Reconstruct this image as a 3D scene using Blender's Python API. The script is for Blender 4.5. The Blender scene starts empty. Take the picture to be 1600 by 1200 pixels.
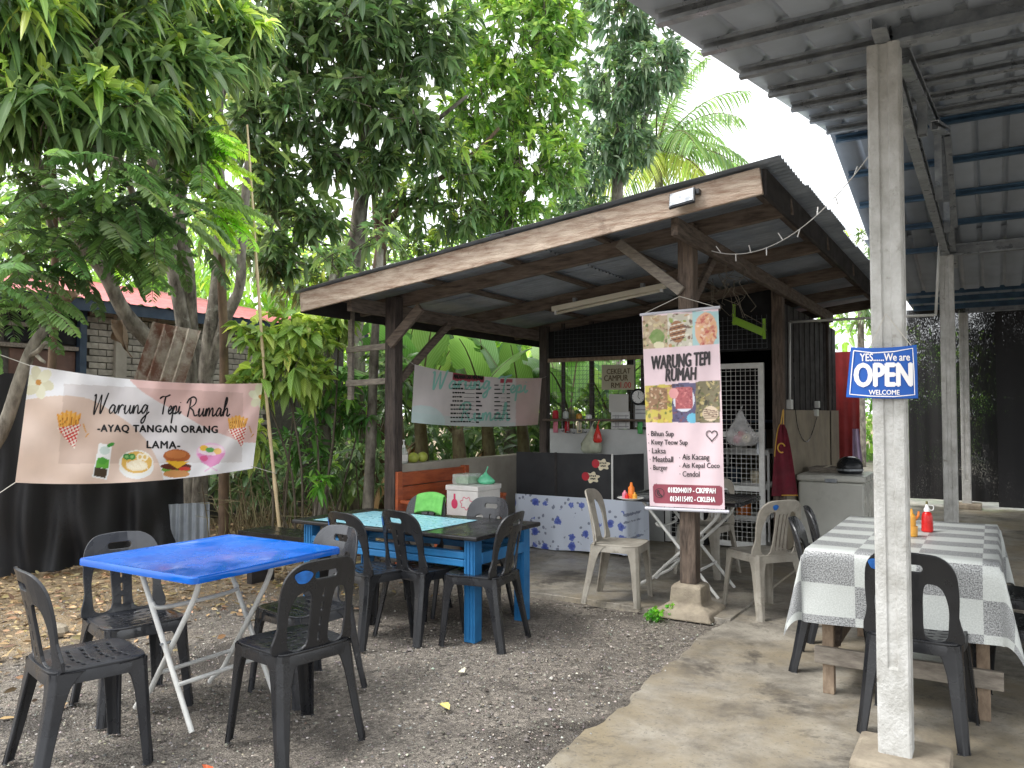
import bpy, bmesh, math, random
import numpy as np
from mathutils import Vector, Matrix, Euler
random.seed(7); rng = np.random.default_rng(7)
SC = bpy.context.scene
COL = SC.collection
# ------------------------------------------------------------------ camera
FPX, CAMH, YAW = 1235.0, 1.42, math.radians(31.3)
PITCH = math.atan(45 / FPX)
cam = bpy.data.cameras.new('camera'); camo = bpy.data.objects.new('camera', cam); COL.objects.link(camo)
cam.sensor_fit = 'HORIZONTAL'; cam.sensor_width = 36; cam.lens = 36 * FPX / 1600
cam.clip_start = 0.05; cam.clip_end = 600
camo.location = (0, 0, CAMH); camo.rotation_euler = (math.pi / 2 + PITCH, 0, YAW)
SC.camera = camo
# ------------------------------------------------------------------ sky and sun (overcast)
SUN_EL, SUN_AZ = math.radians(58), math.radians(-138)     # azimuth measured from +Y towards +X
wd = bpy.data.worlds.new('World'); SC.world = wd; wd.use_nodes = True
nt = wd.node_tree; nt.nodes.clear()
sky = nt.nodes.new('ShaderNodeTexSky'); sky.sky_type = 'NISHITA'; sky.sun_disc = False
sky.sun_elevation = SUN_EL; sky.sun_rotation = SUN_AZ; sky.air_density = 1.0; sky.dust_density = 4.0; sky.ozone_density = 1.0
hs = nt.nodes.new('ShaderNodeHueSaturation'); hs.inputs['Saturation'].default_value = 0.16
mx = nt.nodes.new('ShaderNodeMix'); mx.data_type = 'RGBA'; mx.inputs['Factor'].default_value = 0.5
mx.inputs['B'].default_value = (10.0, 10.3, 10.6, 1)      # even cloud layer over the clear sky
bg = nt.nodes.new('ShaderNodeBackground'); bg.inputs['Strength'].default_value = 0.15
wo = nt.nodes.new('ShaderNodeOutputWorld')
nt.links.new(sky.outputs[0], hs.inputs['Color']); nt.links.new(hs.outputs[0], mx.inputs['A'])
nt.links.new(mx.outputs['Result'], bg.inputs['Color']); nt.links.new(bg.outputs[0], wo.inputs['Surface'])
sl = bpy.data.lights.new('sun', 'SUN'); sl.energy = 1.1; sl.angle = math.radians(14); sl.color = (1, 0.97, 0.93)
so = bpy.data.objects.new('sun', sl); COL.objects.link(so); so.location = (0, 0, 30)
sd = Vector((math.sin(SUN_AZ) * math.cos(SUN_EL), math.cos(SUN_AZ) * math.cos(SUN_EL), math.sin(SUN_EL)))
so.rotation_euler = (-sd).to_track_quat('-Z', 'Y').to_euler()
SC.view_settings.view_transform = 'Standard'; SC.view_settings.look = 'None'
SC.view_settings.exposure = 1.12; SC.view_settings.gamma = 1.0; SC.view_settings.use_curve_mapping = False
SC.cycles.max_bounces = 10; SC.cycles.transparent_max_bounces = 12
SC.cycles.diffuse_bounces = 7; SC.cycles.transmission_bounces = 8
# ------------------------------------------------------------------ pixel -> place
_cy, _sy = math.cos(YAW), math.sin(YAW)
FWD = np.array([-_sy * math.cos(PITCH), _cy * math.cos(PITCH), math.sin(PITCH)])
RGT = np.array([_cy, _sy, 0.0]); UPV = np.cross(RGT, FWD); CAM = np.array([0, 0, CAMH])
def ray(x, y): return FWD + RGT * ((x - 800) / FPX) + UPV * ((600 - y) / FPX)
def G(x, y, z=0.0): d = ray(x, y); return CAM + d * ((z - CAMH) / d[2])
def D(x, y, dep): return CAM + ray(x, y) * dep
def PY(x, y, yy): d = ray(x, y); return CAM + d * (yy / d[1])
def PX(x, y, xx): d = ray(x, y); return CAM + d * (xx / d[0])
def lin(r, g=None, b=None):
    if g is None: g = b = r
    return tuple((((c / 255) + 0.055) / 1.055) ** 2.4 if c > 10 else c / 255 / 12.92 for c in (r, g, b))
# ------------------------------------------------------------------ materials
MATS = {}
def nd(nt, t, **kw):
    n = nt.nodes.new(t)
    for k, v in kw.items(): n.inputs[k].default_value = v
    return n
def mat(name, col, rough=0.6, var=0.25, scale=8.0, bump=0.0, bscale=60.0, metal=0.0, col2=None, spec=0.4, aniso=None, dirt=None, coat=0.0, wet=0.0, objrand=0.0):
    """noise-mottled surface: col <-> col2 by fbm noise, optional stretched grain, dirt blotches and fine bump"""
    m = bpy.data.materials.new(name); m.use_nodes = True; nt = m.node_tree; L = nt.links
    b = nt.nodes['Principled BSDF']
    if len(col) == 3: col = (*col, 1)
    if col2 is None: col2 = tuple(c * (1 - var) for c in col[:3])
    tc = nt.nodes.new('ShaderNodeTexCoord'); mp = nt.nodes.new('ShaderNodeMapping')
    L.new(tc.outputs['Object'], mp.inputs[0])
    if aniso: mp.inputs['Scale'].default_value = aniso
    n1 = nd(nt, 'ShaderNodeTexNoise', Scale=scale, Detail=6.0, Roughness=0.62)
    L.new(mp.outputs[0], n1.inputs['Vector'])
    r = nt.nodes.new('ShaderNodeValToRGB'); r.color_ramp.elements[0].position = 0.32; r.color_ramp.elements[1].position = 0.68
    r.color_ramp.elements[0].color = (*col2[:3], 1); r.color_ramp.elements[1].color = col
    L.new(n1.outputs['Fac'], r.inputs[0]); out = r.outputs[0]
    if dirt:
        n2 = nd(nt, 'ShaderNodeTexNoise', Scale=dirt[1], Detail=8.0, Roughness=0.7); L.new(tc.outputs['Object'], n2.inputs['Vector'])
        r2 = nt.nodes.new('ShaderNodeValToRGB'); r2.color_ramp.elements[0].position = dirt[2]; r2.color_ramp.elements[1].position = dirt[2] + 0.14
        L.new(n2.outputs['Fac'], r2.inputs[0])
        mxn = nt.nodes.new('ShaderNodeMix'); mxn.data_type = 'RGBA'; L.new(r2.outputs[0], mxn.inputs['Factor'])
        L.new(out, mxn.inputs['A']); mxn.inputs['B'].default_value = (*dirt[0], 1); out = mxn.outputs['Result']
    if objrand:
        oi = nt.nodes.new('ShaderNodeObjectInfo'); h = nt.nodes.new('ShaderNodeHueSaturation')
        mr = nd(nt, 'ShaderNodeMapRange'); mr.inputs['To Min'].default_value = 1 - objrand; mr.inputs['To Max'].default_value = 1 + objrand
        L.new(oi.outputs['Random'], mr.inputs[0]); L.new(mr.outputs[0], h.inputs['Value']); L.new(out, h.inputs['Color']); out = h.outputs[0]
    L.new(out, b.inputs['Base Color'])
    b.inputs['Metallic'].default_value = metal; b.inputs['Specular IOR Level'].default_value = spec
    b.inputs['Coat Weight'].default_value = coat; b.inputs['Coat Roughness'].default_value = 0.15
    n3 = nd(nt, 'ShaderNodeTexNoise', Scale=scale * 0.7 + 3, Detail=5.0); L.new(tc.outputs['Object'], n3.inputs['Vector'])
    mr = nt.nodes.new('ShaderNodeMapRange'); mr.inputs['From Min'].default_value = 0.35; mr.inputs['From Max'].default_value = 0.65
    mr.inputs['To Min'].default_value = max(0.04, rough - 0.12 - wet); mr.inputs['To Max'].default_value = min(1, rough + 0.12)
    L.new(n3.outputs['Fac'], mr.inputs[0]); L.new(mr.outputs[0], b.inputs['Roughness'])
    if bump:
        n4 = nd(nt, 'ShaderNodeTexNoise', Scale=bscale, Detail=5.0, Roughness=0.6); L.new(mp.outputs[0], n4.inputs['Vector'])
        bp = nd(nt, 'ShaderNodeBump', Strength=bump, Distance=0.01); L.new(n4.outputs['Fac'], bp.inputs['Height']); L.new(bp.outputs[0], b.inputs['Normal'])
    MATS[name] = m; return m
def leafmat(name, trans=0.35, rough=0.42, veins=0):
    """leaf: per-leaf colour attribute, pale midrib from the leaf's own uv, light passing through"""
    m = bpy.data.materials.new(name); m.use_nodes = True; nt = m.node_tree; L = nt.links
    b = nt.nodes['Principled BSDF']; o = nt.nodes['Material Output']
    at = nt.nodes.new('ShaderNodeAttribute'); at.attribute_name = 'tint'
    uv = nt.nodes.new('ShaderNodeUVMap'); uv.uv_map = 'uv'; sp = nt.nodes.new('ShaderNodeSeparateXYZ'); L.new(uv.outputs[0], sp.inputs[0])
    a = nt.nodes.new('ShaderNodeMath'); a.operation = 'ABSOLUTE'; L.new(sp.outputs['X'], a.inputs[0])
    fac = nt.nodes.new('ShaderNodeMapRange'); L.new(a.outputs[0], fac.inputs[0])
    fac.inputs['From Min'].default_value = 0.0; fac.inputs['From Max'].default_value = 0.22; fac.inputs['To Min'].default_value = 0.75; fac.inputs['To Max'].default_value = 0
    f = fac.outputs[0]
    if veins:
        ad = nt.nodes.new('ShaderNodeMath'); ad.operation = 'MULTIPLY_ADD'; L.new(a.outputs[0], ad.inputs[0]); ad.inputs[1].default_value = -0.35; L.new(sp.outputs['Y'], ad.inputs[2])
        mu = nt.nodes.new('ShaderNodeMath'); mu.operation = 'MULTIPLY'; L.new(ad.outputs[0], mu.inputs[0]); mu.inputs[1].default_value = veins
        si = nt.nodes.new('ShaderNodeMath'); si.operation = 'SINE'; L.new(mu.outputs[0], si.inputs[0])
        mr = nt.nodes.new('ShaderNodeMapRange'); L.new(si.outputs[0], mr.inputs[0]); mr.inputs['From Min'].default_value = 0.35; mr.inputs['From Max'].default_value = 0.9
        mm = nt.nodes.new('ShaderNodeMath'); mm.operation = 'MAXIMUM'; L.new(mr.outputs[0], mm.inputs[0]); L.new(f, mm.inputs[1]); f = mm.outputs[0]
    hv = nt.nodes.new('ShaderNodeHueSaturation'); hv.inputs['Value'].default_value = (1.9 if veins < 100 else 1.25) if veins else 1.4; hv.inputs['Saturation'].default_value = 0.9
    L.new(at.outputs['Color'], hv.inputs['Color'])
    mxn = nt.nodes.new('ShaderNodeMix'); mxn.data_type = 'RGBA'; L.new(f, mxn.inputs['Factor']); L.new(at.outputs['Color'], mxn.inputs['A']); L.new(hv.outputs[0], mxn.inputs['B'])
    L.new(mxn.outputs['Result'], b.inputs['Base Color']); b.inputs['Roughness'].default_value = rough; b.inputs['Specular IOR Level'].default_value = 0.5
    tr = nt.nodes.new('ShaderNodeBsdfTranslucent'); h2 = nt.nodes.new('ShaderNodeHueSaturation'); h2.inputs['Hue'].default_value = 0.485
    h2.inputs['Saturation'].default_value = 1.1; h2.inputs['Value'].default_value = 2.1; L.new(mxn.outputs['Result'], h2.inputs['Color']); L.new(h2.outputs[0], tr.inputs['Color'])
    ms = nt.nodes.new('ShaderNodeMixShader'); ms.inputs[0].default_value = trans; L.new(b.outputs[0], ms.inputs[1]); L.new(tr.outputs[0], ms.inputs[2]); L.new(ms.outputs[0], o.inputs['Surface'])
    MATS[name] = m; return m
def printmat(name, rough=0.45, trans=0.12):
    """printed vinyl or paper: colour of the print from the sheet's own colour attribute"""
    m = bpy.data.materials.new(name); m.use_nodes = True; nt = m.node_tree; L = nt.links
    b = nt.nodes['Principled BSDF']; o = nt.nodes['Material Output']
    at = nt.nodes.new('ShaderNodeAttribute'); at.attribute_name = 'tint'
    n = nd(nt, 'ShaderNodeTexNoise', Scale=7.0, Detail=7.0); tc = nt.nodes.new('ShaderNodeTexCoord'); L.new(tc.outputs['Object'], n.inputs['Vector'])
    mr = nt.nodes.new('ShaderNodeMapRange'); mr.inputs['To Min'].default_value = 0.86; mr.inputs['To Max'].default_value = 1.08; L.new(n.outputs['Fac'], mr.inputs[0])
    h = nt.nodes.new('ShaderNodeHueSaturation'); L.new(at.outputs['Color'], h.inputs['Color']); L.new(mr.outputs[0], h.inputs['Value'])
    L.new(h.outputs[0], b.inputs['Base Color']); b.inputs['Roughness'].default_value = rough
    tr = nt.nodes.new('ShaderNodeBsdfTranslucent'); L.new(h.outputs[0], tr.inputs['Color'])
    ms = nt.nodes.new('ShaderNodeMixShader'); ms.inputs[0].default_value = trans; L.new(b.outputs[0], ms.inputs[1]); L.new(tr.outputs[0], ms.inputs[2]); L.new(ms.outputs[0], o.inputs['Surface'])
    MATS[name] = m; return m
def netmat(name, col, open_=0.3, scale=900):
    """woven shade net: opaque threads with pinholes"""
    m = bpy.data.materials.new(name); m.use_nodes = True; nt = m.node_tree; L = nt.links
    b = nt.nodes['Principled BSDF']; o = nt.nodes['Material Output']
    b.inputs['Base Color'].default_value = (*col, 1); b.inputs['Roughness'].default_value = 0.7
    tc = nt.nodes.new('ShaderNodeTexCoord')
    n = nd(nt, 'ShaderNodeTexNoise', Scale=1.0, Detail=4.0, Roughness=0.75); mp = nt.nodes.new('ShaderNodeMapping'); mp.inputs['Scale'].default_value = (90, 90, 45)
    L.new(tc.outputs['Object'], mp.inputs[0]); L.new(mp.outputs[0], n.inputs['Vector'])
    n2 = nd(nt, 'ShaderNodeTexNoise', Scale=1.3, Detail=3.0); L.new(tc.outputs['Object'], n2.inputs['Vector'])
    ad = nt.nodes.new('ShaderNodeMath'); ad.operation = 'MULTIPLY_ADD'; L.new(n2.outputs['Fac'], ad.inputs[0]); ad.inputs[1].default_value = 0.5; L.new(n.outputs['Fac'], ad.inputs[2])
    mr = nt.nodes.new('ShaderNodeMapRange'); L.new(ad.outputs[0], mr.inputs[0])
    mr.inputs['From Min'].default_value = 0.86 - open_ * 0.3; mr.inputs['From Max'].default_value = 0.96 - open_ * 0.3; mr.inputs['To Max'].default_value = open_ + 0.25
    t = nt.nodes.new('ShaderNodeBsdfTransparent'); ms = nt.nodes.new('ShaderNodeMixShader')
    L.new(mr.outputs[0], ms.inputs[0]); L.new(b.outputs[0], ms.inputs[1]); L.new(t.outputs[0], ms.inputs[2]); L.new(ms.outputs[0], o.inputs['Surface'])
    MATS[name] = m; return m
def filmmat(name, col, opac=0.35):
    m = bpy.data.materials.new(name); m.use_nodes = True; nt = m.node_tree; L = nt.links
    b = nt.nodes['Principled BSDF']; o = nt.nodes['Material Output']; b.inputs['Base Color'].default_value = (*col, 1); b.inputs['Roughness'].default_value = 0.18
    t = nt.nodes.new('ShaderNodeBsdfTransparent'); t.inputs[0].default_value = (*(0.6 + 0.4 * c for c in col), 1)
    n = nd(nt, 'ShaderNodeTexNoise', Scale=18.0, Detail=4.0); tc = nt.nodes.new('ShaderNodeTexCoord'); L.new(tc.outputs['Object'], n.inputs['Vector'])
    mr = nt.nodes.new('ShaderNodeMapRange'); mr.inputs['To Min'].default_value = opac - 0.2; mr.inputs['To Max'].default_value = opac + 0.25; L.new(n.outputs['Fac'], mr.inputs[0])
    ms = nt.nodes.new('ShaderNodeMixShader'); L.new(mr.outputs[0], ms.inputs[0]); L.new(t.outputs[0], ms.inputs[1]); L.new(b.outputs[0], ms.inputs[2]); L.new(ms.outputs[0], o.inputs['Surface'])
    MATS[name] = m; return m
# ------------------------------------------------------------------ objects
OFF = {}
def root(name, label, cat, loc=(0, 0, 0), rz=0.0, group=None):
    o = bpy.data.objects.new(name, None); COL.objects.link(o); o.location = loc; o.rotation_euler = (0, 0, rz); o.empty_display_size = 0.1
    o['label'] = label; o['category'] = cat
    if group: o['group'] = group
    OFF[o.name] = np.array(loc, float); return o
def tag(o, label, cat, group=None, kind=None):
    o['label'] = label; o['category'] = cat
    if group: o['group'] = group
    if kind: o['kind'] = kind
    return o
def setting(o): o['kind'] = 'structure'; return o
def mesh_obj(name, V, F, m, parent=None, smooth=False, uv=None, tint=None, sharp=None):
    """V (n,3) in world place when the parent was placed unrotated; stored relative to the thing's base"""
    V = np.asarray(V, float).reshape(-1, 3)
    off = OFF.get(parent.name, np.zeros(3)) if parent is not None else np.zeros(3)
    me = bpy.data.meshes.new(name); V = V - off
    if isinstance(F, np.ndarray) and F.ndim == 2:
        k = F.shape[1]; me.vertices.add(len(V)); me.vertices.foreach_set('co', V.astype(np.float32).ravel())
        me.loops.add(F.size); me.loops.foreach_set('vertex_index', F.astype(np.int32).ravel())
        me.polygons.add(len(F)); me.polygons.foreach_set('loop_start', np.arange(0, F.size, k, dtype=np.int32)); me.update(calc_edges=True)
    else:
        me.from_pydata(V.tolist(), [], [list(map(int, f)) for f in F])
    if uv is not None:
        l = me.uv_layers.new(name='uv'); idx = np.empty(len(me.loops), np.int32); me.loops.foreach_get('vertex_index', idx)
        l.data.foreach_set('uv', np.asarray(uv, np.float32)[idx].ravel())
    if tint is not None:
        a = me.color_attributes.new('tint', 'FLOAT_COLOR', 'POINT'); t = np.ones((len(V), 4), np.float32); t[:, :3] = tint; a.data.foreach_set('color', t.ravel())
    if smooth: me.polygons.foreach_set('use_smooth', np.ones(len(me.polygons), bool))
    if m is not None: me.materials.append(MATS[m] if isinstance(m, str) else m)
    o = bpy.data.objects.new(name, me); COL.objects.link(o)
    if smooth and sharp:
        me.set_sharp_from_angle(angle=math.radians(sharp))
    if parent is not None: o.parent = parent; OFF[o.name] = off
    return o
class MB:
    def __init__(s): s.V = []; s.F = []
    def add(s, V, F):
        k = len(s.V); s.V += [tuple(map(float, v)) for v in V]; s.F += [[i + k for i in f] for f in F]; return s
    def box(s, c, d, rz=0, R=None):
        P = np.array([[x, y, z] for x in (-.5, .5) for y in (-.5, .5) for z in (-.5, .5)]) * np.array(d, float)
        if rz: a, b = math.cos(rz), math.sin(rz); P = P @ np.array([[a, b, 0], [-b, a, 0], [0, 0, 1]])
        if R is not None: P = P @ np.array(R).T
        return s.add(P + np.array(c, float), [(0, 1, 3, 2), (4, 6, 7, 5), (0, 4, 5, 1), (2, 3, 7, 6), (0, 2, 6, 4), (1, 5, 7, 3)])
    def bb(s, x0, x1, y0, y1, z0, z1): return s.box(((x0 + x1) / 2, (y0 + y1) / 2, (z0 + z1) / 2), (x1 - x0, y1 - y0, z1 - z0))
    def beam(s, p, q, w, h, up=(0, 0, 1)):
        p = np.array(p, float); q = np.array(q, float); d = q - p; L = np.linalg.norm(d); d /= L; up = np.array(up, float)
        if abs(d @ up) > 0.98: up = np.array([0, 1.0, 0])
        sx = np.cross(d, up); sx /= np.linalg.norm(sx); u = np.cross(sx, d)
        return s.box((p + q) / 2, (w, L, h), R=np.stack([sx, d, u], 1))
    def tube(s, pts, r, n=8, cap=True):
        P = np.array(pts, float); m = len(P); r = np.full(m, r) if np.isscalar(r) else np.array(r, float)
        T = np.gradient(P, axis=0); T /= np.linalg.norm(T, axis=1)[:, None] + 1e-9
        a = np.array([0, 0, 1.0]) if abs(T[0][2]) < 0.9 else np.array([1.0, 0, 0]); V = []
        for i in range(m):
            a = a - T[i] * (a @ T[i]); a /= np.linalg.norm(a) + 1e-9; b = np.cross(T[i], a)
            for k in range(n):
                t = 2 * math.pi * k / n; V.append(P[i] + r[i] * (a * math.cos(t) + b * math.sin(t)))
        F = [(i * n + k, i * n + (k + 1) % n, (i + 1) * n + (k + 1) % n, (i + 1) * n + k) for i in range(m - 1) for k in range(n)]
        if cap: F += [tuple(range(n))[::-1], tuple(range((m - 1) * n, m * n))]
        return s.add(V, F)
    def lathe(s, prof, c=(0, 0, 0), n=16, sy=1.0):
        V = [(c[0] + r * math.cos(2 * math.pi * k / n), c[1] + sy * r * math.sin(2 * math.pi * k / n), c[2] + z) for r, z in prof for k in range(n)]; m = len(prof)
        F = [(i * n + k, i * n + (k + 1) % n, (i + 1) * n + (k + 1) % n, (i + 1) * n + k) for i in range(m - 1) for k in range(n)]
        F += [tuple(range(n))[::-1], tuple(range((m - 1) * n, m * n))]
        return s.add(V, F)
    def grid(s, fn, nu, nv):
        V = [fn(i / nu, j / nv) for j in range(nv + 1) for i in range(nu + 1)]
        F = [(j * (nu + 1) + i, j * (nu + 1) + i + 1, (j + 1) * (nu + 1) + i + 1, (j + 1) * (nu + 1) + i) for j in range(nv) for i in range(nu)]
        return s.add(V, F)
    def build(s, name, m, parent=None, smooth=False, bevel=0.0, sharp=None, solid=0.0):
        o = mesh_obj(name, s.V, s.F, m, parent, smooth, sharp=sharp)
        if solid: md = o.modifiers.new('solid', 'SOLIDIFY'); md.thickness = solid; md.offset = 0
        if bevel: md = o.modifiers.new('bevel', 'BEVEL'); md.width = bevel; md.segments = 2; md.limit_method = 'ANGLE'
        return o
def spline(pts, n=8, closed=False):
    P = [np.array(p, float) for p in pts]; out = []; m = len(P)
    for i in range(m if closed else m - 1):
        p0, p1, p2, p3 = (P[(i - 1) % m], P[i], P[(i + 1) % m], P[(i + 2) % m]) if closed else (P[max(i - 1, 0)], P[i], P[i + 1], P[min(i + 2, m - 1)])
        for k in range(n):
            t = k / n; out.append(0.5 * (2 * p1 + (p2 - p0) * t + (2 * p0 - 5 * p1 + 4 * p2 - p3) * t * t + (3 * p1 - p0 - 3 * p2 + p3) * t ** 3))
    if not closed: out.append(P[-1])
    return out
def rrect(x0, x1, y0, y1, r, n=5):
    r = min(r, (x1 - x0) / 2 - 1e-4, (y1 - y0) / 2 - 1e-4)
    return [(cx + r * math.cos(a0 + math.pi / 2 * k / n), cy + r * math.sin(a0 + math.pi / 2 * k / n)) for cx, cy, a0 in ((x1 - r, y1 - r, 0), (x0 + r, y1 - r, math.pi / 2), (x0 + r, y0 + r, math.pi), (x1 - r, y0 + r, 1.5 * math.pi)) for k in range(n + 1)]
def slab2d(loops, th, bevel=0.0, cuts=()):
    """flat plate from closed outlines (first = outer, rest = holes), thickness th about z=0, cut along x/y lines so it can be bent"""
    cu = bpy.data.curves.new('t', 'CURVE'); cu.dimensions = '2D'; cu.fill_mode = 'BOTH'; cu.extrude = th / 2 - bevel; cu.bevel_depth = bevel; cu.bevel_resolution = 1
    if bevel: cu.offset = -bevel
    for lp in loops:
        sp = cu.splines.new('POLY'); sp.points.add(len(lp) - 1); sp.use_cyclic_u = True
        for p, q in zip(sp.points, lp): p.co = (q[0], q[1], 0, 1)
    ob = bpy.data.objects.new('t', cu); COL.objects.link(ob); dg = bpy.context.evaluated_depsgraph_get(); me = bpy.data.meshes.new_from_object(ob.evaluated_get(dg))
    bpy.data.objects.remove(ob); bpy.data.curves.remove(cu)
    bm = bmesh.new(); bm.from_mesh(me); bpy.data.meshes.remove(me); bmesh.ops.remove_doubles(bm, verts=bm.verts, dist=1e-5)
    for ax, v in cuts:
        co = Vector((v, 0, 0)) if ax == 'x' else Vector((0, v, 0)); no = Vector((1, 0, 0)) if ax == 'x' else Vector((0, 1, 0))
        bmesh.ops.bisect_plane(bm, geom=bm.verts[:] + bm.edges[:] + bm.faces[:], plane_co=co, plane_no=no)
    V = np.array([v.co[:] for v in bm.verts]); F = [[v.index for v in f.verts] for f in bm.faces]; bm.free(); return V, F
_tx = {}
def text2d(s, w=None, h=None, bold=0.0, shear=0.0, space=1.0):
    """outline of a line of lettering as flat polygons, centred on the origin, scaled to width w and/or height h"""
    cu = bpy.data.curves.new('t', 'FONT'); cu.body = s; cu.size = 1; cu.shear = shear; cu.offset = bold; cu.space_character = space; cu.align_x = 'LEFT'; cu.resolution_u = 3
    ob = bpy.data.objects.new('t', cu); COL.objects.link(ob); dg = bpy.context.evaluated_depsgraph_get(); me = bpy.data.meshes.new_from_object(ob.evaluated_get(dg))
    bpy.data.objects.remove(ob); bpy.data.curves.remove(cu)
    V = np.array([v.co[:2] for v in me.vertices]); F = [list(p.vertices) for p in me.polygons]; bpy.data.meshes.remove(me)
    lo, hi = V.min(0), V.max(0); V = V - (lo + hi) / 2; sz = hi - lo
    k = (w / sz[0]) if w else h / sz[1]; V *= np.array([k, (h / sz[1]) if h else k]); return V, F
def onto(parts, fn, name, m, parent, off=0.004):
    """lay flat 2-D pieces [(V,F,du,dv)] on a surface fn(u,v,off)->xyz as one part"""
    VV, FF = [], []; k = 0
    for V, F, du, dv in parts:
        VV += [fn(a + du, b + dv, off) for a, b in V]; FF += [[i + k for i in f] for f in F]; k += len(V)
    return mesh_obj(name, VV, FF, m, parent)
def ribbon(pts, w):
    """stroke of width w (scalar or per point) along a 2-D polyline"""
    P = np.array(pts, float); T = np.gradient(P, axis=0); T /= np.linalg.norm(T, axis=1)[:, None] + 1e-9; N = np.stack([-T[:, 1], T[:, 0]], 1)
    w = np.full(len(P), w) if np.isscalar(w) else np.array(w); A = P + N * w[:, None] / 2; B = P - N * w[:, None] / 2
    V = np.concatenate([A, B]); n = len(P); return V, [(i, i + 1, n + i + 1, n + i) for i in range(n - 1)]
def copy_thing(r, loc, rz, label=None, group=None):
    c = r.copy(); COL.objects.link(c); c.location = loc; c.rotation_euler = (0, 0, rz)
    if label: c['label'] = label
    if group: c['group'] = group
    for ch in r.children:
        d = ch.copy(); COL.objects.link(d); d.parent = c
        for g in ch.children: e = g.copy(); COL.objects.link(e); e.parent = d
    return c
def repaint(o, m):
    for c in [o] + list(o.children_recursive):
        if c.type == 'MESH' and c.get('keepmat') is None:
            for s in c.material_slots: s.link = 'OBJECT'; s.material = MATS[m]
# ------------------------------------------------------------------ material library
W = mat
W('zinc', lin(172, 180, 190), 0.42, col2=lin(132, 140, 150), scale=2.5, metal=0.2, dirt=(lin(120, 112, 108), 3.0, 0.64), objrand=0.15)
W('pavilion_sheet', lin(172, 180, 190), 0.42, col2=lin(144, 150, 158), scale=1.2, metal=0.1, dirt=(lin(134, 132, 130), 1.6, 0.66), objrand=0.08)
W('galv', lin(168, 172, 176), 0.38, col2=lin(125, 130, 135), scale=14, metal=0.45, spec=0.5)
W('blue_steel', lin(74, 104, 128), 0.5, col2=lin(52, 74, 96), scale=6, metal=0.1)
W('old_wood', lin(122, 108, 96), 0.8, col2=lin(74, 64, 57), scale=5, bump=0.5, bscale=26, aniso=(1.2, 9, 9), dirt=(lin(60, 50, 44), 2.5, 0.62), objrand=0.12)
W('old_wood_y', lin(120, 107, 96), 0.8, col2=lin(70, 61, 55), scale=5, bump=0.5, bscale=26, aniso=(9, 1.2, 9), dirt=(lin(60, 50, 44), 2.5, 0.62), objrand=0.12)
W('old_wood_z', lin(118, 103, 91), 0.8, col2=lin(62, 53, 47), scale=5, bump=0.6, bscale=26, aniso=(9, 9, 1.2), dirt=(lin(52, 44, 40), 2.5, 0.58), objrand=0.12)
W('dark_post', lin(82, 72, 66), 0.75, col2=lin(44, 38, 36), scale=5, bump=0.5, bscale=26, aniso=(9, 9, 1.1))
W('fascia_wood', lin(206, 190, 172), 0.85, col2=lin(142, 116, 98), scale=5.5, bump=1.0, bscale=34, aniso=(0.8, 6, 5), dirt=(lin(98, 74, 62), 3.2, 0.58))
W('dark_board', lin(58, 54, 52), 0.8, col2=lin(36, 33, 33), scale=4, aniso=(6, 1, 4))
W('pale_wood', lin(158, 140, 120), 0.85, col2=lin(112, 94, 78), scale=6, bump=0.4, aniso=(4, 4, 1.5), dirt=(lin(90, 78, 68), 5, 0.6))
W('grey_wood', lin(150, 142, 130), 0.85, col2=lin(108, 100, 92), scale=6, bump=0.4, aniso=(2, 8, 8))
W('concrete_post', lin(194, 194, 191), 0.85, col2=lin(164, 163, 158), scale=13, aniso=(1, 1, 0.8), bump=0.7, bscale=70, dirt=(lin(132, 128, 120), 12, 0.59))
W('footing', lin(160, 150, 132), 0.9, col2=lin(122, 112, 98), scale=10, bump=0.6, bscale=40)
W('plaster', lin(168, 162, 150), 0.85, col2=lin(140, 134, 124), scale=3, bump=0.15, dirt=(lin(104, 98, 88), 2.2, 0.63))
W('beige_wall', lin(140, 130, 112), 0.85, col2=lin(112, 103, 90), scale=2.5, dirt=(lin(84, 76, 66), 2.0, 0.6))
W('white_board', lin(196, 198, 196), 0.5, col2=lin(176, 178, 178), scale=3, dirt=(lin(150, 150, 148), 4, 0.68))
W('white_paint', lin(214, 214, 210), 0.5, col2=lin(186, 186, 182), scale=10, dirt=(lin(140, 134, 124), 9, 0.66))
W('white_tube', lin(222, 222, 218), 0.35, col2=lin(200, 200, 196), scale=12, dirt=(lin(150, 140, 128), 14, 0.68))
W('wire', lin(96, 100, 104), 0.5, metal=0.5)
W('black_panel', lin(42, 43, 46), 0.5, col2=lin(30, 31, 34), scale=6, dirt=(lin(62, 62, 62), 14, 0.7))
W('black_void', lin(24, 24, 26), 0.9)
W('brick', lin(172, 166, 154), 0.92, col2=lin(132, 126, 116), scale=14, bump=0.5, bscale=60, objrand=0.16)
W('mortar', lin(96, 92, 86), 0.95, col2=lin(72, 68, 64), scale=14, bump=0.4)
W('pink_roof', lin(206, 120, 118), 0.6, col2=lin(170, 92, 92), scale=3, dirt=(lin(150, 100, 92), 3, 0.62), objrand=0.06)
W('rust_sheet', lin(172, 164, 150), 0.6, col2=lin(120, 108, 96), scale=5, metal=0.1, dirt=(lin(96, 62, 46), 3.0, 0.44))
W('brown_door', lin(112, 86, 74), 0.7, col2=lin(90, 68, 60), scale=5)
W('teal_frame', lin(50, 66, 84), 0.6)
W('red_sheet', lin(160, 52, 52), 0.55, col2=lin(128, 38, 40), scale=3)
W('bark', lin(146, 140, 128), 0.95, col2=lin(62, 56, 49), scale=11, bump=0.9, bscale=28, aniso=(1, 1, 0.45), dirt=(lin(176, 176, 164), 5, 0.6))
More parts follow.
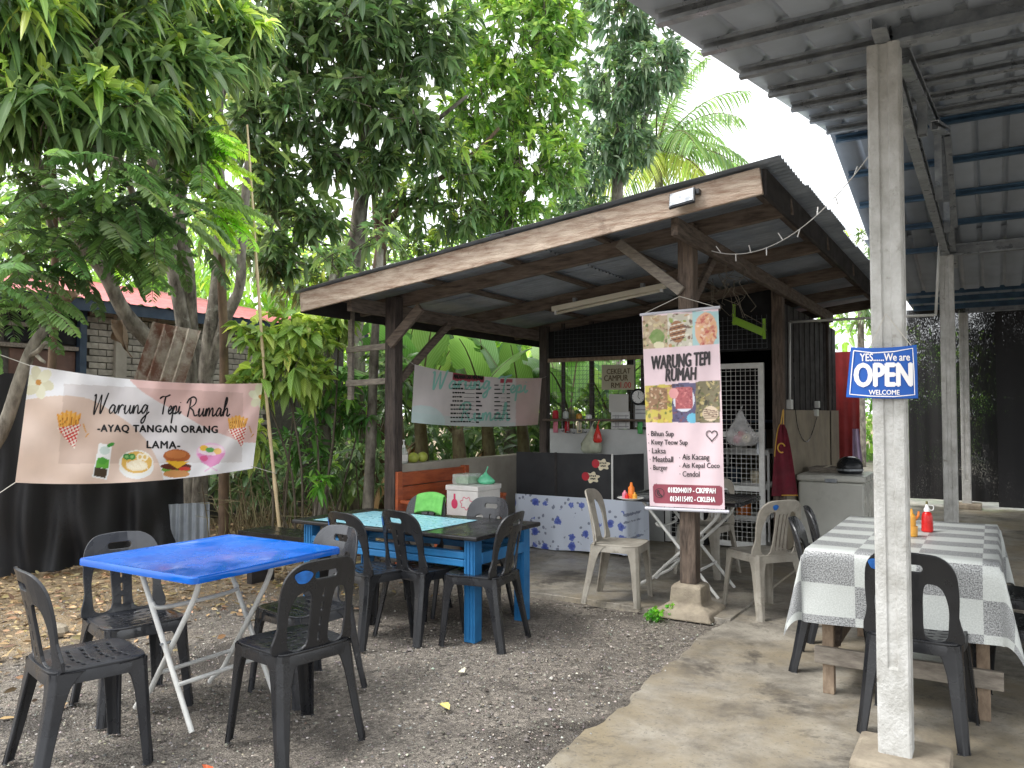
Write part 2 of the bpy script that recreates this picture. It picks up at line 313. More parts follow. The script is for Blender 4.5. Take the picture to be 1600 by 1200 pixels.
W('bark_brown', lin(118, 98, 80), 0.95, col2=lin(70, 58, 48), scale=8, bump=0.9, bscale=28, aniso=(1, 1, 0.4))
W('twig', lin(104, 96, 82), 0.9, col2=lin(72, 66, 56), scale=9)
W('bamboo', lin(206, 188, 152), 0.55, col2=lin(176, 156, 120), scale=9, aniso=(3, 3, 1))
W('banana_stem', lin(120, 116, 82), 0.7, col2=lin(92, 80, 58), scale=7, aniso=(3, 3, 0.6), dirt=(lin(84, 64, 48), 4, 0.5))
netmat('shade_net', (0.012, 0.012, 0.014), 0.04); netmat('shade_net_thin', (0.012, 0.012, 0.013), 0.09)
# ---- ground: wet gravelly asphalt millings, earth and leaf litter towards the trees
def ground_mat():
    m = bpy.data.materials.new('gravel_ground'); m.use_nodes = True; nt = m.node_tree; L = nt.links; b = nt.nodes['Principled BSDF']
    g = nt.nodes.new('ShaderNodeNewGeometry')
    def noise(sc, det=6.0, ro=0.6): n = nd(nt, 'ShaderNodeTexNoise', Scale=sc, Detail=det, Roughness=ro); L.new(g.outputs['Position'], n.inputs['Vector']); return n.outputs['Fac']
    def ramp(i, p0, p1, c0=(0, 0, 0), c1=(1, 1, 1)):
        r = nt.nodes.new('ShaderNodeValToRGB'); e = r.color_ramp.elements; e[0].position = p0; e[1].position = p1; e[0].color = (*c0, 1); e[1].color = (*c1, 1); L.new(i, r.inputs[0]); return r.outputs[0]
    def mix(f, a, bb):
        n = nt.nodes.new('ShaderNodeMix'); n.data_type = 'RGBA'
        for s, v in (('Factor', f), ('A', a), ('B', bb)):
            if isinstance(v, tuple): n.inputs[s].default_value = (*v, 1)
            else: L.new(v, n.inputs[s])
        return n.outputs['Result']
    v = nd(nt, 'ShaderNodeTexVoronoi', Scale=95.0); L.new(g.outputs['Position'], v.inputs['Vector'])
    v2 = nd(nt, 'ShaderNodeTexVoronoi', Scale=48.0); L.new(g.outputs['Position'], v2.inputs['Vector'])
    stone = ramp(v.outputs['Color'], 0.1, 0.95, lin(78, 73, 67), lin(138, 130, 120))
    stone2 = ramp(v2.outputs['Color'], 0.2, 0.95, lin(72, 67, 61), lin(152, 144, 133))
    c = mix(ramp(noise(14.0), 0.42, 0.58), stone, stone2)
    dark = mix(ramp(noise(1.1, 5.0), 0.5, 0.62), c, lin(66, 61, 56))
    earth = mix(ramp(noise(6.0), 0.35, 0.65), lin(120, 103, 80), lin(156, 137, 108))
    sp = nt.nodes.new('ShaderNodeSeparateXYZ'); L.new(g.outputs['Position'], sp.inputs[0])
    # distance from the paved yard towards the trees: x below about -4.6
    ma = nt.nodes.new('ShaderNodeMath'); ma.operation = 'MULTIPLY_ADD'; L.new(noise(0.9, 6.0), ma.inputs[0]); ma.inputs[1].default_value = 2.4; L.new(sp.outputs['X'], ma.inputs[2])
    mr = nt.nodes.new('ShaderNodeMapRange'); L.new(ma.outputs[0], mr.inputs[0]); mr.inputs['From Min'].default_value = -4.2; mr.inputs['From Max'].default_value = -3.2; mr.inputs['To Min'].default_value = 1; mr.inputs['To Max'].default_value = 0
    col = mix(mr.outputs[0], dark, earth)
    L.new(col, b.inputs['Base Color'])
    rr = nt.nodes.new('ShaderNodeMapRange'); L.new(noise(1.1, 5.0), rr.inputs[0]); rr.inputs['From Min'].default_value = 0.42; rr.inputs['From Max'].default_value = 0.62; rr.inputs['To Min'].default_value = 0.85; rr.inputs['To Max'].default_value = 0.5
    L.new(rr.outputs[0], b.inputs['Roughness'])
    bp = nd(nt, 'ShaderNodeBump', Strength=0.7, Distance=0.012); L.new(v.outputs['Distance'], bp.inputs['Height'])
    bp2 = nd(nt, 'ShaderNodeBump', Strength=0.6, Distance=0.02); L.new(noise(20.0, 8.0, 0.7), bp2.inputs['Height']); L.new(bp.outputs[0], bp2.inputs['Normal']); L.new(bp2.outputs[0], b.inputs['Normal'])
    MATS['gravel_ground'] = m
ground_mat()
def concrete_mat():
    m = bpy.data.materials.new('concrete_floor'); m.use_nodes = True; nt = m.node_tree; L = nt.links; b = nt.nodes['Principled BSDF']
    g = nt.nodes.new('ShaderNodeNewGeometry')
    def noise(sc, det=6.0, ro=0.6, dist=0.0): n = nd(nt, 'ShaderNodeTexNoise', Scale=sc, Detail=det, Roughness=ro, Distortion=dist); L.new(g.outputs['Position'], n.inputs['Vector']); return n.outputs['Fac']
    def mix(f, p0, p1, a, bb):
        r = nt.nodes.new('ShaderNodeMapRange'); L.new(f, r.inputs[0]); r.inputs['From Min'].default_value = p0; r.inputs['From Max'].default_value = p1
        n = nt.nodes.new('ShaderNodeMix'); n.data_type = 'RGBA'; L.new(r.outputs[0], n.inputs['Factor'])
        for s, v in (('A', a), ('B', bb)):
            if isinstance(v, tuple): n.inputs[s].default_value = (*v, 1)
            else: L.new(v, n.inputs[s])
        return n.outputs['Result']
    c = mix(noise(2.2, 10.0, 0.74, 0.25), 0.38, 0.62, lin(94, 89, 81), lin(160, 154, 142))
    c = mix(noise(0.8, 9.0, 0.7, 0.2), 0.46, 0.62, c, lin(136, 125, 104))
    c = mix(noise(1.4, 11.0, 0.76, 0.3), 0.53, 0.62, c, lin(80, 75, 68))
    c = mix(noise(55.0, 5.0, 0.7), 0.56, 0.7, c, lin(98, 93, 86))
    L.new(c, b.inputs['Base Color'])
    rr = nt.nodes.new('ShaderNodeMapRange'); L.new(noise(1.3, 7.0, 0.65, 0.3), rr.inputs[0]); rr.inputs['From Min'].default_value = 0.4; rr.inputs['From Max'].default_value = 0.62; rr.inputs['To Min'].default_value = 0.7; rr.inputs['To Max'].default_value = 0.3
    L.new(rr.outputs[0], b.inputs['Roughness'])
    bp = nd(nt, 'ShaderNodeBump', Strength=0.25, Distance=0.01); L.new(noise(24.0, 8.0, 0.7), bp.inputs['Height']); L.new(bp.outputs[0], b.inputs['Normal'])
    MATS['concrete_floor'] = m
concrete_mat()
def hill(x, y): return 0.012 * math.sin(2.1 * x + 1) * math.sin(1.7 * y) + 0.008 * math.sin(5 * x + 2 * y)
xs = sorted(set([-300, -120, -60, -30, -20, -15, 15, 30, 60, 120, 300] + list(np.arange(-12, 12.01, 0.4).round(2))))
ys = sorted(set([-300, -120, -60, -30, -10, -5, 20, 30, 60, 120, 300] + list(np.arange(-2, 16.01, 0.4).round(2))))
gb = MB(); nx = len(xs)
gb.add([(x, y, min(0, hill(x, y) - 0.012) if -9 < x < 0 and 0 < y < 9 else -0.012) for y in ys for x in xs], [(j * nx + i, j * nx + i + 1, (j + 1) * nx + i + 1, (j + 1) * nx + i) for j in range(len(ys) - 1) for i in range(nx - 1)])
setting(gb.build('ground', 'gravel_ground', smooth=True))
# pavilion floor: thin slab with a ragged worn edge beside the gravel
edge = [(-1.57 + 0.018 * math.sin(2.3 * y) + 0.012 * math.sin(7.1 * y + 1) + 0.01 * math.sin(23 * y) + rng.normal(0, 0.009), y) for y in np.arange(-2, 5.36, 0.06)]
poly = edge + [(-1.57, 5.36), (-1.57, 16), (14, 16), (14, -2)]
pv = MB(); n = len(poly); pv.add([(x, y, 0.012) for x, y in poly] + [(x - (0.03 if i < len(edge) else 0), y, -0.03) for i, (x, y) in enumerate(poly)], [tuple(range(n))[::-1]] + [(i, (i + 1) % n, n + (i + 1) % n, n + i) for i in range(n)])
setting(pv.build('pavilion_floor', 'concrete_floor'))
sf = MB(); e2 = [(x, 5.37 + 0.012 * math.sin(4 * x) + rng.normal(0, 0.006)) for x in np.arange(-4.72, -1.5, 0.06)]
poly = e2 + [(-1.5, 11.2), (-4.72, 11.2)]; n = len(poly)
sf.add([(x, y, 0.03) for x, y in poly] + [(x, y - 0.015 if i < len(e2) else y, -0.05) for i, (x, y) in enumerate(poly)], [tuple(range(n))] + [(i, n + i, n + (i + 1) % n, (i + 1) % n) for i in range(n)])
setting(sf.build('shed_floor', 'concrete_floor', bevel=0.006))
# ------------------------------------------------------------------ open wooden shed with mono-pitch zinc roof
def zr(x): return 2.865 + 0.1175 * (x + 1.2)
shed = root('food_stall_shed', 'open timber food stall shed under sloping corrugated zinc roof', 'shed', (-3.1, 7.0, 0.03))
PLX, PRX, FY, BY = -4.56, -1.85, 5.47, 8.25
def corr_sheet(x0, x1, y0, y1, zf, amp=0.009, pitch=0.076, nx=6):
    k = int((y1 - y0) / pitch * 8) + 1; Y = np.linspace(y0, y1, k); X = np.linspace(x0, x1, nx); V = []; 
    for x in X:
        sag = 0.004 * math.sin(x * 5 + y0)
        for y in Y: V.append((x, y, zf(x) + amp * math.sin(2 * math.pi * y / pitch) + sag))
    F = np.array([(i * k + j, (i + 1) * k + j, (i + 1) * k + j + 1, i * k + j + 1) for i in range(nx - 1) for j in range(k - 1)]); return np.array(V), F
for i, y in enumerate(np.arange(4.76, 11.0, 0.76)):
    for j, (xa, xb) in enumerate(((-5.12 + 0.02 * (i % 2), -3.0), (-3.12, -1.05 + 0.015 * ((i * 7) % 3)))):
        V, F = corr_sheet(xa, xb, y, y + 0.80, lambda x: zr(x) + 0.055 + 0.004 * (i % 2) + 0.012 * j)
        mesh_obj('roof_sheet', V, F, 'zinc', shed, smooth=True)
def wood(name, p, q, w, h, m='old_wood', parent=None, bevel=0.006):
    return MB().beam(p, q, w, h).build(name, m, parent or shed, bevel=bevel)
# posts
for x, y, m, w in ((PLX, FY, 'dark_post', 0.115), (PRX, FY, 'old_wood_z', 0.115), (PLX, BY, 'dark_post', 0.10), (PRX, BY, 'old_wood_z', 0.11), (PLX, 10.9, 'dark_post', 0.1), (PRX, 10.9, 'dark_post', 0.1)):
    z0 = 0.22 if (x == PRX and y == FY) else 0.03
    MB().box((x, y, (z0 + zr(x) - 0.02) / 2), (w, w, zr(x) - 0.02 - z0)).build('post', m, shed, bevel=0.008)
ft = MB(); ft.lathe([(0.30, 0.0), (0.27, 0.05), (0.22, 0.07), (0.165, 0.09), (0.15, 0.21), (0.115, 0.222)], (PRX, FY, 0.0), n=4); 
fo = ft.build('footing', 'footing', shed, bevel=0.012); fo.data.transform(Matrix.Translation(Vector((PRX + 3.1, FY - 7.0, 0))) @ Matrix.Rotation(math.pi / 4, 4, 'Z') @ Matrix.Translation(Vector((-PRX - 3.1, -FY + 7.0, 0))))
# beams along the slope
for y, m in ((FY, 'old_wood'), (6.85, 'old_wood'), (BY, 'old_wood'), (9.6, 'old_wood'), (10.9, 'old_wood')):
    wood('rafter', (-5.02, y + 0.08, zr(-5.02) - 0.045), (-1.14, y + 0.08, zr(-1.14) - 0.045), 0.05, 0.115)
wood('rafter', (-5.02, 4.93, zr(-5.02) - 0.02), (-1.24, 4.93, zr(-1.24) - 0.02), 0.045, 0.09)
for x in (-5.0, -4.1, -3.3, -2.5, -1.3):
    wood('purlin', (x, 4.86, zr(x) + 0.022), (x, 10.98, zr(x) + 0.022), 0.05, 0.04, 'old_wood_y')
wood('side_beam', (PLX - 0.075, FY - 0.5, zr(PLX) - 0.13), (PLX - 0.075, 10.9, zr(PLX) - 0.13), 0.05, 0.12, 'old_wood_y')
wood('side_beam', (PRX + 0.08, FY - 0.5, zr(PRX) - 0.14), (PRX + 0.08, 10.9, zr(PRX) - 0.14), 0.05, 0.12, 'old_wood_y')
# fascia boards
wood('fascia_board', (-5.06, 4.835, zr(-5.06) - 0.045), (-1.17, 4.835, zr(-1.17) - 0.045), 0.028, 0.165, 'fascia_wood', bevel=0.004)
wood('fascia_board', (-1.16, 4.86, zr(-1.16) - 0.05), (-1.16, 10.95, zr(-1.16) - 0.05), 0.028, 0.17, 'dark_board')
wood('fascia_board', (-5.08, 4.86, zr(-5.08) - 0.05), (-5.08, 10.95, zr(-5.08) - 0.05), 0.028, 0.16, 'dark_board')
# braces
wood('brace', (PLX + 0.01, FY - 0.075, 2.02), (PLX + 0.36, FY - 0.075, 2.33), 0.04, 0.09)
wood('brace', (PLX + 0.02, FY + 0.07, 1.72), (PLX + 0.02, FY + 0.8, 2.28), 0.04, 0.07, 'old_wood_y')
wood('brace', (PRX - 0.02, FY - 0.08, 2.28), (PRX - 0.5, FY - 0.08, 2.68), 0.035, 0.075, 'grey_wood')
wood('brace', (PRX + 0.02, FY + 0.08, 2.25), (PRX + 0.02, FY + 0.55, 2.62), 0.04, 0.07, 'old_wood_y')
# small ladder-like frame outside the left post
MB().box((-5.07, FY, 1.97), (0.05, 0.04, 0.86)).build('side_rack_upright', 'grey_wood', shed, bevel=0.004)
for z in (2.0, 1.69): wood('side_rack_rung', (-5.1, FY - 0.025, z), (PLX - 0.05, FY - 0.025, z + 0.015), 0.03, 0.055, 'grey_wood')
# low plastered wall on the left side
lw = root('low_wall', 'low grey plastered wall closing the side of the shed', 'wall', (-4.62, 6.8, 0.03))
MB().bb(-4.68, -4.56, FY + 0.07, 8.19, 0.03, 0.955).build('wall', 'plaster', lw, bevel=0.01)
MB().bb(-4.685, -4.555, FY + 0.04, FY + 0.072, 0.03, 0.96).build('end_render', 'concrete_post', lw, bevel=0.006)
# ------------------------------------------------------------------ kitchen at the back of the shed
kt = root('kitchen_enclosure', 'dark kitchen enclosure with wire mesh and hatch opening under the shed roof', 'kitchen', (-3.1, 8.3, 0.03))
KY = 8.24
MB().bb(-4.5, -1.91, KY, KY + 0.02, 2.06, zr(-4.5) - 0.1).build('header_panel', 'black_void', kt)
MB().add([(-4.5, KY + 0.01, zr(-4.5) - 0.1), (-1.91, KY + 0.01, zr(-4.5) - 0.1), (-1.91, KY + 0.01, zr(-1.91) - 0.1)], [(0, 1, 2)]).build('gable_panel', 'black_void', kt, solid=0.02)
MB().bb(-4.5, -3.0, KY - 0.03, KY - 0.003, 2.015, 2.06).build('hatch_rail', 'pale_wood', kt, bevel=0.003)
MB().bb(-4.5, -3.0, KY - 0.16, KY + 0.02, 1.325, 1.35).build('hatch_shelf', 'old_wood', kt, bevel=0.003)
for x, w in ((-4.33, 0.035), (-3.96, 0.045), (-3.3, 0.1), (-2.56, 0.08)):
    MB().bb(x - w / 2, x + w / 2, KY + 0.03, KY + 0.07, 0.03, zr(-4.5)).build('upright', 'dark_post', kt)
MB().bb(-4.46, -3.06, KY - 0.05, KY - 0.02, 0.03, 1.235).build('hatch_board', 'white_board', kt, bevel=0.004)
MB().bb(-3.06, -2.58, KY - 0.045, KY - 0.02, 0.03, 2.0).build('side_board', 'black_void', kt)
def wires(x0, x1, z0, z1, y, step, r=0.0016):
    b = MB()
    for x in np.arange(x0, x1 + 1e-6, step): b.box((x, y, (z0 + z1) / 2), (2 * r, 2 * r, z1 - z0))
    for z in np.arange(z0, z1 + 1e-6, step): b.box(((x0 + x1) / 2, y + 2 * r, z), (x1 - x0, 2 * r, 2 * r))
    return b
o = wires(-4.46, -3.05, 1.36, 2.01, KY + 0.025, 0.05).build('wire_mesh', 'wire', kt); o['kind'] = 'stuff'
o = wires(-4.4, -1.95, 2.08, 2.42, KY - 0.04, 0.05, 0.0013).build('wire_mesh', 'wire', kt); o['kind'] = 'stuff'
# right side wall: rendered dado and dark planks
MB().bb(-1.90, -1.80, 8.31, 11.55, 0.012, 1.45).build('side_wall', 'beige_wall', kt)
for i, y in enumerate(np.arange(8.32, 11.5, 0.15)):
    MB().bb(-1.875 - 0.006 * (i % 2), -1.835 - 0.006 * (i % 2), y, y + 0.145, 1.452, 2.56).build('plank', 'dark_board', kt)
MB().bb(-4.5, -1.92, 10.94, 10.98, 0.03, 1.2).build('back_wall', 'beige_wall', kt)
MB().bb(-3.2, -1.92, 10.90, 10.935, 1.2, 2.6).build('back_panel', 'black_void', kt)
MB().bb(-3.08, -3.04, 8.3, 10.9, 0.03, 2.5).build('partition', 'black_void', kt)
for z in (0.9, 1.3): MB().bb(-2.95, -2.0, 9.9, 10.3, z, z + 0.03).build('inner_shelf', 'teal_frame', kt)
# mesh door
dr = root('mesh_door', 'white framed kitchen door filled with square wire mesh', 'door', (-2.26, KY - 0.06, 0.03))
x0, x1, dy = -2.53, -1.98, KY - 0.06
for a, b_, c, d in ((x0, x0 + 0.055, 0.05, 1.93), (x1 - 0.055, x1, 0.05, 1.93)): MB().bb(a, b_, dy - 0.02, dy + 0.02, c, d).build('stile', 'white_paint', dr, bevel=0.003)
for c in (0.05, 0.62, 1.17, 1.875): MB().bb(x0 + 0.055, x1 - 0.055, dy - 0.018, dy + 0.018, c, c + 0.055).build('door_rail', 'white_paint', dr, bevel=0.003)
o = wires(x0 + 0.06, x1 - 0.06, 0.1, 1.88, dy + 0.012, 0.05, 0.0016).build('wire_mesh', 'white_tube', dr); o['kind'] = 'stuff'
MB().bb(x1 - 0.07, x1 - 0.05, dy - 0.035, dy - 0.02, 1.0, 1.12).build('latch', 'galv', dr)
# second leaf partly behind the table
d2 = root('mesh_door', 'lower white mesh gate standing open behind the black folding table', 'gate', (-2.85, KY - 0.1, 0.03))
for a in (-3.02, -2.66): MB().bb(a, a + 0.05, KY - 0.12, KY - 0.08, 0.05, 0.95).build('stile', 'white_paint', d2, bevel=0.003)
for c in (0.05, 0.48, 0.9): MB().bb(-2.97, -2.66, KY - 0.118, KY - 0.082, c, c + 0.05).build('door_rail', 'white_paint', d2, bevel=0.003)
o = wires(-2.96, -2.67, 0.1, 0.9, KY - 0.09, 0.05, 0.0016).build('wire_mesh', 'white_tube', d2); o['kind'] = 'stuff'
# ------------------------------------------------------------------ steel pavilion on concrete posts
pav = root('pavilion', 'steel roofed open pavilion standing on pale concrete posts', 'pavilion', (1.5, 6.0, 0.012))
PX0, PYS = -0.35, (3.49, 8.49, 13.49)
RY, RZ, SL, VX = 6.2, 3.47, 0.19, -1.0
def zp(y): return RZ - SL * abs(y - RY)
def post_sec(w=0.06, g=0.02, d=0.009):
    c = 0.008
    q = [(-w + c, -w), (-g, -w), (-g + 0.006, -w + d), (g - 0.006, -w + d), (g, -w), (w - c, -w), (w, -w + c)]
    out = []
    for k in range(4):
        a, b = math.cos(k * math.pi / 2), math.sin(k * math.pi / 2); out += [(x * a - y * b, x * b + y * a) for x, y in q]
    return out
for px in (PX0, 4.4):
    for k, y in enumerate(PYS):
        sec = post_sec(); n = len(sec); zs = [0.09, 0.3, 0.42, 0.43, 2.88, 2.9]
        V = []; 
        for j, z in enumerate(zs):
            for x_, y_ in sec:
                r = 1.0
                if j < 3: # plain shaft below the grooved part
                    m_ = max(abs(x_), abs(y_)); r = 0.06 / m_ if m_ > 0.045 else 1.0
                V.append((px + x_ * r, y + y_ * r, z))
        F = [(j * n + i, j * n + (i + 1) % n, (j + 1) * n + (i + 1) % n, (j + 1) * n + i) for j in range(len(zs) - 1) for i in range(n)] + [tuple(range(n))[::-1], tuple(range((len(zs) - 1) * n, len(zs) * n))]
        mesh_obj('post', V, F, 'concrete_post', pav)
        f = MB(); f.box((px + 0.02, y - 0.01, 0.05), (0.34, 0.34, 0.085)); f.build('footing', 'footing', pav, bevel=0.02)
# roof sheets, ribs running down the slope
def rib_sheet(x0, ya, yb, zf, w=0.76, pitch=0.19):
    prof = []
    for k in range(int(w / pitch)):
        b = k * pitch; prof += [(b, 0), (b + 0.135, 0), (b + 0.147, 0.02), (b + 0.178, 0.02), (b + 0.19, 0)]
    prof.append((w + 0.02, 0.002)); V = []
    for y in (ya, (ya + yb) / 2, yb):
        for px, pz in prof: V.append((x0 + px, y, zf(y) + pz))
    k = len(prof); return np.array(V), np.array([(j * k + i, j * k + i + 1, (j + 1) * k + i + 1, (j + 1) * k + i) for j in range(2) for i in range(k - 1)])
for i in range(9):
    x = VX + i * 0.76
    for ya, yb in ((1.95, RY), (RY, 10.0)):
        V, F = rib_sheet(x, ya, yb, lambda y: zp(y) + 0.03 + 0.003 * (i % 2)); mesh_obj('roof_sheet', V, F, 'pavilion_sheet', pav)
    V, F = rib_sheet(x - 0.04, 8.3, 14.6, lambda y: 3.10 - 0.012 * (y - 8.3) + 0.003 * (i % 2)); mesh_obj('roof_sheet', V, F, 'pavilion_sheet', pav)
MB().bb(VX, 5.8, RY - 0.12, RY + 0.12, RZ + 0.09, RZ + 0.1).build('ridge_cap', 'pavilion_sheet', pav)
def channel(name, p, q, w=0.05, h=0.09, m='galv', parent=None, t=0.004):
    """open C section from p to q"""
    p = np.array(p, float); q = np.array(q, float); d = (q - p) / np.linalg.norm(q - p); up = np.array([0, 0, 1.0]) if abs(d[2]) < 0.9 else np.array([0, 1.0, 0])
    s = np.cross(d, up); s /= np.linalg.norm(s); u = np.cross(s, d)
    sec = [(-w / 2, -h / 2), (w / 2, -h / 2), (w / 2, -h / 2 + 0.015), (w / 2 - t, -h / 2 + 0.015), (w / 2 - t, -h / 2 + t), (-w / 2 + t, -h / 2 + t), (-w / 2 + t, h / 2 - t), (w / 2 - t, h / 2 - t), (w / 2 - t, h / 2 - 0.015), (w / 2, h / 2 - 0.015), (w / 2, h / 2), (-w / 2, h / 2)]
    n = len(sec); V = [e + s * a + u * b for e in (p, q) for a, b in sec]
    F = [(i, (i + 1) % n, n + (i + 1) % n, n + i) for i in range(n)] + [(0, 1, 4, 5), (1, 2, 3, 4), (0, 5, 6, 11), (6, 7, 10, 11), (7, 8, 9, 10)] + [tuple(n + i for i in f) for f in ((0, 1, 4, 5), (1, 2, 3, 4), (0, 5, 6, 11), (6, 7, 10, 11), (7, 8, 9, 10))]
    return mesh_obj(name, V, F, m, parent or pav)
for y in (2.05, 2.55, 3.05, 3.6, 4.15, 4.7, 5.25, 5.85): channel('purlin', (VX + 0.035, y, zp(y) + 0.002), (5.8, y, zp(y) + 0.002), 0.035, 0.052)
for y in (6.25, 6.85, 7.45, 8.05, 8.65): channel('purlin', (VX + 0.035, y, zp(y) + 0.002), (5.8, y, zp(y) + 0.002), 0.035, 0.052, 'blue_steel')
for y in (9.4, 10.2, 11.0, 11.8, 12.6, 13.4): channel('purlin', (-1.0, y, 3.065 - 0.012 * (y - 8.3)), (5.8, y, 3.065 - 0.012 * (y - 8.3)), 0.04, 0.08, 'blue_steel')
for px in (PX0, 4.4):
    channel('bottom_chord', (px, 3.3, 2.95), (px, 8.7, 2.95), 0.055, 0.095)
    channel('top_chord', (px + 0.06, 3.6, zp(3.6) - 0.075), (px + 0.06, RY, RZ - 0.075), 0.05, 0.075); channel('top_chord', (px + 0.06, RY, RZ - 0.075), (px + 0.06, 8.9, zp(8.9) - 0.075), 0.05, 0.075)
    for y in (4.7, RY, 7.35): channel('web_post', (px + 0.058, y, 2.9), (px + 0.058, y, zp(y) - 0.06), 0.045, 0.06)
    for ya, yb in ((4.72, RY - 0.03), (7.33, RY + 0.03)): channel('web_brace', (px + 0.115, ya, 2.95), (px + 0.115, yb, zp(yb) - 0.1), 0.04, 0.05)
for y, z in ((3.49, 2.95), (8.49, 2.95), (13.49, 2.95)):
    channel('tie_beam', (PX0 + 0.03, y + 0.0, z + 0.002), (4.4, y, z + 0.002), 0.07, 0.105)
# ------------------------------------------------------------------ shade nets
def cloth_grid(name, P00, P10, P01, P11, nu, nv, wob, m, parent=None, amp=0.03, smooth=True):
    A, B, C_, D_ = [np.array(p, float) for p in (P00, P10, P01, P11)]
    nrm = np.cross(B - A, C_ - A); nrm /= np.linalg.norm(nrm); b = MB()
    def f(u, v):
        p = A * (1 - u) * (1 - v) + B * u * (1 - v) + C_ * (1 - u) * v + D_ * u * v
        return p + nrm * amp * (math.sin(u * wob + 2 * v) + 0.5 * math.sin(u * wob * 2.3 + 1)) * (0.3 + 0.7 * (1 - v))
    b.grid(f, nu, nv); return b.build(name, m, parent, smooth=smooth)
o = cloth_grid('shade_net', (0.05, 13.66, 0.04), (5.0, 13.66, 0.04), (0.05, 13.66, 3.02), (5.0, 13.66, 3.02), 60, 10, 40, 'shade_net'); tag(o, 'opaque black shade net hanging across the back of the pavilion', 'shade net')
o = cloth_grid('shade_net', (-1.12, 13.72, 0.1), (0.14, 13.72, 0.1), (-1.12, 13.72, 3.02), (0.14, 13.72, 3.02), 30, 10, 18, 'shade_net_thin'); tag(o, 'thin see-through black net beside the opaque net at the pavilion back', 'shade net')
nA, nB, nC = D(-60, 905, 6.7), D(120, 885, 7.3), D(285, 845, 8.1)
nA[2] = nB[2] = nC[2] = 0.0
b = MB()
def fnet(u, v):
    p = nA + (nB - nA) * min(u * 2, 1) + (nC - nB) * max(u * 2 - 1, 0); top = 1.72 - 0.75 * max(u * 2 - 1, 0) ** 1.5 + 0.05 * math.sin(9 * u)
    k = 0.045 * (math.sin(22 * u + 1.5 * v + 2 * math.sin(5 * v)) + 0.5 * math.sin(37 * u - 9 * v) + 0.35 * math.sin(17 * v + 9 * u) + 0.6 * math.sin(51 * u)) * (1 - 0.6 * v)
    return (p[0] + k + 0.06 * (1 - v) ** 3, p[1] - k, 0.0 + v * top)
b.grid(fnet, 60, 14); o = b.build('shade_net', 'shade_net', smooth=True); tag(o, 'sagging black shade net fence behind the printed pink banner', 'shade net')
# ------------------------------------------------------------------ brick house with pink roof
hs_ = root('brick_house', 'grey brick house with faded pink metal roof behind the trees', 'house', (-9.6, 6.0, 0))
MB().bb(-9.3, -9.06, 1.0, 9.6, 0, 2.62).build('wall_core', 'mortar', hs_)
MB().bb(-14, -9.3, 9.4, 9.6, 0, 2.62).build('end_wall', 'mortar', hs_)
bm_ = MB().box(OFF[hs_.name], (0.055, 0.205, 0.066)).build('brick', 'brick', hs_); bme = bm_.data; first = True
bv = bm_.modifiers.new('bevel', 'BEVEL'); bv.width = 0.006; bv.segments = 1
cnt = 0
for r in range(14, 34):
    z = 0.04 + r * 0.0775
    if z > 2.6: break
    for c in range(0, 13):
        y = 5.32 + c * 0.216 + (0.108 if r % 2 else 0)
        if y > 8.0 or cnt >= 290: continue
        ob = bm_ if first else bpy.data.objects.new('brick', bme)
        if not first: COL.objects.link(ob); ob.parent = hs_; 
        first = False; cnt += 1
        ob.location = (-9.055 + rng.normal(0, 0.004) - OFF[hs_.name][0], y - 6.0 + rng.normal(0, 0.003), z)
        ob.rotation_euler = (rng.normal(0, 0.012), 0, rng.normal(0, 0.015))
# doorway, louvre and pier
MB().bb(-9.08, -9.03, 4.45, 5.16, 0, 2.12).build('door', 'brown_door', hs_, bevel=0.004)
MB().bb(-9.07, -9.02, 4.4, 5.16, 2.2, 2.55).build('vent_opening', 'black_void', hs_)
for z in (2.13, 2.36, 2.56): MB().bb(-9.05, -8.98, 4.3, 5.2, z, z + 0.045).build('door_frame', 'grey_wood', hs_)
MB().bb(-9.05, -8.96, 5.17, 5.25, 0, 2.62).build('door_frame', 'teal_frame', hs_)
MB().bb(-9.06, -8.98, 5.62, 5.76, 0, 2.6).build('pier', 'plaster', hs_)
MB().beam((-8.72, 1.0, 2.64), (-8.72, 9.8, 2.64), 0.03, 0.14).build('eave_board', 'teal_frame', hs_)
for i in range(12):
    y0 = 1.0 + i * 0.74; k = 0.74 / 0.12; V = []
    for x, z in ((-8.66, 2.70), (-11.0, 3.2), (-13.4, 3.7)):
        for j in range(26):
            t = j / 25; V.append((x, y0 + t * 0.76, z + 0.016 * (abs(((t * 0.76) / 0.19) % 1 - 0.5) < 0.16)))
    mesh_obj('roof_sheet', V, np.array([(r * 26 + j, r * 26 + j + 1, (r + 1) * 26 + j + 1, (r + 1) * 26 + j) for r in range(2) for j in range(25)]), 'pink_roof', hs_)
# ------------------------------------------------------------------ stacking plastic chairs
W('chair_black', lin(33, 34, 37), 0.36, col2=lin(24, 25, 28), scale=5, spec=0.5, wet=0.1, bump=0.08, bscale=160, dirt=(lin(66, 66, 66), 16, 0.68))
W('chair_charcoal', lin(44, 46, 50), 0.4, col2=lin(33, 34, 38), scale=4, spec=0.5, wet=0.12, bump=0.08, bscale=160, dirt=(lin(86, 86, 86), 11, 0.66))
W('chair_wet', lin(60, 62, 66), 0.28, col2=lin(38, 39, 43), scale=4, spec=0.6, wet=0.2, dirt=(lin(118, 118, 118), 10, 0.62))
W('chair_grey', lin(166, 161, 150), 0.6, col2=lin(126, 120, 110), scale=6, dirt=(lin(104, 98, 88), 7, 0.58))
W('spray_blue', lin(38, 112, 196), 0.5, col2=lin(30, 84, 150), scale=30)
SEATZ = 0.43
CS = 0.91
def back_bend(s, t, off=0.0):
    y = -0.178 - 0.17 * t - 0.22 * t * t + 0.055 * (s / 0.2) ** 2 * (0.5 + t); z = SEATZ - 0.02 + t * 1.07
    return (s * CS, (y + off) * CS, z + off * 0.2)
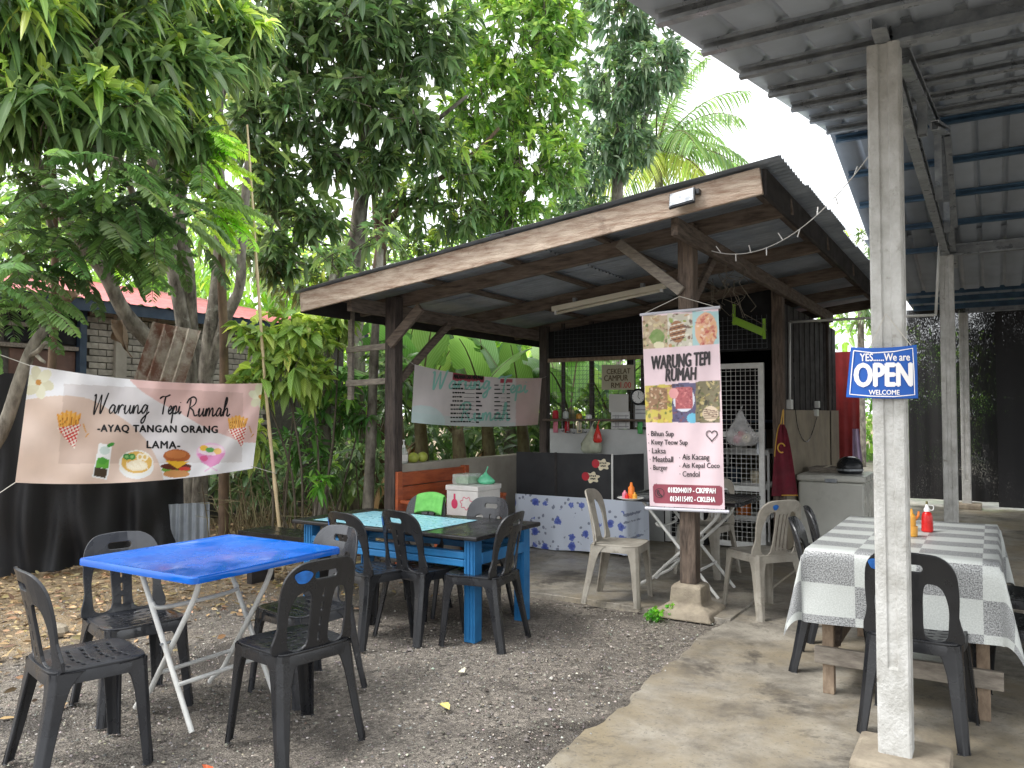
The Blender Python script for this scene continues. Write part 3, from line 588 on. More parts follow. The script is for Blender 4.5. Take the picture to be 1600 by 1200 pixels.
def make_chair(style, name, label, m, group):
    r = root(name, label, 'chair', (0, 0, 0), 0, group)
    half = lambda pts: pts + [(-x, y) for x, y in pts[::-1]]
    outer = spline(half([(0.192, 0.0), (0.200, 0.12), (0.204, 0.22), (0.19, 0.31), (0.135, 0.362), (0.05, 0.374)]), 4, True)
    loops = [outer]
    if style == 'black':
        loops += [rrect(-0.062, 0.062, 0.298, 0.328, 0.015, 4)]
        for sg in (1, -1): loops.append([(sg * x, y) for x, y in spline([(0.062, 0.035), (0.142, 0.03), (0.158, 0.1), (0.158, 0.17), (0.136, 0.232), (0.098, 0.252), (0.064, 0.238), (0.054, 0.14)], 4, True)])
        for t in (0.045, 0.105, 0.165, 0.222): loops.append(rrect(-0.005, 0.005, t, t + 0.036, 0.004, 2))
    else:
        for sg in (1, -1): loops.append([(sg * x, y) for x, y in spline([(0.078, 0.035), (0.145, 0.03), (0.162, 0.12), (0.158, 0.2), (0.132, 0.27), (0.096, 0.295), (0.066, 0.28), (0.06, 0.15)], 4, True)])
        for x in (-0.034, 0, 0.034): loops.append(rrect(x - 0.0075, x + 0.0075, 0.045, 0.285, 0.006, 2))
    V, F = slab2d(loops, 0.014, 0.003, [('x', v) for v in np.arange(-0.18, 0.19, 0.045)] + [('y', v) for v in np.arange(0.04, 0.36, 0.05)])
    V2 = [back_bend(a, b, -c) for a, b, c in V]
    mesh_obj('backrest', V2, F, m, r)
    # seat
    so_ = spline([(0.0, 0.212), (0.13, 0.208), (0.195, 0.175), (0.205, 0.05), (0.195, -0.12), (0.17, -0.185), (0.0, -0.195), (-0.17, -0.185), (-0.195, -0.12), (-0.205, 0.05), (-0.195, 0.175), (-0.13, 0.208)], 4, True)
    loops = [so_]
    if style == 'black':
        for j, y in enumerate((-0.11, -0.05, 0.01, 0.07, 0.125)):
            for i in range(-2, 3): loops.append(rrect(i * 0.058 - 0.017, i * 0.058 + 0.017, y - 0.007 + 0.006 * abs(i), y + 0.007 + 0.006 * abs(i), 0.004, 1))
    V, F = slab2d(loops, 0.012, 0.003, [('x', v) for v in np.arange(-0.15, 0.16, 0.075)] + [('y', v) for v in np.arange(-0.14, 0.2, 0.07)])
    b = MB(); b.add([(x * CS, y * CS, SEATZ + z - 0.006 - 0.014 * max(0, 1 - (x / 0.2) ** 2) * max(0, 1 - (y / 0.2) ** 2)) for x, y, z in V], F)
    n = len(so_); P = np.array(so_); V = []
    for k, (sc, z) in enumerate(((0.985, SEATZ - 0.004), (1.01, SEATZ - 0.02), (1.02, SEATZ - 0.055), (1.0, SEATZ - 0.055), (0.985, SEATZ - 0.012))): V += [(p[0] * sc * CS, p[1] * sc * CS, z) for p in P]
    b.add(V, [(k * n + i, (k + 1) * n + i, (k + 1) * n + (i + 1) % n, k * n + (i + 1) % n) for k in range(4) for i in range(n)])
    b.build('seat', m, r, smooth=True, sharp=35)
    for sx in (-1, 1):
        for sy in (-1, 1):
            V = []; zs = (0.418, 0.395, 0.36, 0.30, 0.2, 0.1, 0.0); wid = (0.13, 0.105, 0.082, 0.068, 0.06, 0.054, 0.048)
            for z, w in zip(zs, wid):
                k = 1 - z / 0.42; cx = 0.205 + 0.035 * k; cyy = (0.205 + 0.02 * k) if sy > 0 else (0.19 + 0.075 * k ** 1.2)
                c = 0.022; t = 0.013
                for a, bb in ((w, 0), (c, 0), (0, c), (0, w), (t, w), (t, c + 0.006), (c + 0.006, t), (w, t)): V.append((sx * (cx - a) * CS, sy * (cyy - bb) * CS, z))
            m_ = len(zs); F = [(j * 8 + i, j * 8 + (i + 1) % 8, (j + 1) * 8 + (i + 1) % 8, (j + 1) * 8 + i) for j in range(m_ - 1) for i in range(8)] + [(0, 1, 6, 7), (1, 2, 5, 6), (2, 3, 4, 5)] + [tuple((m_ - 1) * 8 + i for i in f) for f in ((7, 6, 1, 0), (6, 5, 2, 1), (5, 4, 3, 2))]
            if sx * sy < 0: F = [f[::-1] for f in F]
            lo = mesh_obj('leg', V, F, m, r); md = lo.modifiers.new('bevel', 'BEVEL'); md.width = 0.004; md.segments = 2; md.limit_method = 'ANGLE'; md.angle_limit = math.radians(35)
    return r
def paint_mark(chair, s, t, rs=0.03, rt=0.018):
    V = [back_bend(s, t, -0.0165)] + [back_bend(s + rs * (1 + 0.12 * math.sin(3 * a)) * math.cos(a), t + rt * math.sin(a), -0.013) for a in np.linspace(0, 2 * math.pi, 24, endpoint=False)]
    o = mesh_obj('spray_mark', V, [(0, 1 + (i + 1) % 24, 1 + i) for i in range(24)], 'spray_blue', None, smooth=True); o.parent = chair; return o
GB, GL, GC, GW = 'chairs round the blue table', 'chairs round the long black table', 'chairs round the checked cloth table', 'grey chairs in the shed'
ch0 = make_chair('black', 'plastic_chair', 'x', 'chair_black', GB); gr0 = make_chair('grey', 'plastic_chair', 'x', 'chair_grey', GW)
_u = {'k': 0, 'g': 0}
def chair(pos, deg, label, group, m='chair_black', mark=None, proto=None, fz=0.0):
    """deg: direction the sitter faces, measured from +Y anticlockwise"""
    key = 'g' if m == 'chair_grey' else 'k'; p = gr0 if key == 'g' else ch0; loc = (pos[0], pos[1], fz)
    if _u[key] == 0: o = p; o.location = loc; o.rotation_euler = (0, 0, math.radians(deg)); o['label'] = label; o['group'] = group
    else: o = copy_thing(p, loc, math.radians(deg), label, group)
    _u[key] += 1; jobs.append((o, m, mark)); return o
jobs = []
def seat_at(px, py, fz=0.0): p = G(px, py, SEATZ + fz); return (p[0], p[1])
chair(seat_at(133, 1022), -14, 'charcoal plastic chair with bare back at the blue table, side away from the shed', GB, 'chair_charcoal')
chair(seat_at(210, 962), -104, 'pale weathered charcoal chair at the blue table on the side of the net fence', GB, 'chair_wet')
chair(seat_at(460, 998), 80, 'black chair with large blue spray mark on its backrest at the blue table', GB, mark=(-0.118, 0.315, 0.04, 0.026))
chair(seat_at(478, 945), 172, 'rain-wet black chair wedged between the blue table and the long black table', GB, 'chair_wet')
chair(seat_at(578, 888), -10, 'black chair at the long black table behind the bamboo pole end, blue-edged back', GL, mark=(-0.165, 0.30, 0.012, 0.03))
chair(seat_at(660, 884), -10, 'black chair with blue mark on its edge facing the cyan sheet on the long table', GL, mark=(-0.16, 0.30, 0.013, 0.03))
chair(seat_at(755, 892), 97, 'black chair with unmarked back at the end of the long black table beside the shed', GL)
hp = G(672, 776, 0.79); chair((hp[0], hp[1] - 0.24), 178, 'black chair with green towel over its back by the wooden bench', GL)
ip = G(769, 780, 0.79); chair((ip[0], ip[1] - 0.26), 176, 'dark chair with open grip slot in front of the white foam box', GL, 'chair_charcoal')
HCH = (hp[0], hp[1] - 0.24)
chair(seat_at(968, 846, 0.03), -82, 'dirty grey slatted chair beside the floral counter cloth', GW, 'chair_grey', fz=0.03)
chair(seat_at(1192, 858, 0.02), 52, 'dirty grey slatted chair with blue paint spot on its back', GW, 'chair_grey', mark=(-0.085, 0.332, 0.022, 0.018), fz=0.012)
chair((-2.15, 6.78), 170, 'dirty grey slatted chair behind the black folding table and shed post', GW, 'chair_grey', fz=0.03)
chair(seat_at(1434, 988), -4, 'black chair at the head of the checked cloth table behind the post', GC, mark=(-0.15, 0.315, 0.028, 0.022), fz=0.012)
chair((-0.76, 4.74), -84, 'black chair at the open side of the checked table nearer the open sign', GC, fz=0.012)
chair((-0.80, 5.36), -80, 'black chair at the open side of the checked table nearer the freezer', GC, fz=0.012)
chair((0.10, 4.44), 82, 'black chair opposite the open side of the checked table, nearer the post', GC, fz=0.012)
chair((0.08, 5.15), 84, 'black chair opposite the open side of the checked table, nearer the net curtain', GC, fz=0.012)
for o, m, mark in jobs:
    if m not in ('chair_black', 'chair_grey'): repaint(o, m)
    if mark: paint_mark(o, *mark)
# ------------------------------------------------------------------ tables
W('blue_plastic', lin(8, 92, 182), 0.26, col2=lin(4, 78, 168), scale=3, spec=0.5, wet=0.12, dirt=(lin(30, 110, 196), 5, 0.66))
W('black_top', lin(36, 36, 38), 0.32, col2=lin(26, 26, 28), scale=5, wet=0.15, bump=0.12, bscale=80)
W('blue_paint', lin(46, 122, 176), 0.5, col2=lin(32, 98, 150), scale=6, dirt=(lin(120, 160, 186), 16, 0.68))
W('cyan_sheet', lin(140, 182, 192), 0.35, col2=lin(92, 150, 168), scale=26, dirt=(lin(190, 210, 214), 34, 0.55))
def folding_table(name, label, cx, cy, sx, sy, z, topm, legm, along='x', top_th=0.03, hx=0.205, hy=0.24, fz=0.0, lx=0.0, ly=0.0):
    """X-leg folding table; legs cross in the x-z plane, feet at cx+lx +-hx, cy+ly +-hy"""
    r = root(name, label, 'table', (cx, cy, fz))
    t = MB(); out = rrect(cx - sx / 2, cx + sx / 2, cy - sy / 2, cy + sy / 2, 0.03, 4); n = len(out); cc = np.array([cx, cy]); V = []
    for k, zz in ((1.0, z - top_th), (1.0, z - 0.006), (0.993, z), (0.97, z), (0.955, z - 0.003)): V += [(*(cc + (np.array(p) - cc) * k), zz) for p in out]
    t.add(V, [(k * n + i, k * n + (i + 1) % n, (k + 1) * n + (i + 1) % n, (k + 1) * n + i) for k in range(4) for i in range(n)] + [tuple(range(n))[::-1], tuple(range(4 * n, 5 * n))])
    t.build('tabletop', topm, r, smooth=True, sharp=30)
    X, Y = cx + lx, cy + ly
    for k, y in enumerate((Y - hy, Y + hy)):
        MB().tube([(X - hx, y, z - top_th), (X + hx, y, fz)], 0.0125, 10).build('leg', legm, r, smooth=True, sharp=50)
        yo = y + (0.03 if k == 0 else -0.03)
        MB().tube(spline([(X + hx, yo, z - top_th), (X + hx - 0.04, yo, z - 0.16), (X - hx * 0.45, yo, fz + 0.19), (X - hx * 0.75, yo, fz + 0.10), (X - hx - 0.02, yo, fz + 0.045), (X - hx - 0.05, yo, fz + 0.012)], 5), 0.0125, 10).build('leg', legm, r, smooth=True, sharp=50)
        MB().tube([(X, y - 0.02, z * 0.49), (X, yo + 0.02, z * 0.49)], 0.006, 8).build('pivot_bolt', 'galv', r)
    for xx, zz, q in ((X + hx * 0.5, 0.19, 0.0), (X - hx * 0.45, 0.2, 0.03)):
        MB().tube([(xx, Y - hy + q, fz + zz), (xx, Y + hy - q, fz + zz)], 0.0105, 8).build('cross_bar', legm, r, smooth=True, sharp=50)
    MB().tube(spline([(X - hx + 0.11, Y - hy, z - 0.2), (X - hx + 0.13, Y - hy + 0.05, z - 0.23), (X - hx + 0.13, Y + hy - 0.05, z - 0.23), (X - hx + 0.11, Y + hy, z - 0.2)], 5), 0.0105, 8).build('cross_bar', legm, r, smooth=True, sharp=50)
    return r
folding_table('folding_table', 'bright blue plastic topped folding table on white crossed tube legs', -3.275, 2.58, 0.85, 0.88, 0.735, 'blue_plastic', 'white_tube', lx=0.0, ly=-0.03)
folding_table('folding_table', 'black topped folding table on white tube legs behind the hanging menu banner', -2.08, 6.12, 0.98, 0.66, 0.76, 'black_top', 'white_tube', fz=0.03, hx=0.3, hy=0.22)
# long black table on a blue frame
lt = root('long_table', 'long black topped table on bright blue painted frame', 'table', (-3.48, 4.41, 0))
MB().bb(-4.27, -2.69, 4.01, 4.81, 0.636, 0.664).build('tabletop', 'black_top', lt, bevel=0.008)
o = MB().grid(lambda u, v: (-4.1 + u * 0.98 + 0.02 * v, 4.05 + v * 0.62 - 0.03 * u, 0.6675 + 0.0015 * math.sin(9 * u + 4 * v)), 14, 8).build('cyan_table_sheet', 'cyan_sheet', None, smooth=True); tag(o, 'pale cyan plastic sheet spread over the long black table', 'table sheet')
for x in (-4.18, -2.79):
    for y in (4.12, 4.72):
        lg = MB().bb(x - 0.04, x + 0.04, y - 0.04, y + 0.04, 0, 0.636).build('leg', 'blue_paint', lt, bevel=0.003)
        for dx in (-0.026, 0.0, 0.026): MB().bb(x + dx - 0.003, x + dx + 0.003, y - 0.047, y - 0.04, 0.02, 0.62).build('flute', 'blue_paint', lg)
for y in (4.12, 4.72):
    for z in (0.53, 0.482): MB().bb(-4.14, -2.83, y - 0.042, y + 0.02, z - 0.022, z + 0.022).build('rail', 'blue_paint', lt, bevel=0.006)
for x in (-4.18, -2.79): MB().bb(x - 0.02, x + 0.044, 4.16, 4.68, 0.47, 0.545).build('rail', 'blue_paint', lt, bevel=0.006)
# dark trestle plank seen behind it
bl = root('plank_bench', 'low dark plank bench between the long table and the shrubs', 'bench', (-4.95, 4.65, 0))
MB().bb(-5.4, -4.48, 4.48, 4.8, 0.40, 0.44).build('seat', 'black_top', bl, bevel=0.004)
for x in (-5.3, -4.6): MB().bb(x - 0.03, x + 0.03, 4.52, 4.76, 0, 0.4).build('leg', 'dark_board', bl)
# wooden table with checked cloth
wt = root('wooden_table', 'rough pale wooden trestle table under the checked cloth', 'table', (-0.40, 4.88, 0.012))
MB().bb(-0.80, 0.0, 4.15, 5.6, 0.715, 0.742).build('tabletop', 'pale_wood', wt)
for x in (-0.73, -0.06):
    for y in (4.28, 5.46): MB().bb(x - 0.027, x + 0.027, y - 0.027, y + 0.027, 0.012, 0.715).build('leg', 'pale_wood', wt, bevel=0.004)
    MB().bb(x - 0.022, x + 0.022, 4.31, 5.43, 0.2, 0.27).build('side_rail', 'pale_wood', wt, bevel=0.004)
for y in (4.24, 5.50): MB().bb(-0.79, 0.02, y - 0.016, y + 0.012, 0.165, 0.25).build('stretcher', 'grey_wood', wt, bevel=0.004)
MB().beam((-0.70, 4.33, 0.25), (-0.70, 4.75, 0.7), 0.03, 0.06).build('brace', 'old_wood_y', wt)
def checked_cloth():
    m = bpy.data.materials.new('checked_cloth'); m.use_nodes = True; nt = m.node_tree; L = nt.links; b = nt.nodes['Principled BSDF']
    uv = nt.nodes.new('ShaderNodeUVMap'); uv.uv_map = 'uv'; sp = nt.nodes.new('ShaderNodeSeparateXYZ'); L.new(uv.outputs[0], sp.inputs[0])
    def par(o, sc, off):
        a = nt.nodes.new('ShaderNodeMath'); a.operation = 'MULTIPLY_ADD'; L.new(o, a.inputs[0]); a.inputs[1].default_value = 1 / sc; a.inputs[2].default_value = off
        f = nt.nodes.new('ShaderNodeMath'); f.operation = 'FLOOR'; L.new(a.outputs[0], f.inputs[0]); q = nt.nodes.new('ShaderNodeMath'); q.operation = 'MODULO'; L.new(f.outputs[0], q.inputs[0]); q.inputs[1].default_value = 2; return q.outputs[0]
    x, y = par(sp.outputs['X'], 0.265, 20.2), par(sp.outputs['Y'], 0.155, 20.35)
    d = nt.nodes.new('ShaderNodeMath'); d.operation = 'SUBTRACT'; L.new(x, d.inputs[0]); L.new(y, d.inputs[1]); a = nt.nodes.new('ShaderNodeMath'); a.operation = 'ABSOLUTE'; L.new(d.outputs[0], a.inputs[0])
    n = nd(nt, 'ShaderNodeTexNoise', Scale=160.0, Detail=3.0, Roughness=0.7); L.new(uv.outputs[0], n.inputs['Vector'])
    def rp(c0, c1):
        r = nt.nodes.new('ShaderNodeValToRGB'); e = r.color_ramp.elements; e[0].position = 0.4; e[1].position = 0.6; e[0].color = (*c0, 1); e[1].color = (*c1, 1); L.new(n.outputs['Fac'], r.inputs[0]); return r.outputs[0]
    mxn = nt.nodes.new('ShaderNodeMix'); mxn.data_type = 'RGBA'; L.new(a.outputs[0], mxn.inputs['Factor']); L.new(rp(lin(168, 172, 169), lin(188, 192, 189)), mxn.inputs['A']); L.new(rp(lin(84, 86, 88), lin(166, 168, 168)), mxn.inputs['B'])
    L.new(mxn.outputs['Result'], b.inputs['Base Color']); b.inputs['Roughness'].default_value = 0.45
    n2 = nd(nt, 'ShaderNodeTexNoise', Scale=5.0, Detail=4.0); L.new(uv.outputs[0], n2.inputs['Vector']); bp = nd(nt, 'ShaderNodeBump', Strength=0.25, Distance=0.03); L.new(n2.outputs['Fac'], bp.inputs['Height']); L.new(bp.outputs[0], b.inputs['Normal'])
    MATS['checked_cloth'] = m
checked_cloth()
OV = 0.36; X0, X1, Y0, Y1, TZ = -0.81, 0.01, 4.14, 5.61, 0.7465
gx = np.concatenate([np.linspace(X0 - OV, X0, 13)[:-1], np.linspace(X0, X1, 12), np.linspace(X1, X1 + OV, 13)[1:]]); gy = np.concatenate([np.linspace(Y0 - OV, Y0, 13)[:-1], np.linspace(Y0, Y1, 20), np.linspace(Y1, Y1 + OV, 13)[1:]])
V, UVs = [], []
for y in gy:
    for x in gx:
        dx = (x - X1) if x > X1 else ((x - X0) if x < X0 else 0); dy = (y - Y1) if y > Y1 else ((y - Y0) if y < Y0 else 0); r = math.hypot(dx, dy)
        p = [min(max(x, X0), X1), min(max(y, Y0), Y1), TZ]
        if r > 0:
            if dx and dy:
                th = math.atan2(abs(dy), abs(dx)); k = math.sin(2 * th); out = 0.24 * r * k; p[0] += math.copysign(out * math.cos(th) * 0.9 + 0.012, dx); p[1] += math.copysign(out * math.sin(th) * 0.9 + 0.012, dy); p[2] -= r * math.sqrt(max(0.1, 1 - 0.06 * k * k)) * (1 - 0.14 * k)
            else:
                w = 0.012 + 0.016 * math.sin((x + y) * 11) * r / OV + 0.02 * r; p[0] += math.copysign(w, dx) if dx else 0; p[1] += math.copysign(w, dy) if dy else 0; p[2] -= r * 0.985
        else: p[2] += 0.001 * math.sin(13 * x + 7 * y)
        V.append(p); UVs.append((x, y))
k = len(gx); o = mesh_obj('tablecloth', V, np.array([(j * k + i, j * k + i + 1, (j + 1) * k + i + 1, (j + 1) * k + i) for j in range(len(gy) - 1) for i in range(k - 1)]), 'checked_cloth', None, smooth=True, uv=np.array(UVs)); tag(o, 'grey and white checked cloth draped over the wooden table', 'tablecloth')
# condiments on the checked cloth
W('red_plastic', lin(206, 34, 30), 0.3, col2=lin(176, 24, 24), scale=4); W('yellow_plastic', lin(214, 158, 62), 0.4, col2=lin(190, 130, 44), scale=4); W('white_cap', lin(226, 226, 224), 0.4, var=0.06); W('olive_tip', lin(110, 104, 66), 0.5); W('orange_plastic', lin(224, 120, 40), 0.35, var=0.12)
q = G(1449, 831, TZ); rb = root('sauce_bottle', 'red chilli sauce squeeze bottle with white looped cap on the checked cloth', 'bottle', (q[0], q[1], TZ))
MB().lathe([(0.026, 0), (0.031, 0.006), (0.030, 0.05), (0.028, 0.085), (0.024, 0.105), (0.013, 0.115)], q, 18).build('bottle_body', 'red_plastic', rb, smooth=True, sharp=40)
MB().lathe([(0.0165, 0.115), (0.017, 0.128), (0.010, 0.140), (0.006, 0.156)], q, 14).build('cap', 'white_cap', rb, smooth=True, sharp=40)
MB().lathe([(0.007, 0.156), (0.006, 0.172)], q, 10).build('nozzle_tip', 'olive_tip', rb)
MB().tube(spline([q + RGT * 0.016 + (0, 0, 0.122), q + RGT * 0.034 + (0, 0, 0.124), q + RGT * 0.036 + (0, 0, 0.145), q + RGT * 0.012 + (0, 0, 0.150)], 5), 0.003, 6).build('cap_loop', 'white_cap', rb, smooth=True)
q2 = G(1425, 838, TZ); yb = root('sauce_caddy', 'yellow sauce cup holding a spouted mustard bottle on the checked cloth', 'condiment cup', (q2[0], q2[1], TZ))
MB().lathe([(0.024, 0), (0.028, 0.004), (0.03, 0.055), (0.0295, 0.056), (0.026, 0.03), (0.0, 0.028)], q2, 18).build('cup', 'yellow_plastic', yb, smooth=True, sharp=40)
MB().lathe([(0.02, 0.03), (0.021, 0.10), (0.018, 0.115), (0.008, 0.125), (0.005, 0.15)], q2, 14).build('bottle_body', 'yellow_plastic', yb, smooth=True, sharp=40)
MB().tube([q2 + RGT * 0.012 + (0, 0, 0.085), q2 + RGT * 0.036 + (0, 0, 0.11), q2 + RGT * 0.04 + (0, 0, 0.135)], [0.009, 0.007, 0.005], 8).build('spout', 'orange_plastic', yb, smooth=True)
# plate of sauces on the black table
W('plate', lin(228, 228, 224), 0.25, var=0.05); W('pink_plastic', lin(220, 130, 150), 0.4); W('cream', lin(232, 220, 190), 0.5)
q = G(985, 781, 0.762); pl = root('sauce_plate', 'white plate of small sauce bottles at the end of the black folding table', 'plate', (q[0], q[1], 0.761))
MB().lathe([(0.05, 0), (0.06, 0.003), (0.10, 0.016), (0.102, 0.018), (0.098, 0.018), (0.055, 0.006), (0.0, 0.006)], q, 24).build('plate', 'plate', pl, smooth=True)
for dx, dy, m, h, r_ in ((0.0, 0.02, 'orange_plastic', 0.13, 0.024), (-0.045, 0, 'pink_plastic', 0.07, 0.02), (0.04, -0.01, 'yellow_plastic', 0.06, 0.018), (-0.01, -0.04, 'red_plastic', 0.05, 0.016)):
    MB().lathe([(r_, 0.007), (r_ * 1.05, 0.02), (r_, h * 0.7), (r_ * 0.5, h * 0.82), (r_ * 0.35, h)], q + (dx, dy, 0), 12).build('sauce_bottle', m, pl, smooth=True, sharp=45)
# green towel over chair H
a = 178; R_ = Matrix.Rotation(math.radians(a), 3, 'Z'); b = MB()
def tow(u, v):
    s = -0.165 + u * 0.29; t = 0.22 + 0.155 * min(v * 2, 1) - 0.9 * (s + 0.02) ** 2 if v < 0.5 else 0.375 - 0.12 * (v - 0.5) * 2 - 0.9 * (s + 0.02) ** 2
    off = (-0.016 if v < 0.46 else (0.016 if v > 0.54 else 0)) * 1.0; p = back_bend(s, t + (0.012 if 0.42 < v < 0.58 else 0), -(-off)); p = R_ @ Vector((p[0], p[1] + 0.006 * math.sin(s * 50) * (1 - t * 2), p[2])); return (p.x + HCH[0], p.y + HCH[1], p.z)
b.grid(tow, 12, 24); W('green_towel', lin(100, 168, 84), 0.9, col2=lin(80, 144, 66), scale=20, bump=0.4, bscale=200)
o = b.build('towel', 'green_towel', None, smooth=True, solid=0.006); tag(o, 'bright green towel folded over a black chair back', 'towel')
# ------------------------------------------------------------------ counter with black front and floral cloth
def floral_mat():
    m = bpy.data.materials.new('floral_cloth'); m.use_nodes = True; nt = m.node_tree; L = nt.links; b = nt.nodes['Principled BSDF']; tc = nt.nodes.new('ShaderNodeTexCoord')
    mp = nt.nodes.new('ShaderNodeMapping'); L.new(tc.outputs['Object'], mp.inputs[0]); mp.inputs['Scale'].default_value = (1, 0, 1)
    def vor(sc, r0, r1, rand=0.55):
        v = nd(nt, 'ShaderNodeTexVoronoi', Scale=sc, Randomness=rand); v.voronoi_dimensions = '3D'; n = nd(nt, 'ShaderNodeTexNoise', Scale=40.0, Detail=2.0); L.new(tc.outputs['Object'], n.inputs['Vector'])
        ad = nt.nodes.new('ShaderNodeMath'); ad.operation = 'MULTIPLY_ADD'; L.new(n.outputs['Fac'], ad.inputs[0]); ad.inputs[1].default_value = 0.35; L.new(v.outputs['Distance'], ad.inputs[2]); L.new(mp.outputs[0], v.inputs['Vector'])
        r = nt.nodes.new('ShaderNodeMapRange'); L.new(ad.outputs[0], r.inputs[0]); r.inputs['From Min'].default_value = r0; r.inputs['From Max'].default_value = r1; r.inputs['To Min'].default_value = 1; r.inputs['To Max'].default_value = 0; return r.outputs[0]
    def mix(f, a, bb):
        n = nt.nodes.new('ShaderNodeMix'); n.data_type = 'RGBA'; L.new(f, n.inputs['Factor'])
        for s, v in (('A', a), ('B', bb)):
            if isinstance(v, tuple): n.inputs[s].default_value = (*v, 1)
            else: L.new(v, n.inputs[s])
        return n.outputs['Result']
    c = mix(vor(15.0, 0.40, 0.44, 0.9), lin(204, 212, 226), lin(128, 136, 156)); c = mix(vor(7.0, 0.45, 0.48, 0.5), c, lin(98, 116, 190)); c = mix(vor(7.0, 0.33, 0.37, 0.5), c, lin(70, 86, 168))
    L.new(c, b.inputs['Base Color']); b.inputs['Roughness'].default_value = 0.4; MATS['floral_cloth'] = m
floral_mat()
ct = root('counter', 'serving counter with black panel front above blue floral cloth', 'counter', (-3.65, 7.4, 0.03))
CX0, CX1, CY0, CY1 = -4.26, -3.04, 7.10, 7.72
MB().bb(CX0 + 0.01, CX1 - 0.01, CY0 + 0.02, CY1, 0.56, 0.60).build('worktop', 'dark_board', ct)
for x in (CX0 + 0.05, CX1 - 0.05):
    for y in (CY0 + 0.06, CY1 - 0.05): MB().bb(x - 0.03, x + 0.03, y - 0.03, y + 0.03, 0.03, 0.56).build('leg', 'dark_board', ct)
for a, b_ in ((CX0, -3.80), (-3.785, -3.18)): MB().bb(a, b_, CY0 - 0.006, CY0 + 0.004, 0.56, 1.015).build('front_panel', 'black_panel', ct, bevel=0.002)
MB().bb(-3.805, -3.78, CY0 - 0.012, CY0 - 0.006, 0.56, 1.02).build('panel_strip', 'dark_board', ct); MB().bb(-3.18, -3.165, CY0 - 0.012, CY0 + 0.0, 0.56, 1.02).build('panel_strip', 'white_tube', ct)
MB().add([(-3.16, CY0, 0.56), (-3.02, CY1 - 0.2, 0.56), (-3.02, CY1 - 0.2, 1.01), (-3.16, CY0, 1.01)], [(0, 1, 2, 3)]).build('side_panel', 'black_panel', ct, solid=0.008)
b = MB(); path = [(CX0 - 0.01, CY1), (CX0 - 0.01, CY0 - 0.01), (CX1, CY0 - 0.02), (CX1 + 0.02, CY1 - 0.1)]
def fcl(u, v):
    s = u * 2.4; seg = [0.55, 1.22, 0.55]
    if s < 0.55: p = np.array(path[0]) + (np.array(path[1]) - path[0]) * s / 0.55; nn = (-1, 0)
    elif s < 1.8: p = np.array(path[1]) + (np.array(path[2]) - path[1]) * (s - 0.55) / 1.25; nn = (0, -1)
    else: p = np.array(path[2]) + (np.array(path[3]) - path[2]) * (s - 1.8) / 0.6; nn = (1, 0)
    w = (1 - v) * 0.012 * (math.sin(14 * s) + 0.5 * math.sin(31 * s + 1)) + 0.01
    return (p[0] + nn[0] * w, p[1] + nn[1] * w, 0.05 + v * 0.53 + 0.012 * math.sin(5 * s) * (1 - v))
b.grid(fcl, 80, 8); b.build('floral_skirt', 'floral_cloth', ct, smooth=True)
# label stickers on the black panel
W('sticker_red', lin(190, 36, 52), 0.5); W('ink', lin(28, 26, 28), 0.6); W('ink_grey', lin(58, 54, 56), 0.6)
for px, py in ((941, 726), (925, 746)):
    q = PY(px, py, CY0 - 0.009); st = root('price_sticker', 'small cream cloud sticker with red fruit, %s on the black counter front' % ('upper one' if py < 735 else 'lower one'), 'sticker', (q[0], q[1], q[2]))
    cl = [((0.075 + 0.014 * math.sin(6 * a)) * math.cos(a), (0.05 + 0.01 * math.sin(6 * a)) * math.sin(a)) for a in np.linspace(0, 2 * math.pi, 40, endpoint=False)]
    mesh_obj('cloud', [(q[0] + a, q[1], q[2] + c) for a, c in cl], [tuple(range(40))], 'cream', st)
    MB().lathe([(0.0, -0.001), (0.036, 0), (0.036, 0.001)], (0, 0, 0), 14)
    mesh_obj('fruit', [(q[0] - 0.07 + 0.042 * math.cos(a), q[1] - 0.002, q[2] + 0.008 + 0.042 * math.sin(a)) for a in np.linspace(0, 2 * math.pi, 16, endpoint=False)], [tuple(range(16))], 'sticker_red', st)
    b = MB()
    for z, w in ((0.014, 0.07), (-0.014, 0.05)):
        for k in range(4): b.box((q[0] + 0.015 - w / 2 + k * w / 3.6, q[1] - 0.003, q[2] + z + 0.003 * (k % 2)), (0.011, 0.001, 0.014))
    b.build('print_marks', 'ink', st)
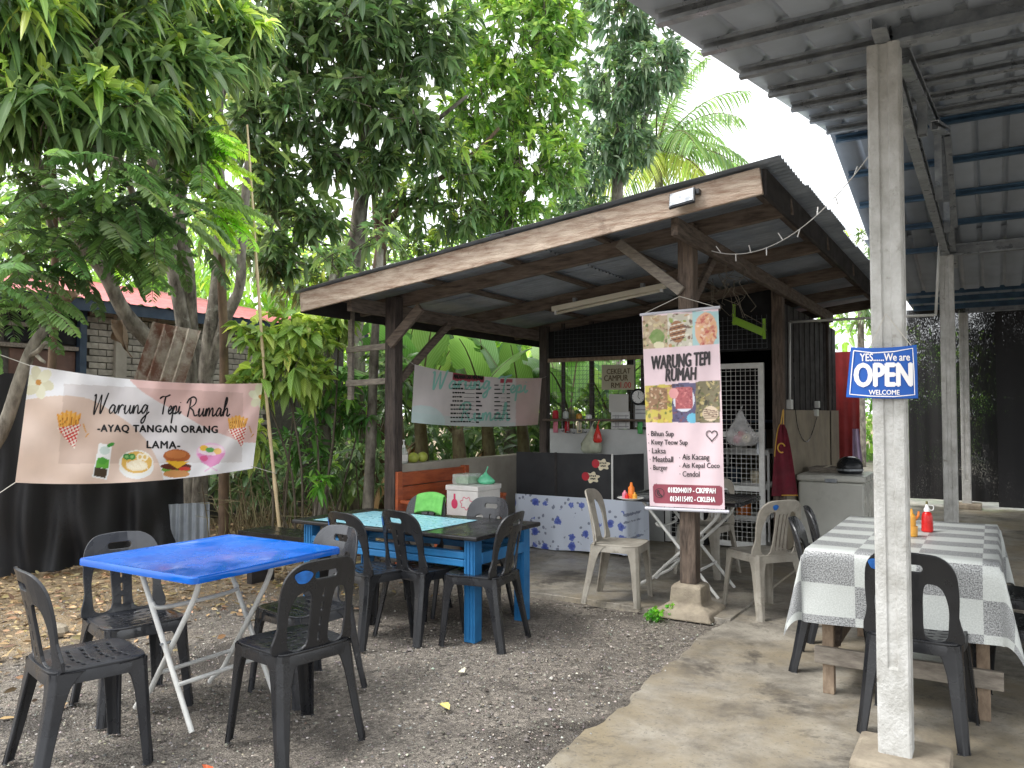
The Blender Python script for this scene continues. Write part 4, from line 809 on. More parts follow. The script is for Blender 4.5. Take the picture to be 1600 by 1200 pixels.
# ------------------------------------------------------------------ printed sheets: the print is computed from drawing coordinates
printmat('vinyl_print', 0.42, 0.15); printmat('paper_print', 0.6, 0.1)
class Sheet:
    """surf(u,v,off)->xyz ; to_draw(u,v)->drawing x,y ; from_draw(x,y)->u,v"""
    def __init__(s, surf, to_draw, from_draw, nu, nv):
        s.surf, s.td, s.fd, s.nu, s.nv = surf, to_draw, from_draw, nu, nv
        U, Vv = np.meshgrid(np.linspace(0, 1, nu + 1), np.linspace(0, 1, nv + 1)); s.U, s.Vv = U.ravel(), Vv.ravel(); s.x, s.y = to_draw(s.U, s.Vv); s.c = np.ones((len(s.U), 3)) * 0.8
    def put(s, mask, col, a=1.0):
        mask = np.clip(np.asarray(mask, float) * a, 0, 1)[:, None]; s.c = s.c * (1 - mask) + np.array(lin(*col)) * mask
    def ell(s, cx, cy, rx, ry, col, rot=0.0, a=1.0):
        c_, s_ = math.cos(rot), math.sin(rot); dx, dy = s.x - cx, s.y - cy; s.put(((dx * c_ + dy * s_) / rx) ** 2 + ((-dx * s_ + dy * c_) / ry) ** 2 < 1, col, a)
    def poly(s, pts, col, a=1.0):
        inside = np.zeros(len(s.x), bool); n = len(pts)
        for i in range(n):
            (x0, y0), (x1, y1) = pts[i], pts[(i + 1) % n]; c = ((y0 > s.y) != (y1 > s.y)) & (s.x < (x1 - x0) * (s.y - y0) / ((y1 - y0) or 1e-9) + x0); inside ^= c
        s.put(inside, col, a)
    def line(s, x0, y0, x1, y1, w, col, a=1.0):
        dx, dy = x1 - x0, y1 - y0; t = np.clip(((s.x - x0) * dx + (s.y - y0) * dy) / (dx * dx + dy * dy + 1e-9), 0, 1); s.put(np.hypot(s.x - x0 - t * dx, s.y - y0 - t * dy) < w / 2, col, a)
    def photo(s, x0, x1, y0, y1, cols, n=60, seed=0, rmin=6, rmax=22, shape=None):
        """a crowd of small colour patches standing for a food picture"""
        g = np.random.default_rng(seed); s.poly([(x0, y0), (x1, y0), (x1, y1), (x0, y1)], cols[0]); keep = s.c.copy(); ins = (s.x > x0) & (s.x < x1) & (s.y > y0) & (s.y < y1)
        if shape: s.ell(*shape)
        for _ in range(n):
            cx, cy = g.uniform(x0, x1), g.uniform(y0, y1)
            if shape: a_, r_ = g.uniform(0, 6.28), math.sqrt(g.uniform(0, 0.8)); cx, cy = shape[0] + shape[2] * r_ * math.cos(a_), shape[1] + shape[3] * r_ * math.sin(a_)
            s.ell(cx, cy, g.uniform(rmin, rmax), g.uniform(rmin, rmax) * 0.6, cols[1 + g.integers(len(cols) - 1)], g.uniform(0, 3.1), g.uniform(0.5, 1))
        s.c = np.where(ins[:, None], s.c, keep)
    def build(s, name, m, parent, keep=True):
        V = np.array([s.surf(u, v, 0.0) for u, v in zip(s.U, s.Vv)]); k = s.nu + 1; i, j = np.meshgrid(np.arange(s.nu), np.arange(s.nv)); a = (j * k + i).ravel()
        return mesh_obj(name, V, np.stack([a, a + 1, a + k + 1, a + k], 1), m, parent, smooth=True, tint=s.c)
    def ink(s, parts, name, m, parent, off=0.004):
        """lay 2-D lettering given in drawing coordinates on the sheet"""
        VV, FF = [], []; k = 0
        flat = []
        for p in parts: flat += p if isinstance(p, list) else [p]
        for q, (V, F) in enumerate(flat):
            for a, b in V: u, v = s.fd(a, b); VV.append(s.surf(u, v, off + 0.0001 * (q % 30)))
            FF += [[i + k for i in f] for f in F]; k += len(V)
        return mesh_obj(name, VV, FF, m, parent)
def word(t, x0, x1, y0, y1, bold=0.02, shear=0.0, tilt=0.0, space=1.0):
    V, F = text2d(t, x1 - x0, y1 - y0, 0.0, shear, space); c, s = math.cos(tilt), math.sin(tilt); V = np.stack([V[:, 0] * c + V[:, 1] * s, -V[:, 1] * c + V[:, 0] * s], 1)   # drawing y runs downwards
    V = V + np.array([(x0 + x1) / 2, (y0 + y1) / 2]); e = bold * (y1 - y0) * 1.6; F = [f[::-1] for f in F]
    return [(V + np.array(d), F) for d in (((0, 0),) if e == 0 else ((0, 0), (e, 0), (-e, 0), (0, e * 0.7), (0, -e * 0.7)))]
LET = {
 'W': (0.95, [[(0.02, 0.92), (0.12, 1.0), (0.1, 0.6), (0.06, 0.05), (0.1, 0.0), (0.3, 0.55), (0.46, 1.0), (0.44, 0.5), (0.44, 0.02), (0.55, 0.2), (0.72, 0.7), (0.86, 1.1)]]),
 'a': (0.5, [[(0.36, 0.4), (0.22, 0.46), (0.05, 0.2), (0.1, 0.02), (0.25, 0.1), (0.38, 0.42), (0.36, 0.12), (0.42, 0.02), (0.52, 0.14)]]),
 'r': (0.42, [[(0.0, 0.12), (0.1, 0.44), (0.12, 0.3), (0.1, 0.0), (0.16, 0.28), (0.28, 0.46), (0.4, 0.42)]]),
 'u': (0.52, [[(0.0, 0.2), (0.08, 0.44), (0.06, 0.1), (0.14, 0.0), (0.3, 0.2), (0.38, 0.45), (0.36, 0.1), (0.44, 0.02), (0.54, 0.16)]]),
 'n': (0.52, [[(0.0, 0.14), (0.08, 0.44), (0.06, 0.0), (0.16, 0.32), (0.3, 0.46), (0.34, 0.3), (0.34, 0.06), (0.42, 0.02), (0.54, 0.16)]]),
 'g': (0.5, [[(0.38, 0.4), (0.22, 0.46), (0.06, 0.2), (0.12, 0.02), (0.26, 0.12), (0.4, 0.44), (0.36, 0.0), (0.24, -0.42), (0.1, -0.5), (0.08, -0.34), (0.3, -0.1), (0.52, 0.1)]]),
 'T': (0.72, [[(-0.05, 0.86), (0.2, 0.98), (0.5, 0.98), (0.85, 1.08)], [(0.46, 1.0), (0.36, 0.5), (0.3, -0.02)]]),
 'e': (0.4, [[(0.02, 0.14), (0.2, 0.2), (0.32, 0.36), (0.22, 0.46), (0.08, 0.26), (0.12, 0.04), (0.26, 0.02), (0.42, 0.16)]]),
 'p': (0.52, [[(0.0, 0.16), (0.1, 0.44), (0.06, 0.0), (0.0, -0.52)], [(0.06, 0.1), (0.18, 0.4), (0.32, 0.44), (0.36, 0.24), (0.24, 0.04), (0.1, 0.06), (0.3, 0.03), (0.54, 0.16)]]),
 'i': (0.26, [[(0.0, 0.16), (0.1, 0.44), (0.08, 0.1), (0.14, 0.02), (0.28, 0.16)], [(0.15, 0.62), (0.17, 0.66)]]),
 'R': (0.85, [[(0.24, 0.95), (0.18, 0.5), (0.08, -0.04)], [(-0.05, 0.72), (0.1, 0.95), (0.4, 1.08), (0.62, 0.95), (0.56, 0.68), (0.26, 0.5), (0.2, 0.48), (0.44, 0.34), (0.6, 0.04), (0.82, 0.1)]]),
 'm': (0.78, [[(0.0, 0.14), (0.08, 0.44), (0.06, 0.0), (0.16, 0.34), (0.26, 0.46), (0.3, 0.3), (0.28, 0.0), (0.4, 0.34), (0.52, 0.46), (0.56, 0.3), (0.56, 0.06), (0.64, 0.02), (0.8, 0.16)]]),
 'h': (0.55, [[(0.0, 0.16), (0.24, 0.7), (0.28, 0.98), (0.2, 1.02), (0.12, 0.6), (0.06, 0.0), (0.16, 0.3), (0.3, 0.46), (0.36, 0.3), (0.34, 0.06), (0.44, 0.02), (0.56, 0.14)]])}
def script(t, x0, x1, ybase, hgt, w, shear=0.22):
    tot = sum(LET[c][0] for c in t); k = (x1 - x0) / tot; out = []; x = x0
    for c in t:
        adv, st = LET[c]
        for pts in st:
            P = np.array(spline(pts, 6)); Q = np.stack([x + P[:, 0] * k + shear * P[:, 1] * hgt * 0.4, ybase - P[:, 1] * hgt], 1); n = len(Q)
            out.append(ribbon(Q, w * (0.65 + 0.5 * np.abs(np.sin(np.linspace(0.3, 2.8, n) * 2)))))
        x += adv * k
    return [(V, [f[::-1] for f in F]) for V, F in out]
W('black_ink', lin(24, 22, 24), 0.45, var=0.1); W('white_ink', lin(238, 236, 236), 0.45, var=0.03); W('teal_ink', lin(140, 196, 182), 0.5, var=0.1); W('string', lin(200, 196, 186), 0.8)
# ---- big pink and beige banner between the net fence and the bamboo pole
Z0, Z1 = 5.55, 7.08
def s_of_u(u): return u * Z1 / (Z0 + u * (Z1 - Z0))
def u_of_s(s): return s * Z0 / (Z1 - s * (Z1 - Z0))
def edges7(s): return 40 + 120 * s - 5 * s * s + 160 * s * (1 - s), 776 - 88 * s + 165 * s * (1 - s)     # top and bottom edge in drawing units
def td7(u, v):
    s = s_of_u(u); t, b = edges7(s); xl = 15 + 95 * v; xr = 1500 + 62 * v; return xl + s * (xr - xl), t + (1 - v) * (b - t)
def fd7(x, y):
    v = 0.5
    for _ in range(5):
        xl = 15 + 95 * v; xr = 1500 + 62 * v; s = (x - xl) / (xr - xl); t, b = edges7(s); v = 1 - (y - t) / (b - t)
    return u_of_s(s), v
def surf7(u, v, off):
    x, y = td7(u, v); px, py = 20 + x * 0.25, 560 + y * 0.25; dep = Z0 + (Z1 - Z0) * u
    dep += 0.028 * math.sin(11 * u + 3 * v) + 0.02 * math.sin(23 * u - 7 * v) + 0.012 * math.sin(14 * (u + v)) * (1 - u) + 0.03 * math.exp(-((u - v * 0.3 - 0.72) / 0.05) ** 2) + 0.03 * math.sin(3.1 * v) * math.sin(3.14 * u) + 0.012 * math.sin(60 * u) * max(0, v - 0.8) * 5 - off
    return D(px, py, dep)
S = Sheet(surf7, td7, fd7, 300, 130)
S.put(np.ones(len(S.x)), (242, 240, 242))
S.poly([tuple(p) for p in spline([(-50, 290), (100, 255), (300, 232), (480, 255), (640, 345), (780, 450), (870, 570), (930, 700), (950, 830)], 6)] + [(-60, 830)], (230, 206, 190))
S.poly([(730, 100)] + [tuple(p) for p in spline([(735, 140), (800, 200), (900, 265), (1050, 345), (1200, 430), (1350, 490), (1450, 525), (1620, 520)], 6)] + [(1620, 80)], (236, 198, 192))
S.poly([(320, 158), (1440, 215), (1432, 650), (285, 660)], (150, 116, 98), 0.26)
def flower(cx, cy, r):
    for k in range(6): a = k * 1.047 + 0.3; S.ell(cx + 0.55 * r * math.cos(a), cy + 0.6 * r * math.sin(a), r * 0.55, r * 0.36, (238, 234, 208) if k % 2 else (226, 220, 190), a)
    S.ell(cx, cy, r * 0.2, r * 0.2, (206, 146, 70))
flower(160, 150, 92); flower(1550, 240, 72)
def fries(cx, cy, k):
    for i in range(-5, 6): S.line(cx + i * 9 * k, cy + 20 * k, cx + i * 14 * k + 6, cy - (105 - 5 * abs(i) + 9 * (i % 2)) * k, 13 * k, (228, 160, 66) if i % 2 else (240, 186, 96)); 
    for i in range(-4, 5): S.line(cx + i * 11 * k + 4, cy + 20 * k, cx + i * 15 * k + 10, cy - (80 - 4 * abs(i)) * k, 2.5 * k, (150, 84, 30))
    tri = [(cx - 70 * k, cy - 5 * k), (cx + 78 * k, cy - 30 * k), (cx + 40 * k, cy + 128 * k)]; S.poly(tri, (246, 236, 224)); base = S.c.copy()
    q = ((np.floor((S.x + 0.4 * S.y) / (15 * k)) + np.floor((S.y - 0.3 * S.x) / (15 * k))) % 2) == 0; t = S.c.copy(); S.c = base; before = S.c.copy(); S.poly(tri, (206, 54, 48)); S.c = np.where(q[:, None], S.c, before)
    S.line(cx + 95 * k, cy - 30 * k, cx + 112 * k, cy + 20 * k, 8 * k, (214, 156, 80)); S.line(cx + 110 * k, cy + 50 * k, cx + 128 * k, cy + 30 * k, 8 * k, (214, 156, 80))
fries(345, 440, 1.0); fries(1400, 450, 0.82)
# iced drink, noodle bowl, burger, dessert
S.poly([(540, 528), (622, 545), (590, 760), (495, 742)], (240, 240, 238)); S.poly([(530, 620), (604, 632), (596, 690), (516, 680)], (104, 176, 66)); S.poly([(514, 680), (594, 692), (580, 748), (504, 734)], (74, 62, 48)); S.ell(575, 575, 32, 26, (206, 220, 214)); S.ell(560, 640, 30, 22, (84, 160, 60)); S.ell(612, 540, 26, 12, (70, 150, 60), -0.4)
S.ell(772, 680, 108, 74, (240, 240, 238)); S.ell(772, 655, 108, 82, (240, 238, 230)); S.ell(774, 650, 96, 68, (226, 182, 92)); S.ell(775, 670, 66, 34, (240, 226, 196)); 
for k in range(9): S.line(712 + 14 * k, 650 + 8 * (k % 3), 730 + 14 * k, 690, 7, (248, 238, 214))
for x_ in (712, 745): S.ell(x_, 614, 23, 20, (64, 140, 68)); S.ell(x_, 614, 12, 10, (150, 196, 120))
for x_ in (795, 825): S.ell(x_, 616, 22, 24, (244, 232, 206)); S.ell(x_, 616, 11, 12, (226, 190, 110))
S.ell(1025, 610, 84, 42, (176, 98, 52)); S.ell(1020, 600, 66, 26, (200, 124, 70)); S.ell(1020, 695, 92, 22, (120, 170, 70)); S.ell(1020, 675, 96, 22, (98, 48, 36)); S.poly([(950, 640), (1100, 645), (1030, 690)], (240, 186, 54)); S.ell(1075, 690, 40, 12, (206, 66, 52)); S.ell(1022, 722, 82, 24, (214, 154, 96))
S.ell(1238, 590, 92, 62, (238, 196, 222)); S.poly([(1150, 595), (1328, 590), (1290, 655), (1238, 682), (1180, 650)], (230, 150, 198)); S.ell(1238, 572, 80, 34, (246, 222, 232)); S.ell(1195, 560, 26, 18, (238, 190, 70)); S.ell(1232, 572, 28, 16, (96, 170, 90)); S.ell(1280, 580, 24, 20, (244, 200, 120)); S.ell(1195, 625, 26, 18, (226, 100, 150)); S.line(1238, 680, 1200, 705, 8, (238, 200, 226)); S.line(1238, 680, 1275, 700, 8, (238, 200, 226))
lb = root('printed_banner', 'wide pink and beige banner with handwritten title and food drawings', 'banner', tuple(D(215, 755, 6.2)))
S.build('sheet', 'vinyl_print', lb)
S.ink(script('Warung', 500, 850, 345, 118, 8.5) + script('Tepi', 915, 1050, 348, 112, 8.5) + script('Rumah', 1085, 1355, 362, 112, 8.5), 'title_lettering', 'black_ink', lb)
S.ink([word('-AYAQ TANGAN ORANG', 530, 1280, 418, 470, 0.035, 0, 0.012, 1.12), word('LAMA-', 838, 1045, 517, 562, 0.035, 0, 0.02, 1.12)], 'subtitle_lettering', 'black_ink', lb)
for k, (u, v, q) in enumerate(((0.005, 0.99, D(-40, 540, 5.4)), (0.995, 0.985, D(424, 596, 7.12)), (0.99, 0.03, D(432, 740, 7.14)), (0.01, 0.02, D(-30, 790, 5.4)))):
    MB().tube([surf7(u, v, 0), q], 0.003, 5).build('tie_string', 'string', lb)
# ---- bamboo pole
bp_ = [D(444, 893, 7.15), D(418, 640, 7.15), D(402, 430, 7.12), D(394, 310, 7.1), D(386, 195, 7.08)]; bp_[0][2] = -0.02
po = root('bamboo_pole', 'thin leaning bamboo pole carrying the end of the pink banner', 'pole', tuple(bp_[0])); P = spline(bp_, 14); n = len(P); rr = [(0.0165 - 0.008 * i / n) * (1.18 if i % 4 == 0 else 1.0) for i in range(n)]
MB().tube(P, rr, 9).build('pole', 'bamboo', po, smooth=True)
# ---- hanging vertical menu banner (drawing = 494 x 1200)
VB_TL, VB_TR, VB_BL, VB_BR = [np.array(p, float) for p in ((10, 82), (432, 42), (52, 1132), (470, 1150))]
def td6(u, v): a = VB_BL[0] * (1 - u) * (1 - v) + VB_BR[0] * u * (1 - v) + VB_TL[0] * (1 - u) * v + VB_TR[0] * u * v; b = VB_BL[1] * (1 - u) * (1 - v) + VB_BR[1] * u * (1 - v) + VB_TL[1] * (1 - u) * v + VB_TR[1] * u * v; return a, b
def fd6(x, y):
    u = v = 0.5
    for _ in range(12):
        a, b = td6(u, v); u += (x - a) / 420; v -= (y - b) / 1080
    return u, v
def surf6(u, v, off):
    x, y = td6(u, v); x += 5 * math.sin(7 * v + 1) * (1 - v) * (0.5 - u)
    return PY(1000 + x * 0.2834, 470 + y * 0.2833, 5.335 + 0.012 * math.sin(6 * u + 3 * v) + 0.008 * math.sin(14 * u - 7 * v) + 0.02 * (1 - v) * math.sin(3 * u + 1) - off)
S = Sheet(surf6, td6, fd6, 110, 270)
S.put(np.ones(len(S.x)), (232, 208, 214))
def tilt(x, y): return y - 0.085 * (x - 20)
def quad(x0, x1, y0, y1, k=-0.09): return [(x0, y0 + k * (x0 - 20)), (x1, y0 + k * (x1 - 20)), (x1, y1 + k * (x1 - 20)), (x0, y1 + k * (x0 - 20))]
GREENS = [(150, 130, 104), (110, 140, 70), (80, 120, 56), (212, 196, 150), (178, 146, 110), (128, 96, 70), (226, 214, 180)]
S.photo(15, 155, 80, 285, [(188, 168, 140)] + GREENS[1:], 70, 1, 5, 17); S.photo(152, 292, 70, 275, [(206, 200, 182), (196, 140, 84), (120, 84, 62), (150, 170, 84), (236, 230, 216), (108, 76, 60)], 60, 2, 5, 20); S.ell(205, 170, 44, 60, (168, 120, 84)); 
for k in range(6): S.line(168, 140 + 16 * k, 250, 120 + 16 * k, 6, (92, 60, 50) if k % 2 else (236, 226, 210))
S.photo(290, 436, 58, 268, [(168, 204, 206), (232, 190, 160), (206, 130, 110), (226, 176, 120), (240, 214, 190), (188, 88, 76), (222, 160, 132)], 90, 3, 5, 18, (364, 160, 62, 96, (226, 176, 140)))
S.ell(95, 200, 40, 44, (110, 150, 70), 0, 0.8); S.ell(105, 245, 30, 20, (228, 220, 186))
S.photo(28, 180, 462, 672, [(206, 190, 92), (210, 186, 60), (136, 96, 70), (112, 124, 64), (200, 160, 120), (232, 210, 110), (176, 120, 84)], 90, 4, 5, 17); S.ell(98, 540, 60, 66, (150, 112, 84), 0, 0.6); S.photo(52, 150, 480, 600, [(150, 116, 88), (120, 90, 66), (190, 150, 116), (108, 118, 62), (214, 190, 160)], 60, 14, 4, 10)
S.photo(178, 308, 452, 670, [(92, 88, 120), (64, 52, 66), (128, 80, 92), (88, 64, 78), (48, 44, 70)], 50, 5, 5, 14); S.ell(242, 545, 60, 68, (214, 216, 228)); S.photo(196, 290, 476, 596, [(172, 92, 96), (150, 70, 78), (206, 130, 128), (128, 60, 70), (196, 110, 112)], 50, 6, 3, 9); S.ell(186, 510, 26, 30, (226, 160, 160)); S.ell(288, 648, 30, 28, (110, 186, 214))
S.photo(306, 440, 440, 672, [(128, 120, 92), (96, 104, 60), (166, 150, 96), (208, 190, 132), (112, 88, 66), (70, 70, 54)], 90, 7, 4, 15); S.ell(388, 622, 44, 42, (216, 196, 170)); 
for k in range(5): S.line(352, 598 + 12 * k, 424, 610 + 9 * k, 5, (104, 74, 60))
S.poly([(8, 268), (436, 236), (440, 436), (24, 470)], (232, 208, 214))
bx_ = rrect(70, 458, 1008, 1116, 18, 4); S.poly([(x, y + 0.035 * (x - 70)) for x, y in bx_], (150, 72, 86))
vb = root('menu_banner', 'tall pale pink hanging banner with food photos and menu list', 'banner', tuple(PY(1075, 795, 5.335)))
S.build('sheet', 'vinyl_print', vb)
S.ink([word('WARUNG TEPI', 66, 388, 292, 366, 0.03, 0.22, -0.085), word('RUMAH', 140, 312, 370, 440, 0.03, 0.22, -0.06)], 'title_lettering', 'ink_grey', vb)
rows = [('Bihun Sup', 62, 186, 718, 756), ('Kuey Teow Sup', 63, 262, 766, 802), ('Laksa', 66, 142, 812, 842), ('Meatball', 70, 182, 858, 890), ('Burger', 72, 150, 906, 942), ('Ais Kacang', 233, 382, 846, 886), ('Ais Kepal Coco', 234, 440, 894, 930), ('Cendol', 235, 328, 940, 970)]
parts = [word(t, a, b, c, d, 0.012, 0.0, 0.01) for t, a, b, c, d in rows]
for t, a, b, c, d in rows: parts.append(ribbon([(a - 17, (c + d) / 2), (a - 13, (c + d) / 2)], 5))
ht = lambda k, dx: [(395 + dx + k * 2.05 * 16 * math.sin(t) ** 3, 742 - k * 2.3 * (13 * math.cos(t) - 5 * math.cos(2 * t) - 2 * math.cos(3 * t) - math.cos(4 * t))) for t in np.linspace(0, 6.283, 40)]
parts += [ribbon(ht(0.95, 0), 3.2), ribbon(ht(0.82, 1), 2.6)]
S.ink(parts, 'menu_lettering', 'ink_grey', vb)
cir = lambda cx, cy, r: [(cx + r * math.cos(t), cy + r * math.sin(t)) for t in np.linspace(0, 6.283, 30)]
S.ink([ribbon(cir(106, 1060, 25), 3), ribbon(spline([(92, 1048), (98, 1070), (118, 1078), (112, 1068), (104, 1062), (100, 1048), (94, 1044)], 4), 5)], 'phone_symbol', 'ink_grey', vb)
S.ink([word('0182044019 - CIKPIPAH', 154, 418, 1031, 1060, 0.03, 0, 0.02), word('0134115492 - CIKLEHA', 166, 416, 1080, 1108, 0.03, 0, 0.02)], 'phone_lettering', 'white_ink', vb)
W('batten', lin(196, 196, 204), 0.5)
MB().tube([surf6(-0.02, 1.005, 0), surf6(1.02, 1.005, 0)], 0.011, 8).build('top_batten', 'batten', vb); MB().tube([surf6(-0.06, -0.012, 0.01), surf6(1.06, -0.012, 0.01)], 0.012, 8).build('bottom_batten', 'batten', vb)
nl = PY(1062, 463, 5.36); 
for u in (0.02, 0.97): MB().tube([surf6(u, 1.008, 0.006), nl], 0.0025, 5).build('hanging_string', 'string', vb)
# ---- menu banner at the left side of the shed (drawing 1600 x 1067)
MX = -4.50
def ed4(s): return 298 + 80 * s - 10 * s * s + 90 * s * (1 - s), 600 + 12 * s + 62 * s * (1 - s)
def td4(u, v): s = u * 1.0; s = u * 7.45 / (5.75 + u * 1.7) if True else u; t, b = ed4(s); xl = 875 + 18 * v; xr = 1535 + 20 * v; return xl + s * (xr - xl), t + (1 - v) * (b - t)
def fd4(x, y):
    v = 0.5
    for _ in range(5): xl = 875 + 18 * v; xr = 1535 + 20 * v; s = (x - xl) / (xr - xl); t, b = ed4(s); v = 1 - (y - t) / (b - t)
    return s * 5.75 / (7.45 - s * 1.7), v
def surf4(u, v, off): x, y = td4(u, v); return PX(380 + x * 0.3, 480 + y * 0.3, MX + 0.015 * math.sin(9 * u + 2 * v) + 0.02 * math.sin(17 * u - 4 * v) * (0.4 + 0.6 * (1 - v)) + off)
S = Sheet(surf4, td4, fd4, 150, 70); S.put(np.ones(len(S.x)), (214, 206, 206)); S.put(S.y - 0.1 * S.x > 460, (190, 210, 208), 0.5); S.put(S.x > 1420, (206, 168, 162), 0.7); S.ell(930, 600, 120, 90, (196, 220, 220), 0, 0.7)
S.poly([(1092, 340), (1256, 356), (1256, 392), (1092, 384)], (176, 72, 88)); S.poly([(1340, 372), (1404, 374), (1404, 394), (1340, 394)], (176, 72, 88))
mb = root('menu_banner', 'white and teal price list banner strung along the shed side above the low wall', 'banner', tuple(PX(745, 660, MX)))
S.build('sheet', 'vinyl_print', mb)
S.ink(script('Warung', 985, 1290, 425, 88, 9, 0.1) + script('Tepi', 1330, 1480, 445, 85, 9, 0.1) + script('Rumah', 1130, 1390, 590, 88, 9, 0.1), 'title_lettering', 'teal_ink', mb, 0.003)
parts = [word('MAKANAN DAN MINUMAN', 1098, 1250, 352, 376, 0.03, 0, 0.05)]; g = np.random.default_rng(3)
for k in range(10):
    y = 402 + 21.5 * k; xa = 1090 if k < 5 else 1080; x = xa
    while x < (1140 if k < 5 else 1180): w = g.uniform(6, 16); parts.append(ribbon([(x, y), (x + w, y + 0.5)], g.uniform(6, 9))); x += w + 3
    parts.append(ribbon([(1150 if k < 5 else 1188, y + 3), (1205, y + 5)], 2)); parts.append(ribbon([(1212, y + 3), (1228 + 8 * (k % 3), y + 4)], 8))
    if k < 9: parts += [ribbon([(1308, y + 4), (1330 + 9 * (k % 3), y + 4)], 6), ribbon([(1342, y + 6), (1365, y + 6)], 1.8), ribbon([(1372, y + 5), (1390, y + 5)], 6)]
S.ink(parts, 'price_lettering', 'black_ink', mb, 0.006)['kind'] = 'stuff'
MB().tube([surf4(0, 0.99, 0), (PLX + 0.06, FY + 0.05, surf4(0, 1, 0)[2] + 0.06)], 0.002, 5).build('tie_string', 'string', mb); MB().tube([surf4(1, 0.99, 0), (PLX + 0.05, BY - 0.05, surf4(1, 1, 0)[2] + 0.02)], 0.002, 5).build('tie_string', 'string', mb)
# ---- OPEN sign hung on the first concrete post (drawing 873 x 1200)
def td8(u, v): return (115 + 20 * v) * (1 - u) + (421 - 6 * v) * u, (711 - 214 * v) * (1 - u) + (716 - 229 * v) * u + 20 * u * (1 - u) * (0.6 + v)
def fd8(x, y):
    u = v = 0.5
    for _ in range(14): a, b = td8(u, v); u += (x - a) / 295; v -= (y - b) / 220
    return u, v
def surf8(u, v, off): x, y = td8(u, v); return PY(1280 + x * 0.36667, 360 + y * 0.36667, 3.405 + 0.10 * (u - 0.5) ** 2 - off * 0.5)
S = Sheet(surf8, td8, fd8, 90, 60); S.put(np.ones(len(S.x)), (8, 92, 188))
osn = root('open_sign', 'blue and white OPEN sign hung on the concrete post', 'sign', tuple(PY(1380, 622, 3.40))); o = S.build('plate', 'vinyl_print', osn); md = o.modifiers.new('solid', 'SOLIDIFY'); md.thickness = 0.003; md.offset = 0
fr = []
pts = [(147, 512), (230, 522), (320, 516), (398, 502), (404, 600), (407, 700), (320, 708), (220, 706), (130, 698), (138, 600), (147, 512)]
fr.append(ribbon(pts, 4.5)); 
S.ink([word('YES......We are', 174, 386, 524, 556, 0.02, 0, -0.01), word('OPEN', 152, 394, 566, 664, 0.035, 0, -0.012), word('WELCOME', 212, 342, 680, 700, 0.025)] + fr, 'lettering', 'white_ink', osn, 0.012)
nl = PY(1384, 490, 3.425)
for u in (0.28, 0.92): MB().tube([surf8(u, 0.99, 0.0), nl], 0.0018, 5).build('hanging_string', 'string', osn)
# ------------------------------------------------------------------ small things in and around the shed
W('bench_wood', lin(176, 92, 52), 0.45, col2=lin(132, 62, 36), scale=5, aniso=(6, 1, 6), bump=0.15); W('foam_white', lin(224, 222, 218), 0.7, col2=lin(204, 202, 198), scale=8); W('green_plastic', lin(80, 176, 96), 0.35, var=0.2)
filmmat('clear_plastic', (0.8, 0.85, 0.82), 0.35); filmmat('clear_bag', (0.85, 0.85, 0.85), 0.3); filmmat('green_bag', (0.15, 0.6, 0.35), 0.7); filmmat('red_bag', (0.75, 0.05, 0.04), 0.9); filmmat('pale_bag', (0.75, 0.78, 0.62), 0.6)
bn = root('wooden_bench', 'orange-brown slatted wooden bench against the low wall', 'bench', (-4.28, 5.95, 0.03))
for i, z in enumerate((0.52, 0.645, 0.77)): MB().bb(-4.52, -4.495, 5.5, 6.5, z, z + 0.118).build('back_slat', 'bench_wood', bn, bevel=0.004)
for y in (5.46, 6.5): MB().bb(-4.535, -4.475, y - 0.03, y + 0.04, 0.03, 0.9).build('back_post', 'bench_wood', bn, bevel=0.006)
for i in range(4): MB().bb(-4.46 + i * 0.105, -4.37 + i * 0.105, 5.45, 6.54, 0.40, 0.425).build('seat_slat', 'bench_wood', bn, bevel=0.004)
for y in (5.49, 6.5): MB().bb(-4.10, -4.04, y - 0.03, y + 0.03, 0.03, 0.62).build('front_leg', 'bench_wood', bn, bevel=0.006); MB().bb(-4.49, -4.03, y - 0.032, y + 0.032, 0.62, 0.65).build('armrest', 'bench_wood', bn, bevel=0.006)
fb = root('foam_box', 'white foam cool box with pink fruit print on the wooden bench', 'box', (-4.1, 6.05, 0.426))
c = (-4.09, 6.05)
MB().bb(c[0] - 0.17, c[0] + 0.17, c[1] - 0.19, c[1] + 0.19, 0.427, 0.72).build('box_body', 'foam_white', fb, bevel=0.008); MB().bb(c[0] - 0.178, c[0] + 0.178, c[1] - 0.198, c[1] + 0.198, 0.72, 0.765).build('lid', 'foam_white', fb, bevel=0.006)
W('pink_print', lin(222, 70, 110), 0.6)
MB().add([(c[0] - 0.08 + 0.035 * math.cos(a), c[1] - 0.1915, 0.60 + 0.045 * math.sin(a)) for a in np.linspace(0, 6.283, 18, endpoint=False)], [tuple(range(18))]).build('fruit_print', 'pink_print', fb); MB().box((c[0] - 0.08, c[1] - 0.1915, 0.665), (0.02, 0.001, 0.05)).build('fruit_print', 'pink_print', fb)
sm_ = [((0.06 + 0.01 * math.sin(7 * a)) * math.cos(a), (0.05 + 0.01 * math.sin(7 * a)) * math.sin(a)) for a in np.linspace(0, 6.283, 40)]
V, F = ribbon(sm_, 0.006); mesh_obj('cloud_print', [(c[0] + 0.05 + a, c[1] - 0.192, 0.61 + b) for a, b in V], F, 'pink_print', fb)
tb = root('plastic_tub', 'clear plastic tub of green packets on the foam box lid', 'tub', (c[0] - 0.06, c[1], 0.765))
